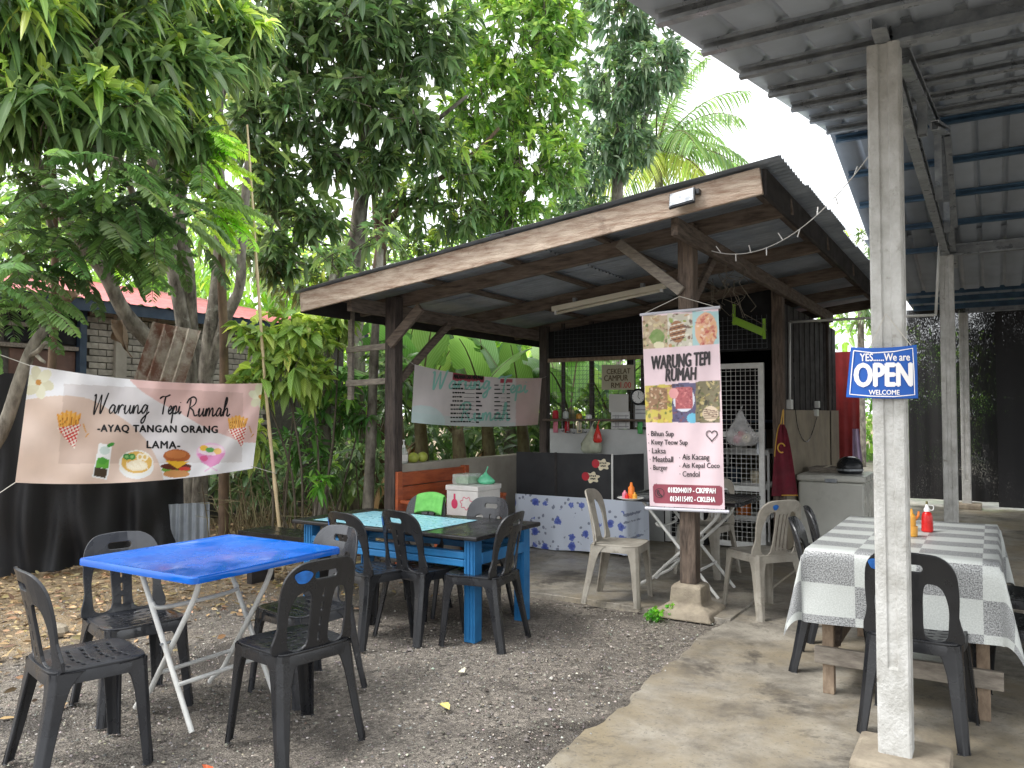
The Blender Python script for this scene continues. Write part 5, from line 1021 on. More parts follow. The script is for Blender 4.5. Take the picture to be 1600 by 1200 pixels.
x_, y_ = c[0] - 0.07, c[1]; MB().bb(x_ - 0.09, x_ + 0.09, y_ - 0.12, y_ + 0.1, 0.768, 0.86).build('tub', 'clear_plastic', tb, bevel=0.012); MB().bb(x_ - 0.075, x_ + 0.075, y_ - 0.1, y_ + 0.08, 0.77, 0.83).build('packets', 'green_towel', tb, bevel=0.02)
def bag(name, label, q, h, w, m, seed, parts=()):
    r = root(name, label, 'plastic bag', tuple(q)); g = np.random.default_rng(seed); ph = g.uniform(0, 6, 6); b = MB(); n = 22; prof = [(0.05, 0.0), (0.75, 0.02), (1.0, 0.15), (0.95, 0.35), (0.6, 0.6), (0.25, 0.85), (0.12, 1.0)]; V = []
    for k, (rr_, z) in enumerate(prof):
        for i in range(n):
            a = 2 * math.pi * i / n; f = 1 + 0.13 * math.sin(3 * a + ph[0] + k) + 0.1 * math.sin(7 * a + ph[1] - k); V.append((q[0] + w / 2 * rr_ * f * math.cos(a), q[1] + w / 2 * rr_ * f * math.sin(a) * 0.7, q[2] + h * z))
    b.add(V, [(k * n + i, k * n + (i + 1) % n, (k + 1) * n + (i + 1) % n, (k + 1) * n + i) for k in range(len(prof) - 1) for i in range(n)] + [tuple(range(n))[::-1]]); b.build('bag_film', m, r, smooth=True)
    for i, (dx, dz, rr_, pm) in enumerate(parts): MB().lathe([(0.0, -rr_), (rr_ * 0.8, -rr_ * 0.6), (rr_, 0), (rr_ * 0.8, rr_ * 0.6), (0, rr_)], (q[0] + dx, q[1], q[2] + dz), 10).build('packet', pm, r, smooth=True)
    MB().tube([(q[0], q[1], q[2] + h), (q[0] + 0.01, q[1] + 0.02, q[2] + h + 0.05)], 0.006, 6).build('knot', m, r); return r
q = np.array([c[0] + 0.1, c[1] + 0.05, 0.766]); bag('plastic_bag', 'crumpled green plastic bag on the foam box lid', q, 0.11, 0.17, 'green_bag', 5)
q = PY(925, 708, KY - 0.16); bag('plastic_bag', 'pale plastic bag of vegetables hanging at the kitchen hatch', q, 0.30, 0.24, 'pale_bag', 2, ((-0.03, 0.06, 0.05, 'cream'), (0.03, 0.07, 0.04, 'green_towel')))
q = PY(934, 692, KY - 0.22); bag('plastic_bag', 'small red plastic bag hanging in front of the pale bag', q, 0.2, 0.1, 'red_bag', 3)
q = PY(1158, 697, KY - 0.16); bag('plastic_bag', 'clear plastic bag of packets hanging on the mesh door', q, 0.36, 0.30, 'clear_bag', 4, ((-0.04, 0.07, 0.045, 'pink_plastic'), (0.05, 0.08, 0.05, 'cream'), (0.0, 0.12, 0.04, 'sticker_red')))
# bottle and two green mangoes on the low wall
q = np.array([-4.62, FY + 0.22, 0.957]); bo = root('spray_bottle', 'clear pump bottle standing at the end of the low wall', 'bottle', tuple(q))
MB().lathe([(0.035, 0), (0.038, 0.006), (0.038, 0.10), (0.02, 0.135), (0.013, 0.145)], q, 16).build('bottle_body', 'clear_plastic', bo, smooth=True, sharp=40); MB().lathe([(0.0155, 0.145), (0.016, 0.165), (0.006, 0.17), (0.006, 0.20), (0.013, 0.205), (0.012, 0.215)], q, 12).build('pump', 'white_cap', bo, smooth=True, sharp=40); MB().lathe([(0.0385, 0.02), (0.0388, 0.08)], q, 16).build('label_band', 'foam_white', bo)
W('mango', lin(172, 180, 84), 0.45, col2=lin(140, 150, 60), scale=16)
for k, dy in enumerate((0.36, 0.50)):
    q = np.array([-4.62, FY + dy, 0.955]); b = MB(); V = []
    prof = [(0.0, 0), (0.03, 0.006), (0.047, 0.03), (0.048, 0.055), (0.036, 0.082), (0.014, 0.095), (0, 0.097)]; b.lathe(prof, q, 14, 1.15); o = b.build('mango', 'mango', None, smooth=True); tag(o, ['green mango on the low wall beside the pump bottle', 'green mango on the low wall further from the pump bottle'][k], 'mango', 'mangoes on the low wall')
# fluorescent batten, unlit
ft_ = root('fluorescent_lamp', 'unlit white fluorescent batten lamp under the shed rafter', 'lamp', (-3.09, 6.78, 2.36)); p, q = np.array([-3.66, 6.78, zr(-3.66) - 0.145]), np.array([-2.5, 6.78, zr(-2.5) - 0.145])
W('lamp_white', lin(218, 212, 194), 0.4, var=0.1)
MB().beam(p, q, 0.045, 0.05).build('batten', 'lamp_white', ft_, bevel=0.004); MB().tube([p + (0.05, 0, -0.042), q + (-0.05, 0, -0.042)], 0.014, 10).build('tube', 'lamp_white', ft_, smooth=True)
for e in (p + (0.04, 0, -0.03), q + (-0.04, 0, -0.03)): MB().box(e, (0.02, 0.04, 0.05)).build('lamp_holder', 'white_cap', ft_)
for t in (0.2, 0.8): MB().box(p + (q - p) * t + (0, 0.03, 0.045), (0.03, 0.05, 0.05)).build('bracket', 'galv', ft_)
# solar floodlight on the fascia
q = PY(1070, 308, 4.80); sl_ = root('solar_light', 'small tilted solar floodlight fixed on the fascia board', 'lamp', tuple(q)); R_ = np.array(Euler((math.radians(62), math.radians(-8), 0)).to_matrix())
W('solar_black', lin(40, 42, 46), 0.3); W('solar_face', lin(116, 122, 130), 0.2, col2=lin(96, 104, 112), scale=20)
MB().box(q + (0, -0.05, -0.02), (0.17, 0.12, 0.022), R=R_).build('housing', 'solar_black', sl_, bevel=0.006); MB().box(q + (0, -0.05, -0.02) + R_ @ np.array([0, 0, 0.013]), (0.15, 0.1, 0.006), R=R_).build('panel', 'solar_face', sl_); MB().box(q + (0.085, -0.005, 0.02), (0.03, 0.05, 0.03)).build('bracket', 'solar_black', sl_)
# hand-written price card, calendar, clock, timetable at the hatch
def card(name, label, cat, px0, px1, py0, py1, yy, base, draw=None, ink=None, rot=0.0):
    fd = lambda x, y: ((x - px0) / (px1 - px0), (py1 - y) / (py1 - py0)); td = lambda u, v: (px0 + u * (px1 - px0), py1 - v * (py1 - py0))
    sf_ = lambda u, v, off: PY(*td(u, v), yy - off + 0.004 * math.sin(5 * u + 3 * v)); s = Sheet(sf_, td, fd, 24, 24); s.put(np.ones(len(s.x)), base); r = root(name, label, cat, tuple(sf_(0.5, 0, 0)))
    if draw: draw(s)
    s.build('sheet', 'paper_print', r)
    for parts, nm, m in (ink or []): s.ink(parts, nm, m, r, 0.003)
    return r
W('red_ink', lin(190, 40, 44), 0.5); W('brown_ink', lin(98, 84, 60), 0.6)
card('price_card', 'hand-lettered cardboard price card at the kitchen hatch', 'sign', 940, 991, 570, 609, KY - 0.035, (178, 172, 148), None, [([word('CEKELAT', 948, 985, 576, 584, 0.02, 0.05, -0.03), word('CAMPUR', 944, 981, 586, 595, 0.02, 0.05, -0.03), word('RM', 955, 968, 598, 606, 0.02)], 'lettering', 'brown_ink'), ([word('1.00', 969.5, 986, 597, 606, 0.008)], 'price', 'red_ink')])
card('paper_sheet', 'plain folded paper sheet above the wall calendar', 'paper', 951.5, 982, 616, 644, KY - 0.07, (196, 194, 190))
def grid_draw(s):
    for k in range(5): s.line(957, 650 + 4.2 * k, 982, 650 + 4.2 * k, 0.9, (120, 120, 124))
    for k in range(7): s.line(958 + 4 * k, 648, 958 + 4 * k, 668, 0.6, (150, 150, 154))
card('calendar', 'white printed wall calendar hanging at the hatch', 'calendar', 955, 984, 643, 670, KY - 0.055, (214, 214, 214), grid_draw)
def tt(s):
    for k in range(5): s.line(993, 640 + 6 * k, 1009, 640 + 6 * k, 1.0, (128, 130, 134))
card('timetable', 'ruled white paper below the wall clock', 'paper', 992.5, 1009, 633, 667, KY - 0.04, (206, 208, 210), tt)
q = PY(997, 620, KY - 0.06); ck = root('wall_clock', 'round black rimmed wall clock with white face', 'clock', tuple(q - (0, 0, 0.09))); k = 0.075
V = [(q[0] + k * math.cos(a), q[1], q[2] + k * 1.0 * math.sin(a)) for a in np.linspace(0, 6.283, 32, endpoint=False)]; mesh_obj('face', V, [tuple(range(32))], 'white_cap', ck)
MB().tube([(q[0] + 0.082 * math.cos(a), q[1], q[2] + 0.082 * math.sin(a)) for a in np.linspace(0, 6.2832, 33)], 0.012, 8, False).build('rim', 'solar_black', ck, smooth=True)
for a, L_ in ((math.radians(-50), 0.035), (math.radians(80), 0.055)): MB().beam((q[0], q[1] - 0.005, q[2]), (q[0] + L_ * math.cos(a), q[1] - 0.005, q[2] + L_ * math.sin(a)), 0.004, 0.004, (0, 1, 0)).build('hand', 'ink', ck)
b = MB()
for k in range(12): a = k * math.pi / 6; b.box((q[0] + 0.06 * math.cos(a), q[1] - 0.003, q[2] + 0.06 * math.sin(a)), (0.006, 0.002, 0.006))
b.build('hour_marks', 'ink', ck)
# things on the hatch shelf
for k, (px, m, h) in enumerate(((868, 'sticker_red', 0.1), (905, 'yellow_plastic', 0.06), (884, 'clear_plastic', 0.09), (920, 'white_cap', 0.05))):
    q = PY(px, 655, KY - 0.09); q[2] = 1.351; o = MB().lathe([(0.03, 0), (0.036, 0.004), (0.036, h * 0.8), (0.024, h * 0.95), (0.02, h)], q, 14).build('jar', m, None, smooth=True, sharp=40); tag(o, ['red jar', 'short yellow tub', 'clear glass jar', 'small white pot'][k] + ' on the kitchen hatch shelf', 'jar', 'jars on the hatch shelf')
# green hanging rack at the mesh
q0, q1 = PY(1147, 500, 8.0), PY(1194, 520, 8.0); W('green_wire', lin(130, 176, 40), 0.5, var=0.2); hg = root('hanging_rack', 'lime green hanging rack high on the kitchen mesh', 'rack', tuple(q1))
MB().beam(q0, q1, 0.06, 0.07).build('rack_board', 'green_wire', hg); MB().beam(q0 + (0, 0, 0.16), q0 - (0, 0, 0.05), 0.025, 0.025).build('hanger', 'green_wire', hg); MB().beam(q1 + (0, 0, 0.14), q1 - (0, 0, 0.06), 0.025, 0.025).build('hanger', 'green_wire', hg)
# maroon apron with gold trim
W('maroon', lin(112, 30, 46), 0.8, col2=lin(84, 22, 34), scale=6); W('gold_trim', lin(206, 160, 60), 0.5)
ap = root('apron', 'maroon apron with gold trim hanging beside the mesh door', 'apron', tuple(PY(1222, 775, 8.12)))
def apf(u, v): 
    px = 1222 + (u - 0.5) * (34 * (1 - v) ** 0.6 + 7) + 4 * (1 - v); py = 775 - 112 * v; p = PY(px, py, 8.12 + 0.02 * math.sin(9 * u + 2 * v)); return p
MB().grid(apf, 14, 14).build('cloth', 'maroon', ap, smooth=True); MB().tube([apf(0.02 , t) - (0, 0.004, 0) for t in np.linspace(0.55, 1, 8)], 0.006, 6).build('trim', 'gold_trim', ap); MB().tube([apf(t, 0.01) - (0, 0.004, 0) for t in np.linspace(0.4, 1, 8)], 0.006, 6).build('trim', 'gold_trim', ap); MB().tube(spline([apf(0.2, 1), PY(1224, 640, 8.14), apf(0.8, 1)], 5), 0.006, 6).build('neck_loop', 'gold_trim', ap)
q = PY(1221, 700, 8.10); MB().tube([(q[0] + 0.035 * math.cos(a), q[1], q[2] + 0.045 * math.sin(a)) for a in np.linspace(0.4, 5.2, 14)], 0.007, 6).build('emblem', 'gold_trim', ap)
# chest freezer with a helmet on it
W('freezer_white', lin(206, 206, 198), 0.35, col2=lin(188, 188, 180), scale=3, dirt=(lin(150, 146, 136), 5, 0.68))
fz = root('chest_freezer', 'off-white chest freezer standing against the kitchen side wall', 'freezer', (-1.42, 9.0, 0.012))
MB().bb(-1.77, -1.13, 8.72, 9.5, 0.05, 0.70).build('body', 'freezer_white', fz, bevel=0.02); MB().bb(-1.785, -1.115, 8.705, 9.515, 0.705, 0.775).build('lid', 'freezer_white', fz, bevel=0.02); MB().bb(-1.5, -1.38, 8.69, 8.705, 0.70, 0.74).build('handle', 'galv', fz, bevel=0.004); 
for x in (-1.7, -1.2): 
    for y in (8.8, 9.4): MB().bb(x - 0.03, x + 0.03, y - 0.03, y + 0.03, 0.012, 0.05).build('foot', 'solar_black', fz)
MB().bb(-1.125, -1.118, 8.8, 9.1, 0.12, 0.3).build('side_grille', 'solar_black', fz)
q = np.array([-1.32, 9.12, 0.776]); hm = root('helmet', 'dark motorcycle helmet lying on the freezer lid', 'helmet', tuple(q)); MB().lathe([(0.12, 0), (0.135, 0.04), (0.13, 0.1), (0.1, 0.15), (0.05, 0.175), (0.0, 0.18)], q, 18, 1.15).build('shell', 'solar_black', hm, smooth=True, sharp=60); MB().lathe([(0.137, 0.03), (0.138, 0.05)], q, 18, 1.15).build('trim_band', 'galv', hm)
bx = root('carton', 'flat grey carton on the freezer lid behind the helmet', 'carton', (-1.55, 9.2, 0.776)); MB().bb(-1.72, -1.4, 9.05, 9.4, 0.776, 0.83).build('carton', 'grey_wood', bx, bevel=0.004); MB().bb(-1.58, -1.54, 9.05, 9.4, 0.8305, 0.832).build('tape', 'cream', bx)
# conduit pipe and junction boxes on the kitchen corner and pavilion
W('pvc', lin(206, 206, 202), 0.4, var=0.08); cd = root('conduit_pipe', 'white plastic conduit running from the kitchen wall to the pavilion post', 'pipe', tuple(PX(1234, 630, -1.79)))
pA, pB, pC = PX(1234, 632, -1.785), PX(1234, 503, -1.785), np.array(PY(1462, 492, 8.38)); pD = PY(1468, 378, 8.38)
MB().tube([pA, pB], 0.013, 8).build('pipe', 'pvc', cd, smooth=True); MB().tube([pB, pC], 0.013, 8).build('pipe', 'pvc', cd, smooth=True); MB().tube([pC, pD], 0.013, 8).build('pipe', 'pvc', cd, smooth=True); MB().box(pA, (0.05, 0.1, 0.1)).build('junction_box', 'pvc', cd, bevel=0.006)
for i, (px, py) in enumerate(((1277, 632), (1275, 645))): MB().box(PX(px, py, -1.785), (0.05, 0.09, 0.08)).build('socket', 'pvc', cd, bevel=0.006)
MB().tube(spline([PX(1277, 650, -1.78), PX(1262, 690, -1.78), PX(1245, 660, -1.78), PX(1240, 560, -1.78)], 6), 0.004, 5).build('cable', 'solar_black', cd)
# red sheet wall, purple cloth at the far side
rd = root('red_metal_wall', 'strip of red corrugated metal wall beyond the kitchen', 'wall', (-1.75, 12.2, 0)); V = []; pts = [(-2.6 + 0.028 * i, 12.2 + 0.012 * (i % 4 in (1, 2)) - 0.012 * (i % 4 in (3,)), z) for z in (0, 2.3) for i in range(36)]
mesh_obj('sheet', pts, np.array([(i, i + 1, 37 + i, 36 + i) for i in range(35)]), 'red_sheet', rd); MB().bb(-2.6, -1.62, 12.24, 12.28, 2.22, 2.3).build('top_rail', 'galv', rd)
W('lilac', lin(196, 176, 206), 0.85, var=0.2); o = MB().grid(lambda u, v: PY(1332 + 16 * u * (0.6 + 0.4 * (1 - v)), 722 - 52 * v, 11.9 + 0.03 * math.sin(9 * u)), 8, 8).build('cloth', 'lilac', None, smooth=True); tag(o, 'lilac cloth hanging beside the red metal wall', 'cloth')
# string lights between shed post and pavilion verge
sg = root('string_lights', 'thin cable of small clear bulbs strung from the shed post to the pavilion', 'string lights', tuple(PY(1115, 390, 5.45))); pa, pb = np.array(PY(1112, 392, 5.47)), np.array(D(1366, 232, 4.6)); P = [pa + (pb - pa) * t - np.array([0, 0, 0.22 * 4 * t * (1 - t)]) for t in np.linspace(0, 1, 30)]
MB().tube(P, 0.0034, 5).build('cable', 'pvc', sg)
for i in range(2, 29, 3): MB().beam(P[i], P[i] + np.array([rng.normal(0, 0.015), rng.normal(0, 0.015), -0.05 if i % 2 else 0.05]), 0.006, 0.006).build('bulb', 'white_cap', sg)
# dry creeper hanging at the post
dc = MB()
for k in range(16):
    p = np.array(PY(1105 + rng.uniform(0, 60), 400 + rng.uniform(0, 60), 5.6 + rng.uniform(0, 0.5))); pts = [p]
    for i in range(5): p = p + np.array([rng.normal(0, 0.05), rng.normal(0, 0.05), -0.05 + rng.normal(0, 0.035)]); pts.append(p)
    dc.tube(pts, 0.0022, 4)
o = dc.build('dry_creeper', 'twig', None); tag(o, 'dry twiggy creeper hanging under the shed roof', 'creeper')
# rusty sheet leaning at the house, grey sheet by the net, cut branch, rag
V = []; A, B_, C_ = D(206, 606, 7.5), D(284, 618, 7.7), D(240, 503, 7.75)
for t in np.linspace(0, 1, 4):
    for i in range(33):
        s = i / 32; ph = (s * 4) % 1; V.append(A + (B_ - A) * s + (C_ - A) * (t * 1.25 - 0.25) + np.array([0.03, -0.03, 0]) * (1.0 if ph < 0.22 else 0))
o = mesh_obj('rusty_sheet', V, np.array([(r * 33 + i, r * 33 + i + 1, (r + 1) * 33 + i + 1, (r + 1) * 33 + i) for r in range(3) for i in range(32)]), 'rust_sheet'); tag(o, 'rust-streaked ribbed metal sheet leaning behind the pink banner', 'metal sheet')
A = D(226, 835, 7.9); A[2] = -0.01; o = MB().grid(lambda u, v: A + RGT * (0.55 * u) + FWD * 0.25 * u + np.array([0, 0, -0.0 + 0.5 * v]) - FWD * 0.012 * math.sin(50 * u), 64, 2).build('zinc_sheet', 'zinc', None, smooth=True); tag(o, 'low grey metal sheet beside the end of the net fence', 'metal sheet')
cb = root('cut_branch', 'bare sawn-off branch rising beside the net fence', 'branch', tuple(D(-40, 740, 5.9))); MB().tube(spline([D(-60, 760, 5.9), D(0, 680, 5.9), D(32, 590, 5.9), D(52, 540, 5.9), D(72, 512, 5.9)], 5), np.linspace(0.055, 0.035, 21), 9).build('limb', 'bark', cb, smooth=True); MB().tube([D(40, 560, 5.9), D(60, 548, 5.85), D(72, 535, 5.8)], [0.02, 0.018, 0.015], 7).build('stub', 'bark', cb); MB().tube([D(50, 548, 5.9), D(64, 562, 5.85), D(70, 566, 5.8)], [0.016, 0.014, 0.01], 7).build('stub', 'bark', cb); MB().tube([D(-60, 760, 5.9), (*D(-70, 800, 5.9)[:2], 0.0)], 0.06, 9).build('stump', 'bark', cb)
W('rag', lin(150, 132, 112), 0.95, col2=lin(118, 102, 86), scale=6)
for k, (pts, lab) in enumerate((([(172, 500), (190, 500), (178, 530), (210, 560)], 'torn brown rag hanging from the leaning trunk'), ([(60, 450), (140, 455), (130, 490), (75, 488)], 'brown sacking slung under the house eave'))):
    P = [D(x, y, 7.9 + 0.05 * i) for i, (x, y) in enumerate(pts)]; o = MB().grid(lambda u, v: P[0] * (1 - u) * (1 - v) + P[1] * u * (1 - v) + (P[2] * (1 - u) + P[3] * u) * v + RGT * 0.03 * math.sin(8 * u + 5 * v) + FWD * 0.05 * math.sin(11 * u), 10, 10).build('rag', 'rag', None, smooth=True); tag(o, lab, 'rag')
# utensils and packets at the hatch, racks inside the kitchen
W('steel', lin(170, 172, 174), 0.3, metal=0.8)
for k in range(6):
    q = PY(878 + 9 * k, 660, KY - 0.12); u_ = root('ladle', 'steel ladle hanging under the kitchen hatch shelf', 'ladle', (q[0], q[1], 1.325), 0, 'ladles under the hatch shelf')
    MB().tube([(q[0], q[1], 1.325), (q[0] + 0.004, q[1], 1.22 - 0.01 * (k % 3))], 0.003, 5).build('handle', 'steel', u_); MB().lathe([(0.0, -0.015), (0.018, -0.008), (0.022, 0.004), (0.018, 0.004), (0, -0.006)], (q[0] + 0.004, q[1], 1.215 - 0.01 * (k % 3)), 10).build('bowl', 'steel', u_, smooth=True)
rk = root('storage_rack', 'white wire storage rack standing inside the kitchen door', 'rack', (-2.35, 8.9, 0.03))
for x in (-2.62, -2.08):
    for y in (8.75, 9.1): MB().bb(x - 0.012, x + 0.012, y - 0.012, y + 0.012, 0.03, 1.0).build('upright', 'white_tube', rk)
for z in (0.25, 0.6, 0.97):
    b = MB()
    for t in np.linspace(-2.6, -2.1, 9): b.bb(t - 0.004, t + 0.004, 8.75, 9.1, z, z + 0.008)
    for y in (8.75, 9.1): b.bb(-2.62, -2.08, y - 0.006, y + 0.006, z - 0.01, z + 0.05)
    o = b.build('shelf', 'white_tube', rk); o['kind'] = 'stuff'
for k, (x, z, m, w, h) in enumerate(((-2.5, 0.61, 'teal_frame', 0.16, 0.2), (-2.25, 0.61, 'cream', 0.14, 0.16), (-2.45, 0.98, 'freezer_white', 0.2, 0.14), (-2.2, 0.98, 'teal_frame', 0.12, 0.24), (-2.4, 0.26, 'orange_plastic', 0.18, 0.18))):
    o = MB().lathe([(w * 0.42, 0), (w * 0.48, 0.01), (w * 0.5, h * 0.9), (w * 0.46, h), (0, h)], (x, 8.92, z + 0.008), 14).build('tub', m, None, smooth=True, sharp=40); tag(o, ['teal tub beside a cream tub on the middle rack shelf', 'cream tub on the middle rack shelf inside the kitchen', 'wide off-white tub on the top rack shelf', 'tall teal tub on the top rack shelf', 'orange tub on the lowest rack shelf'][k], 'tub', 'tubs on the kitchen rack')
for k, px in enumerate((868, 886, 905, 1000)):
    q = PY(px, 668, KY - 0.1); o = MB().grid(lambda u, v: (q[0] - 0.03 + 0.06 * u, q[1] + 0.006 * math.sin(7 * u + 9 * v), 1.32 - 0.13 * v), 4, 8).build('sachet_strip', ['pink_plastic', 'sticker_red', 'cream', 'green_plastic'][k], None, smooth=True, solid=0.004); tag(o, ['pink', 'red', 'cream', 'green'][k] + ' strip of sachets hanging at the kitchen hatch', 'sachets', 'sachet strips at the hatch')
# ------------------------------------------------------------------ vegetation
leafmat('leaf', 0.4, 0.3); leafmat('leaf_soft', 0.42, 0.55); leafmat('croton_leaf', 0.25, 0.42, 55.0); leafmat('banana_leaf', 0.4, 0.4, 130.0); leafmat('litter_leaf', 0.0, 0.8)
def norm(a): return a / (np.linalg.norm(a, axis=-1, keepdims=True) + 1e-9)
TS, WS = np.array([0, 0.3, 0.65, 1.0]), np.array([0.0, 1.0, 0.82, 0.0])
def leaf_arrays(P, Dr, L, Wd, droop, fold, col, g, wshape=None):
    """n leaves of 8 vertices, folded on the midrib and drooping"""
    n = len(P); Dr = norm(Dr); N = np.cross(Dr, g.normal(0, 1, (n, 3))); ref = np.array([0, 0, 1.0]) + g.normal(0, 0.45, (n, 3)); Sd = norm(np.cross(Dr, ref)); N = norm(np.cross(Sd, Dr)); Wv = WS if wshape is None else wshape
    def at(k, side):
        t = TS[k]; p = P + Dr * (L * t)[:, None]; p = p - np.array([0, 0, 1.0]) * (L * droop * t * t)[:, None]
        return p + Sd * (side * Wd * Wv[k] / 2)[:, None] + N * (abs(side) * Wd * Wv[k] / 2 * fold)[:, None]
    V = np.stack([at(0, 0), at(1, -1), at(1, 0), at(1, 1), at(2, -1), at(2, 0), at(2, 1), at(3, 0)], 1)
    uv = np.array([(0, 0), (-1, .3), (0, .3), (1, .3), (-1, .65), (0, .65), (1, .65), (0, 1)]); T = np.array([(0, 1, 2), (0, 2, 3), (1, 4, 5), (1, 5, 2), (2, 5, 6), (2, 6, 3), (4, 7, 5), (5, 7, 6)])
    F = (T[None] + 8 * np.arange(n)[:, None, None]).reshape(-1, 3)
    return V.reshape(-1, 3), F, np.tile(uv, (n, 1)), np.repeat(col, 8, 0)
def join(arrs):
    V, F, U, C = [], [], [], []; k = 0
    for v, f, u, c in arrs: V.append(v); F.append(f + k); U.append(u); C.append(c); k += len(v)
    return np.concatenate(V), np.concatenate(F), np.concatenate(U), np.concatenate(C)
def palette(cols, n, g, jit=0.18):
    c = np.array([lin(*x) for x in cols])[g.integers(0, len(cols), n)]; return np.clip(1.3 * c * (1 + g.normal(0, jit, (n, 1))) * (1 + g.normal(0, 0.06, (n, 3))), 0.004, 0.9)
def blob(px, py, d, rx, ry, rd=None): k = d / FPX; return (D(px, py, d), np.array([rx * k, (rd or rx * k), ry * k]))
def to_world(v): return RGT * v[:, :1] + np.array([FWD[0], FWD[1], 0]) * v[:, 1:2] + np.array([0, 0, 1.0]) * v[:, 2:3]
def crown(tree, blobs, tw_per, lv, L, Wd, cols, tips, seed, droop=0.5, spread=0.8, m='leaf', shell=0.55, updir=0.25, wsh=None, twr=0.005, topcol=0.35, twl=1.0, single=0):
    """whorls of leaves at twig ends scattered through the blobs of a crown"""
    g = np.random.default_rng(seed); arr = []; tw = MB()
    for c, r in blobs:
        n = max(3, int(tw_per * (r[0] * r[2] + r[1] * r[2] + r[0] * r[1]) / 3 * 4)); q = norm(g.normal(0, 1, (n, 3))); rad = (shell + (1 - shell) * g.random(n)) * (1 + 0.22 * np.sin(q[:, 0] * 5 + seed) * np.sin(q[:, 2] * 6 + 1)); loc = q * rad[:, None]
        P = c + to_world(loc * r); out = norm(to_world(q) + np.array([0, 0, updir]) + g.normal(0, 0.35, (n, 3))); paler = (g.random(n) < topcol * np.clip(0.3 + q[:, 2], 0, 1.2))  # tips palette is picked more often towards the top of each blob
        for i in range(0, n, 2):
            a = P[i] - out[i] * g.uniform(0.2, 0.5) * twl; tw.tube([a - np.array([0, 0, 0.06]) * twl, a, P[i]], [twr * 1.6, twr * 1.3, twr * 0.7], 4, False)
        k = np.repeat(np.arange(n), lv); m_ = len(k); dirs = norm(out[k] + g.normal(0, spread, (m_, 3))); Ls = L * g.uniform(0.6, 1.2, m_); pc = palette(cols, m_, g); yc = palette(tips, m_, g); col = np.where(paler[k][:, None], yc, pc)
        arr.append(leaf_arrays(P[k] - dirs * 0 - out[k] * g.uniform(0, 0.12 * min(1, twl), (m_, 1)), dirs, Ls, Wd * Ls / L * g.uniform(0.8, 1.2, m_), droop * g.uniform(0.4, 1.5, m_), g.uniform(0.1, 0.5, m_), col, g, wsh))
    V, F, U, C = join(arr)
    if single:      # the leaves that show largest are parts of their own, the rest of the crown one part
        ce = V.reshape(-1, 8, 3).mean(1) - CAM; dep = ce @ FWD; px, py = 800 + FPX * (ce @ RGT) / dep, 600 - FPX * (ce @ UPV) / dep
        pick = np.argsort(np.where((px > 4) & (px < 1596) & (py > 4) & (py < 1196), dep, 1e9))[:single]; keep = np.ones(len(ce), bool); keep[pick] = False
        T8 = F[:8] - F[0].min(); V8, U8, C8 = V.reshape(-1, 8, 3), U.reshape(-1, 8, 2), C.reshape(-1, 8, 3)
        for i in pick: mesh_obj('leaf', V8[i], T8, m, tree, smooth=True, uv=U8[i], tint=C8[i])
        n = int(keep.sum()); V, U, C = V8[keep].reshape(-1, 3), U8[keep].reshape(-1, 2), C8[keep].reshape(-1, 3); F = (T8[None] + 8 * np.arange(n)[:, None, None]).reshape(-1, 3)
    cr = mesh_obj('crown', V, F, m, tree, smooth=True, uv=U, tint=C)
    if single: cr['kind'] = 'stuff'
    if tw.V and twl > 0.3: mesh_obj('twigs', tw.V, tw.F, 'twig', tree, smooth=True)['kind'] = 'stuff'
def limb(tree, name, pts, r0, r1, m='bark', n=9, k=6):
    P = spline(pts, k); t = np.linspace(0, 1, len(P)); rr = (r0 + (r1 - r0) * t) * (1 + 0.06 * np.sin(t * 23 + r0 * 90)); return MB().tube(P, rr, n).build(name, m, tree, smooth=True)
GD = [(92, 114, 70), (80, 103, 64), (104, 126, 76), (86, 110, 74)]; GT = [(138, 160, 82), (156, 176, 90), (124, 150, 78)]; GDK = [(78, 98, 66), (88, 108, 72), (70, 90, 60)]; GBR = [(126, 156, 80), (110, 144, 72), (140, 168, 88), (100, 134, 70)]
def gp(px, d): p = D(px, 645, d); p[2] = 0.0; return p
# near mango tree, several stems rising behind the pink banner
base = gp(303, 8.6); t1 = root('mango_tree', 'many-stemmed mango tree with large drooping leaves behind the pink banner', 'tree', tuple(base))
limb(t1, 'trunk', [base + (0, 0, -0.05), D(298, 640, 8.6), D(288, 520, 8.6), D(268, 400, 8.5), D(250, 300, 8.4), D(215, 150, 8.2), D(180, 20, 8.0)], 0.10, 0.05)
limb(t1, 'trunk', [base + (0.05, 0.05, -0.05), D(306, 640, 8.7), D(300, 540, 8.7), D(292, 420, 8.6), D(280, 330, 8.6), D(300, 180, 8.5), D(310, 10, 8.4)], 0.10, 0.05)
limb(t1, 'trunk', [base + (0.1, 0.0, -0.05), D(318, 640, 8.5), D(328, 520, 8.5), D(340, 430, 8.5), D(346, 330, 8.4), D(340, 200, 8.3), D(350, 40, 8.2)], 0.085, 0.045)
limb(t1, 'branch', [D(318, 600, 8.5), D(352, 500, 8.5), D(374, 450, 8.5), D(378, 390, 8.5), D(388, 250, 8.6)], 0.07, 0.04)
limb(t1, 'branch', [D(300, 620, 8.6), D(240, 540, 8.3), D(196, 490, 8.1), D(160, 420, 7.9), D(118, 370, 7.7), D(70, 280, 7.4), D(10, 160, 7.0)], 0.09, 0.05)
for x, y, d in ((60, 60, 6.6), (150, 120, 6.6), (260, 110, 7.0), (310, 90, 7.6), (40, 220, 6.2), (130, 230, 6.4), (220, 40, 7.5), (330, 30, 8)):
    limb(t1, 'branch', [D(x + 60 if x < 200 else x - 10, y + 190, d + 1.0), D(x + 25, y + 90, d + 0.5), D(x, y, d)], 0.035, 0.012, n=6)
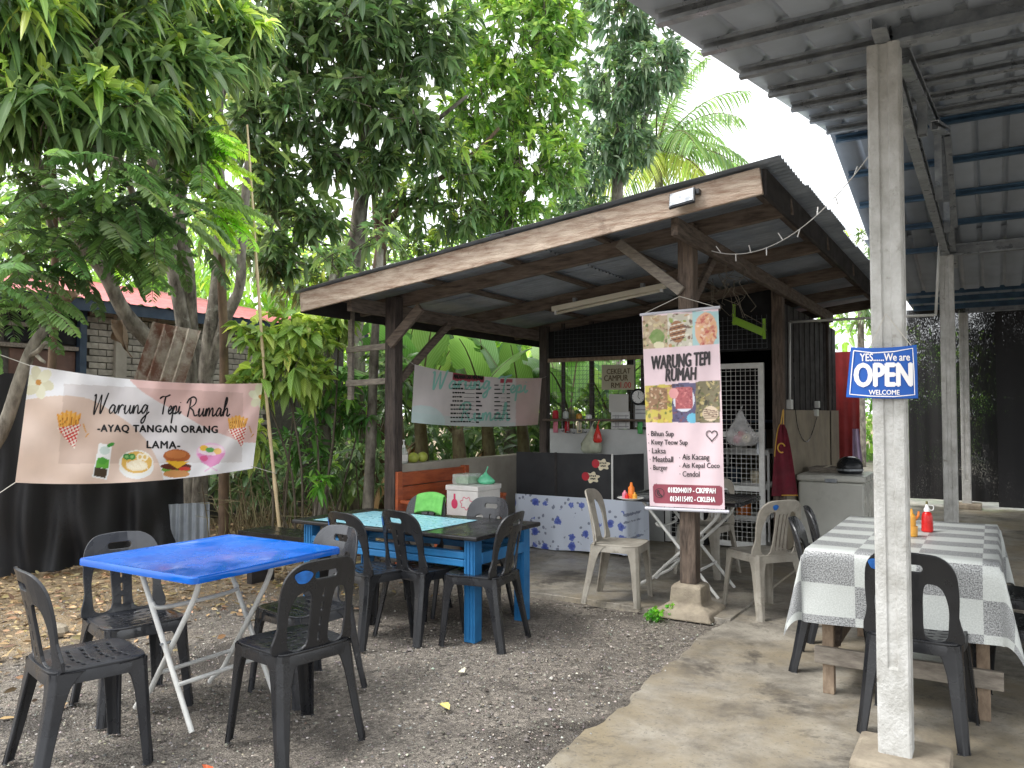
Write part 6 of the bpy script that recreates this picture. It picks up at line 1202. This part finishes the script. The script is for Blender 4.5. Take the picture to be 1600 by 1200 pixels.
crown(t1, [blob(40, 40, 6.0, 120, 75, 0.7), blob(150, 60, 6.4, 110, 75, 0.7), blob(60, 165, 6.0, 110, 65, 0.6), blob(175, 170, 6.2, 100, 65, 0.6), blob(275, 95, 6.8, 85, 75, 0.6), blob(290, 190, 6.9, 62, 50, 0.5), blob(340, 40, 7.6, 90, 70, 0.6), blob(-60, 120, 6.0, 120, 120, 0.8), blob(215, 10, 7.2, 130, 60, 0.7), blob(120, -60, 6.4, 200, 70, 0.9)],
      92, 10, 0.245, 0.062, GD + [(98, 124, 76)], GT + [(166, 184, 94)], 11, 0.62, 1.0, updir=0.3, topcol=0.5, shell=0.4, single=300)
# feathery-leaved sapling, overlapping its lower crown
def fronds(tree, specs, seed, cols, pl=0.055, m='leaf_soft'):
    g = np.random.default_rng(seed)
    for p, d0, Ln in specs:
        arr = []
        p = np.array(p, float); d = norm(np.array(d0, float)); pts = [p]; n = int(Ln / 0.026)
        for i in range(n): d = norm(d + np.array([0, 0, -0.75 / n]) * (1 + 0.5 * g.random())); p = p + d * Ln / n; pts.append(p)
        P = np.array(pts[2:]); T = np.gradient(np.array(pts), axis=0)[2:]; T = norm(T); s = norm(np.cross(T, np.array([0, 0, 1.0]) + 0 * T)); k = len(P); env = np.sin(np.linspace(0.45, 2.95, k)); tint = palette(cols, 1, g, 0.25)
        for sg in (-1, 1): dd = norm(s * sg + T * 0.45 + g.normal(0, 0.06, (k, 3)) - np.array([0, 0, 0.15])); arr.append(leaf_arrays(P, dd, pl * 2.0 * env + 0.01, (pl * 0.62) * np.ones(k), 0.25 * np.ones(k), 0.1 * np.ones(k), np.clip(np.repeat(tint, k, 0) * (1 + g.normal(0, 0.1, (k, 1))), 0.004, 0.9), g, np.array([0.3, 1, 0.9, 0.0])))
        V, F, U, C = join(arr); fo = mesh_obj('frond', V, F, m, tree, smooth=True, uv=U, tint=C); MB().tube(pts[::4] + [pts[-1]], np.linspace(0.0035, 0.0012, len(pts[::4]) + 1), 4, False).build('stalk', 'twig', fo, smooth=True)
g0 = np.random.default_rng(21); base = gp(70, 7.6); t2 = root('feathery_sapling', 'feathery compound-leaved sapling with drooping fern-like fronds over the banner', 'tree', tuple(base))
limb(t2, 'trunk', [base + (0, 0, -0.05), D(82, 560, 7.5), D(86, 400, 7.3), D(84, 280, 7.1), D(80, 180, 6.9)], 0.045, 0.02, 'bark_brown')
specs = []
for (x, y, d, n, sx, sy) in ((60, 320, 6.0, 60, 150, 75), (180, 340, 6.3, 56, 120, 65), (20, 430, 5.8, 30, 60, 60), (250, 320, 6.6, 40, 70, 70), (120, 390, 6.4, 26, 110, 35), (340, 250, 6.9, 10, 30, 60)):
    for _ in range(n): specs.append((D(x + g0.uniform(-sx, sx), y + g0.uniform(-sy, sy), d + g0.uniform(-0.4, 0.5)), RGT * g0.normal(0.2, 0.8) - FWD * g0.uniform(-0.3, 0.9) + np.array([0, 0, g0.uniform(-0.5, 0.35)]), g0.uniform(0.35, 0.6)))
fronds(t2, specs, 22, [(80, 106, 62), (90, 117, 66), (72, 97, 57)])
base = gp(352, 7.7); t3 = root('feathery_sapling', 'yellow-green feathery sapling beside the bamboo pole', 'tree', tuple(base))
limb(t3, 'trunk', [base + (0, 0, -0.05), D(350, 560, 7.6), D(346, 420, 7.5), D(350, 330, 7.3), D(330, 220, 7.2)], 0.05, 0.025, 'bark_brown')
specs = []
for (x, y, n) in ((315, 200, 9), (330, 245, 10), (300, 275, 9), (345, 340, 10), (320, 330, 8)):
    for _ in range(n): specs.append((D(x + g0.uniform(-25, 15), y + g0.uniform(-18, 18), 6.9 + g0.uniform(-0.2, 0.3)), RGT * g0.uniform(0.3, 1.1) - FWD * g0.uniform(-0.3, 0.5) + np.array([0, 0, g0.uniform(-0.35, 0.25)]), g0.uniform(0.3, 0.48)))
fronds(t3, specs, 23, [(144, 174, 76), (128, 162, 70), (158, 186, 88)])
# tall pair of trunks with long drooping leaves behind the shed roof
base = gp(556, 11.2); t4 = root('tall_tree', 'tall grey-trunked tree with dense dark drooping leaves behind the shed', 'tree', tuple(base))
limb(t4, 'trunk', [base + (0, 0, -0.05), D(556, 560, 11.2), D(552, 440, 11.2), D(562, 330, 11.1), D(572, 230, 11.0), D(560, 120, 11), D(540, 0, 11), D(530, -100, 11)], 0.15, 0.07)
limb(t4, 'branch', [D(566, 300, 11.1), D(610, 250, 11.0), D(680, 190, 10.8), D(730, 150, 10.6)], 0.06, 0.02); limb(t4, 'branch', [D(560, 200, 11), D(500, 140, 10.8), D(440, 110, 10.6)], 0.06, 0.02); limb(t4, 'branch', [D(566, 250, 11), D(620, 160, 10.9), D(640, 60, 10.8)], 0.06, 0.02)
crown(t4, [blob(430, 60, 10.0, 110, 90, 0.9), blob(540, 40, 10.2, 120, 90, 0.9), blob(460, 170, 10.0, 85, 70, 0.7), blob(420, 270, 10.0, 60, 70, 0.6), blob(560, 140, 10.2, 80, 60, 0.7), blob(650, 60, 10.6, 100, 100, 0.9), blob(640, 190, 10.4, 80, 55, 0.7), blob(470, 330, 10.3, 70, 60, 0.6), blob(430, 400, 10.4, 60, 55, 0.6), blob(500, -60, 10.2, 260, 60, 1.2), blob(520, 250, 10.4, 60, 50, 0.6), blob(390, 180, 9.8, 50, 90, 0.6), blob(600, 260, 10.6, 60, 40, 0.6)],
      54, 9, 0.22, 0.07, GDK + GD[:2], [(112, 134, 84), (124, 146, 84)], 12, 0.4, 0.9, updir=0.15, topcol=0.35, shell=0.35)
base = gp(592, 11.6); t5 = root('twin_tree', 'slender brown-trunked tree standing beside the tall grey trunk', 'tree', tuple(base))
limb(t5, 'trunk', [base + (0, 0, -0.05), D(594, 560, 11.6), D(586, 470, 11.6), D(600, 350, 11.6), D(612, 260, 11.6), D(640, 120, 11.6)], 0.13, 0.05, 'bark_brown'); limb(t5, 'branch', [D(596, 420, 11.6), D(585, 300, 11.6), D(580, 200, 11.6)], 0.08, 0.03, 'bark_brown')
limb(t5, 'branch', [D(600, 350, 11.6), D(660, 300, 11.5), D(740, 240, 11.3), D(780, 200, 11.2)], 0.06, 0.02, 'bark_brown')
crown(t5, [blob(690, 260, 11.0, 80, 50, 0.7), blob(640, 310, 11.6, 70, 50, 0.7), blob(720, 330, 11.4, 70, 45, 0.7), blob(660, 390, 12.4, 90, 45, 0.7), blob(540, 400, 12.6, 50, 50, 0.6), blob(480, 440, 12.0, 70, 50, 0.6)], 40, 9, 0.21, 0.064, GD, GT, 13, 0.45, 0.9, updir=0.1, topcol=0.4, shell=0.35)
# light green bushy tree
base = gp(800, 12.5); t6 = root('light_green_tree', 'bright light green bushy tree above the middle of the shed roof', 'tree', tuple(base))
limb(t6, 'trunk', [base + (0, 0, -0.05), D(800, 500, 12.5), D(790, 380, 12.5), D(800, 250, 12.4), D(810, 100, 12.3)], 0.16, 0.06); limb(t6, 'branch', [D(790, 380, 12.5), D(750, 300, 12.2), D(720, 220, 12)], 0.07, 0.02); limb(t6, 'branch', [D(795, 330, 12.5), D(850, 250, 12.2), D(880, 180, 12)], 0.07, 0.02)
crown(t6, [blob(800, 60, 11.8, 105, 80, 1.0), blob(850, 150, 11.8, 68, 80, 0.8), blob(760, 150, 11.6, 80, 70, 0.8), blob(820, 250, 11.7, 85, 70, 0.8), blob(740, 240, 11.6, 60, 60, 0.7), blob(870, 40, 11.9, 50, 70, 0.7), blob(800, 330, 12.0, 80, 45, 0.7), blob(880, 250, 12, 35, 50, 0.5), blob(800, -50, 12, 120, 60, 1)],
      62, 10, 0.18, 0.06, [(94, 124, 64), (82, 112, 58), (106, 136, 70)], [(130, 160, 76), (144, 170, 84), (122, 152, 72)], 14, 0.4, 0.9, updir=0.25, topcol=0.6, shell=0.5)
# dark mango behind, to the right
base = gp(960, 17); t7 = root('far_mango_tree', 'dark far mango tree with hanging leaf clusters beside the coconut palm', 'tree', tuple(base))
limb(t7, 'trunk', [base + (0, 0, -0.05), D(960, 480, 17), D(965, 300, 17), D(970, 100, 17)], 0.22, 0.08); limb(t7, 'branch', [D(962, 280, 17), D(1010, 180, 16.8), D(1040, 100, 16.6)], 0.08, 0.03)
crown(t7, [blob(970, 20, 16.5, 70, 60, 1.0), blob(1015, 110, 16.3, 55, 65, 0.9), blob(950, 130, 16.6, 65, 70, 0.9), blob(1050, 90, 16.5, 24, 50, 0.5), blob(930, 240, 16.8, 60, 60, 0.9), blob(985, 220, 16.6, 45, 55, 0.8), blob(900, 320, 16.8, 60, 50, 0.8), blob(960, -50, 16.6, 90, 50, 1)],
      38, 10, 0.24, 0.078, [(88, 108, 84), (78, 100, 76), (98, 120, 88)], [(122, 148, 98), (134, 156, 102)], 15, 0.55, 0.85, updir=0.05, topcol=0.3, shell=0.45)
# small tree behind the pavilion verge
base = gp(1345, 21); t8 = root('small_far_tree', 'small leafy tree showing between shed roof and pavilion', 'tree', tuple(base)); limb(t8, 'trunk', [base, D(1345, 520, 21), D(1345, 400, 21)], 0.12, 0.05)
crown(t8, [blob(1345, 385, 20.5, 38, 42, 0.8), blob(1365, 430, 20.8, 40, 50, 0.8), blob(1340, 470, 20.8, 40, 50, 0.8)], 14, 9, 0.25, 0.06, GD, GT, 16, 0.6, 0.8)
# far wood that reads as one mass
fw = []; g = np.random.default_rng(31)
def mass(name, label, blobs, per, L, Wd, cols, seed, cat='trees'):
    g = np.random.default_rng(seed); arr = []
    for c, r in blobs:
        n = int(per * r[0] * r[2] * 4); q = norm(g.normal(0, 1, (n, 3))); P = c + to_world(q * (0.4 + 0.6 * g.random((n, 1))) * r); dr = norm(to_world(q) + g.normal(0, 0.7, (n, 3))); Ls = L * g.uniform(0.6, 1.3, n); arr.append(leaf_arrays(P, dr, Ls, Wd * Ls / L, 0.6 * g.uniform(0.3, 1.4, n), g.uniform(0.1, 0.4, n), palette(cols, n, g), g))
    V, F, U, C = join(arr); o = mesh_obj(name, V, F, 'leaf', None, smooth=True, uv=U, tint=C); return tag(o, label, cat, kind='stuff')
mass('far_wood', 'mass of bright green trees far behind the house and shed', [blob(x, 430 + 40 * math.sin(x), 21 + 2 * math.sin(x * 1.7), 100, 130, 1.6) for x in range(-80, 900, 95)] + [blob(x, 560, 19, 110, 90, 1.5) for x in range(-60, 1000, 110)], 60, 0.34, 0.12, GBR + [(150, 180, 80)], 32)
mass('far_wood', 'leafy wood close behind the brick house roof', [blob(x, 330 + 30 * math.sin(x * 2), 14.5, 80, 80, 0.9) for x in range(-90, 420, 70)], 70, 0.26, 0.09, GD + GBR, 35)
mass('far_wood', 'far green scrub beyond the pavilion nets and red wall', [blob(x, 640 + 25 * math.sin(x), 24, 90, 70, 1.5) for x in range(1200, 1720, 80)] + [blob(1330, 540, 23, 60, 80, 1.0), blob(1420, 590, 23, 80, 80, 1.0), blob(1520, 590, 23, 80, 80, 1.0)], 40, 0.36, 0.14, GBR, 33)
mass('dense_undergrowth', 'dark dense undergrowth behind the banana plants and low wall', [blob(x, 640 + 18 * math.sin(x), 13.4, 75, 75, 0.8) for x in range(560, 1060, 60)] + [blob(x, 730, 10.6, 60, 45, 0.6) for x in range(350, 640, 50)] + [blob(x, 690, 12.2, 60, 40, 0.6) for x in range(600, 1040, 50)], 110, 0.26, 0.08, GDK + GD, 34)
# coconut palm
def palm(base, top, name, label):
    g = np.random.default_rng(41); r = root(name, label, 'palm', tuple(base)); limb(r, 'trunk', [base + (0, 0, -0.1), (base + top) / 2 + RGT * 0.3, top - (0, 0, 0.3)], 0.2, 0.14, 'bark')
    for k in range(25):
        a = k * 2.4 + 0.3; el = 1.3 - 1.55 * (k / 24); d = norm(RGT * math.cos(a) * math.cos(el) + FWD * math.sin(a) * math.cos(el) + np.array([0, 0, math.sin(el)])); p = top.copy(); Ln = 4.0 * g.uniform(0.85, 1.1); n = 26; pts = [p.copy()]
        for i in range(n): d = norm(d + np.array([0, 0, -1.35 / n * (0.5 + i / n)])); p = p + d * Ln / n; pts.append(p.copy())
        P = np.repeat(np.array(pts), 3, 0)[6:]; P += g.normal(0, 0.02, P.shape); T = norm(np.repeat(np.gradient(np.array(pts), axis=0), 3, 0)[6:]); s = norm(np.cross(T, np.array([0, 0, 1.0]) + g.normal(0, 0.05, T.shape))); arr = []; m_ = len(P); env = np.sin(np.linspace(0.5, 2.8, m_)); yel = k > 19
        col = palette([(150, 164, 88), (140, 156, 84)] if yel else [(104, 132, 78), (124, 150, 92), (90, 120, 70)], m_, g)
        for sg in (-1, 1): arr.append(leaf_arrays(P, s * sg + T * 0.7 + np.array([0, 0, -0.25]), 0.85 * env + 0.1, 0.055 * np.ones(m_), 0.75 * np.ones(m_), 0.2 * np.ones(m_), col, g, np.array([0.6, 1, 0.7, 0.0])))
        V, F, U, C = join(arr); fo = mesh_obj('frond', V, F, 'leaf', r, smooth=True, uv=U, tint=C); mesh_obj('frond_stalk', *(lambda b: (b.V, b.F))(MB().tube(pts[::3] + [pts[-1]], np.linspace(0.04, 0.008, len(pts[::3]) + 1), 5)), 'banana_stem', fo, smooth=True)
    b_ = MB(); b_.lathe([(0.0, -0.25), (0.14, -0.12), (0.17, 0), (0.1, 0.13), (0, 0.16)], top - FWD * 0.35 + (0, 0, -0.35), 12); b_.build('coconut', 'mango', r, smooth=True)
palm(gp(1038, 28.5), D(1026, 238, 28.5), 'coconut_palm', 'coconut palm rising behind the shed roof against white sky')
# ---- croton and shrubs beside the shed
def shrub(name, label, px, d, blobs, per, lv, L, Wd, cols, tips, seed, m='leaf', droop=0.5, stems=5, wsh=None, topcol=0.3, stemm='twig', cat='shrub', sr=0.014, twl=0.6, single=0):
    base = gp(px, d); r = root(name, label, cat, tuple(base)); g = np.random.default_rng(seed + 100)
    for c, rr in blobs[:stems] if stems <= len(blobs) else blobs * 2: b2 = base + RGT * g.normal(0, 0.12) + FWD * g.normal(0, 0.08); b2[2] = -0.03; e = c + RGT * g.normal(0, 0.1); limb(r, 'stem', [b2, (b2 * 0.5 + e * 0.5) + RGT * g.normal(0, 0.08), e], sr, sr * 0.5, stemm, 6, 4)
    crown(r, blobs, per, lv, L, Wd, cols, tips, seed, droop, 0.9, m, 0.4, 0.3, wsh, 0.004, topcol, twl, single); return r
OV8 = np.array([0.0, 0.95, 0.9, 0.0])
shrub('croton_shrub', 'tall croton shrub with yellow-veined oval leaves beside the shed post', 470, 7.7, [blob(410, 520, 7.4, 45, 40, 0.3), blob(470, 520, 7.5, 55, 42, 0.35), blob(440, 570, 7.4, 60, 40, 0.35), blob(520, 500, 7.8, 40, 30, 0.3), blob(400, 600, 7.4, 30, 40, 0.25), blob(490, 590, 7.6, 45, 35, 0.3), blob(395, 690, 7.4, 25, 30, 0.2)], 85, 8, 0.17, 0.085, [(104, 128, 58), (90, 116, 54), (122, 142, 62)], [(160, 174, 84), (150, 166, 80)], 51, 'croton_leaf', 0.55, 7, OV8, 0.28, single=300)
shrub('leafy_shrub', 'dark green leafy shrub under the croton', 500, 8.1, [blob(520, 640, 7.9, 55, 35, 0.3), blob(470, 690, 7.7, 50, 35, 0.3), blob(560, 650, 8.0, 45, 35, 0.3), blob(500, 730, 7.9, 35, 30, 0.25), blob(540, 600, 8.0, 40, 30, 0.3)], 75, 8, 0.15, 0.045, [(64, 102, 50), (76, 114, 56)], [(112, 148, 66)], 52, 'leaf', 0.5, 5, None, 0.35)
shrub('low_shrub', 'small seven-leaved seedling at the foot of the slender trunk', 498, 7.3, [blob(498, 752, 7.2, 18, 10, 0.1)], 220, 8, 0.13, 0.05, [(90, 138, 58)], [(110, 154, 66)], 53, 'leaf_soft', 0.5, 1, OV8, twl=0.1, sr=0.006)
shrub('undergrowth_bush', 'dense undergrowth bush behind the trunks by the shed', 560, 9.3, [blob(620, 600, 9.2, 60, 60, 0.4), blob(560, 720, 9.2, 70, 60, 0.4), blob(470, 760, 9.0, 70, 50, 0.4), blob(400, 740, 9.0, 60, 60, 0.4), blob(380, 650, 9.4, 50, 70, 0.4), blob(600, 560, 9.4, 50, 40, 0.4)], 34, 8, 0.2, 0.055, GDK, GD, 54, 'leaf', 0.6, 5)
for k, (px, d, rr, ytop, ml, lab) in enumerate(((505, 8.0, 0.075, 560, 'bark', 'slim pale trunk among shrubs left of the shed post'), (578, 7.9, 0.062, 520, 'bark', 'lichen-spotted slim trunk right beside the shed post'))):
    base = gp(px - 5, d); r = root('slim_tree', lab, 'tree', tuple(base)); limb(r, 'trunk', [base + (0, 0, -0.03), D(px, 720, d), D(px + 4, 620, d), D(px + 8, ytop, d), D(px + 16, ytop - 130, d + 0.2)], rr, rr * 0.6, ml)
    crown(r, [blob(px + 16, ytop - 150, d + 0.3, 40, 34, 0.3), blob(px - 10, ytop - 90, d + 0.3, 34, 26, 0.3)], 40, 8, 0.2, 0.055, GD, GT, 60 + k, 0.6)
dg = MB(); g = np.random.default_rng(71); b0 = gp(405, 7.9)
for k in range(70):
    p = b0 + RGT * g.normal(0, 0.2) + FWD * g.normal(0, 0.25); p[2] = -0.02; l = np.array([g.normal(0, 0.22), g.normal(0, 0.22), g.uniform(0.45, 1.0)]); dg.tube([p, p + l * 0.5, p + l * 0.9 + np.array([g.normal(0, 0.08), 0, 0]), p + l * np.array([1.5, 1.5, 0.95])], [0.007, 0.006, 0.004, 0.002], 4)
o = dg.build('dry_stalks', 'banana_stem', None, smooth=True); tag(o, 'clump of dry upright stalks beside the bamboo pole', 'dry plant')
# ---- banana plants behind the low wall
def banana(px, d, h, nl, seed, label, dead=2):
    d += 0.9; h *= 0.92
    g = np.random.default_rng(seed); base = gp(px, d); r = root('banana_plant', label, 'banana plant', tuple(base)); top = base + np.array([0, 0, h * 0.55]); MB().tube(spline([base + (0, 0, -0.05), base * 0.5 + top * 0.5 + RGT * 0.04, top], 5), np.linspace(0.12, 0.07, 11), 10).build('stem', 'banana_stem', r, smooth=True)
    for k in range(nl + dead):
        dd = k >= nl; a = k * 2.399 + g.uniform(-0.3, 0.3); el = g.uniform(0.75, 1.3) if not dd else -0.6; d0 = norm(np.array([math.cos(a) * math.cos(el), math.sin(a) * math.cos(el), math.sin(el)])); p = top - np.array([0, 0, 0.1 + (0.3 if dd else 0)]); d0[0] = -abs(d0[0]) if (p[0] + d0[0] * h > -5.0 and p[1] < 11.3) else d0[0]; Ln = h * g.uniform(0.55, 0.75) * (0.7 if dd else 1); n = 22; pts = [p.copy()]
        for i in range(n): d0 = norm(d0 + np.array([0, 0, -(1.5 if not dd else 2.5) / n * (0.3 + i / n)])); p = p + d0 * Ln / n; pts.append(p.copy())
        P = np.array(pts); T = norm(np.gradient(P, axis=0)); s = norm(np.cross(T, np.array([0, 0, 1.0]) + 0 * T)); N = np.cross(s, T); w = 0.26 * np.sin(np.clip((np.linspace(0, 1, n + 1) - 0.12) / 0.88, 0, 1) * math.pi * 0.97 + 0.05) ** 0.6 * (0.45 if dd else 1) * h / 2.6; w[np.linspace(0, 1, n + 1) < 0.12] = 0.01
        V, U = [], []; F = []
        for sg in (-1, 1):
            k0 = len(V)
            for i in range(n + 1):
                fl = g.uniform(0.15, 0.5)
                V += [P[i], P[i] + s[i] * sg * w[i] * 0.5 + N[i] * 0.04 * w[i], P[i] + s[i] * sg * w[i] * (0.9 + 0.15 * g.random()) - N[i] * fl * w[i] * (0.5 if not dd else 2)]; U += [(0, i / n), (0.5 * sg, i / n), (sg, i / n)]
            for i in range(2, n):
                F += [(k0 + 3 * i, k0 + 3 * i + 1, k0 + 3 * i + 4, k0 + 3 * i + 3)]
                if g.random() > 0.16: F += [(k0 + 3 * i + 1, k0 + 3 * i + 2, k0 + 3 * i + 5, k0 + 3 * i + 4)]
        c = palette([(150, 120, 84), (122, 94, 66)] if dd else ([(206, 168, 40)] if (k == 1 and seed == 83) else [(80, 114, 58), (92, 126, 64), (70, 102, 52), (104, 136, 70)]), 1, g, 0.12); lf = mesh_obj('leaf', V, F, 'banana_leaf', r, smooth=True, uv=np.array(U), tint=np.repeat(c, len(V), 0)); MB().tube(pts[:1] + pts[2::3], np.linspace(0.022, 0.005, len(pts[:1] + pts[2::3])), 5).build('midrib', 'banana_stem', lf, smooth=True)
for k, (px, d, h, nl, lab) in enumerate(((655, 9.4, 2.9, 7, 'banana plant rising beside the shed post and menu banner'), (715, 8.9, 2.4, 6, 'banana plant with one yellow leaf above the price list banner'), (760, 9.6, 2.7, 7, 'banana plant behind the middle of the price list banner'), (815, 9.8, 2.6, 7, 'banana plant behind the end of the low wall'), (890, 11.4, 2.9, 7, 'banana plant seen through the kitchen hatch'), (950, 12.6, 3.0, 7, 'banana plant seen through the hatch beside the wall clock'), (620, 10.4, 3.0, 6, 'banana plant furthest behind the shed post'))): banana(px, d, h, nl, 82 + k, lab)
# ------------------------------------------------------------------ ground detail
def pebbles(n, seed):
    g = np.random.default_rng(seed); P = np.stack([g.uniform(-6.2, -1.5, n), g.uniform(0.9, 6.2, n)], 1); d = P @ np.array([FWD[0], FWD[1]]); keep = (d > 1.5) & (g.random(n) < np.clip(3.4 / (d + 0.1), 0.15, 1)) & ~((P[:, 1] > 5.33) & (P[:, 0] > -4.7)) & (P[:, 0] < -1.60 + 0.09 * g.random(n) ** 3); keep &= (np.sin(P[:, 0] * 2.3 + 1) * np.sin(P[:, 1] * 1.9) + g.normal(0, 0.7, n) > -0.9); P = P[keep]; n = len(P)
    O = np.array([(1, 0, 0), (0, 1, 0), (-1, 0, 0), (0, -1, 0), (0, 0, 0.8), (0.7, 0.7, 0.35), (-0.7, 0.6, 0.4)]); T = np.array([(0, 5, 4), (5, 1, 4), (1, 6, 4), (6, 2, 4), (2, 3, 4), (3, 0, 4), (0, 1, 5), (1, 2, 6)])
    s = np.exp(g.normal(math.log(0.0038), 0.42, n)); a = g.uniform(0, 6.28, n); ca, sa = np.cos(a), np.sin(a); st = g.uniform(0.6, 1.4, n); V = np.empty((n, 7, 3)); x, y = O[None, :, 0] * st[:, None], O[None, :, 1]
    V[:, :, 0] = P[:, :1] + s[:, None] * (x * ca[:, None] - y * sa[:, None]); V[:, :, 1] = P[:, 1:] + s[:, None] * (x * sa[:, None] + y * ca[:, None]); V[:, :, 2] = (np.where(P[:, :1] > -1.63, 0.0125, -0.003)) + O[None, :, 2] * s[:, None] * g.uniform(0.7, 1.3, (n, 1))
    col = palette([(96, 92, 88), (130, 122, 112), (78, 74, 70), (114, 107, 98), (150, 146, 140), (78, 72, 64), (84, 80, 76)], n, g, 0.2); o = mesh_obj('gravel', V.reshape(-1, 3), (T[None] + 7 * np.arange(n)[:, None, None]).reshape(-1, 3), 'stone', None, tint=np.repeat(col, 7, 0)); return tag(o, 'loose grey and white gravel chips scattered over the yard', 'gravel', kind='stuff')
printmat('stone', 0.75, 0.0)
pebbles(60000, 91)
g = np.random.default_rng(92); n = 12000; P = np.stack([g.uniform(-8.6, -3.6, n), g.uniform(1.6, 8.6, n), np.full(n, 0.004)], 1); keep = (P[:, 0] + g.normal(0, 0.55, n) < -4.75) & ~((P[:, 1] > 5.3) & (P[:, 0] > -4.8)); P = P[keep]; n = len(P); dr = norm(np.stack([g.normal(0, 1, n), g.normal(0, 1, n), g.uniform(-0.05, 0.2, n)], 1)); Ls = g.uniform(0.02, 0.085, n)
V, F, U, C = leaf_arrays(P, dr, Ls, Ls * 0.36, 0.1 * np.ones(n), g.uniform(0, 0.5, n), palette([(136, 112, 80), (110, 88, 62), (156, 132, 98), (92, 74, 56), (130, 116, 80)], n, g), g); V[:, 2] = np.maximum(V[:, 2], -0.006)
o = mesh_obj('leaf_litter', V, F, 'litter_leaf', None, uv=U, tint=C); tag(o, 'brown dead leaves littering the earth under the trees', 'leaf litter', kind='stuff')
# single fallen leaves on the gravel, one stone, weeds at the footing
for k, (px, py, c, lab) in enumerate(((690, 1100, (206, 190, 110), 'pale yellow fallen leaf lying on the open gravel'), (322, 1197, (198, 96, 56), 'orange fallen leaf on the gravel under the blue table chairs'), (720, 1048, (200, 196, 170), 'small pale leaf near the long table chairs'))):
    q = G(px, py, 0.006); V, F, U, C = leaf_arrays(q[None] + (0, 0, 0.006), np.array([[0.8, -0.5, 0.05]]), np.array([0.10 if k < 2 else 0.05]), np.array([0.045]), np.array([0.05]), np.array([0.3]), np.array([lin(*c)]), g); o = mesh_obj('fallen_leaf', V, F, 'litter_leaf', None, uv=U, tint=C); tag(o, lab, 'leaf')
shrub('weed', 'small green weed growing at the concrete post footing', 1024, 5.42, [blob(1024, 960, 5.42, 15, 8, 0.05), blob(1046, 952, 5.5, 8, 8, 0.04)], 2600, 6, 0.035, 0.02, [(80, 140, 50)], [(110, 160, 60)], 95, 'leaf_soft', 0.3, 0, OV8, sr=0.003, cat='weed', twl=0.05)
q = G(90, 990, 0); o = MB().lathe([(0.07, -0.01), (0.085, 0.02), (0.07, 0.05), (0.03, 0.065), (0, 0.068)], q, 9, 0.7).build('stone', 'footing', None); tag(o, 'lone grey stone lying by the pale weathered chair', 'stone')
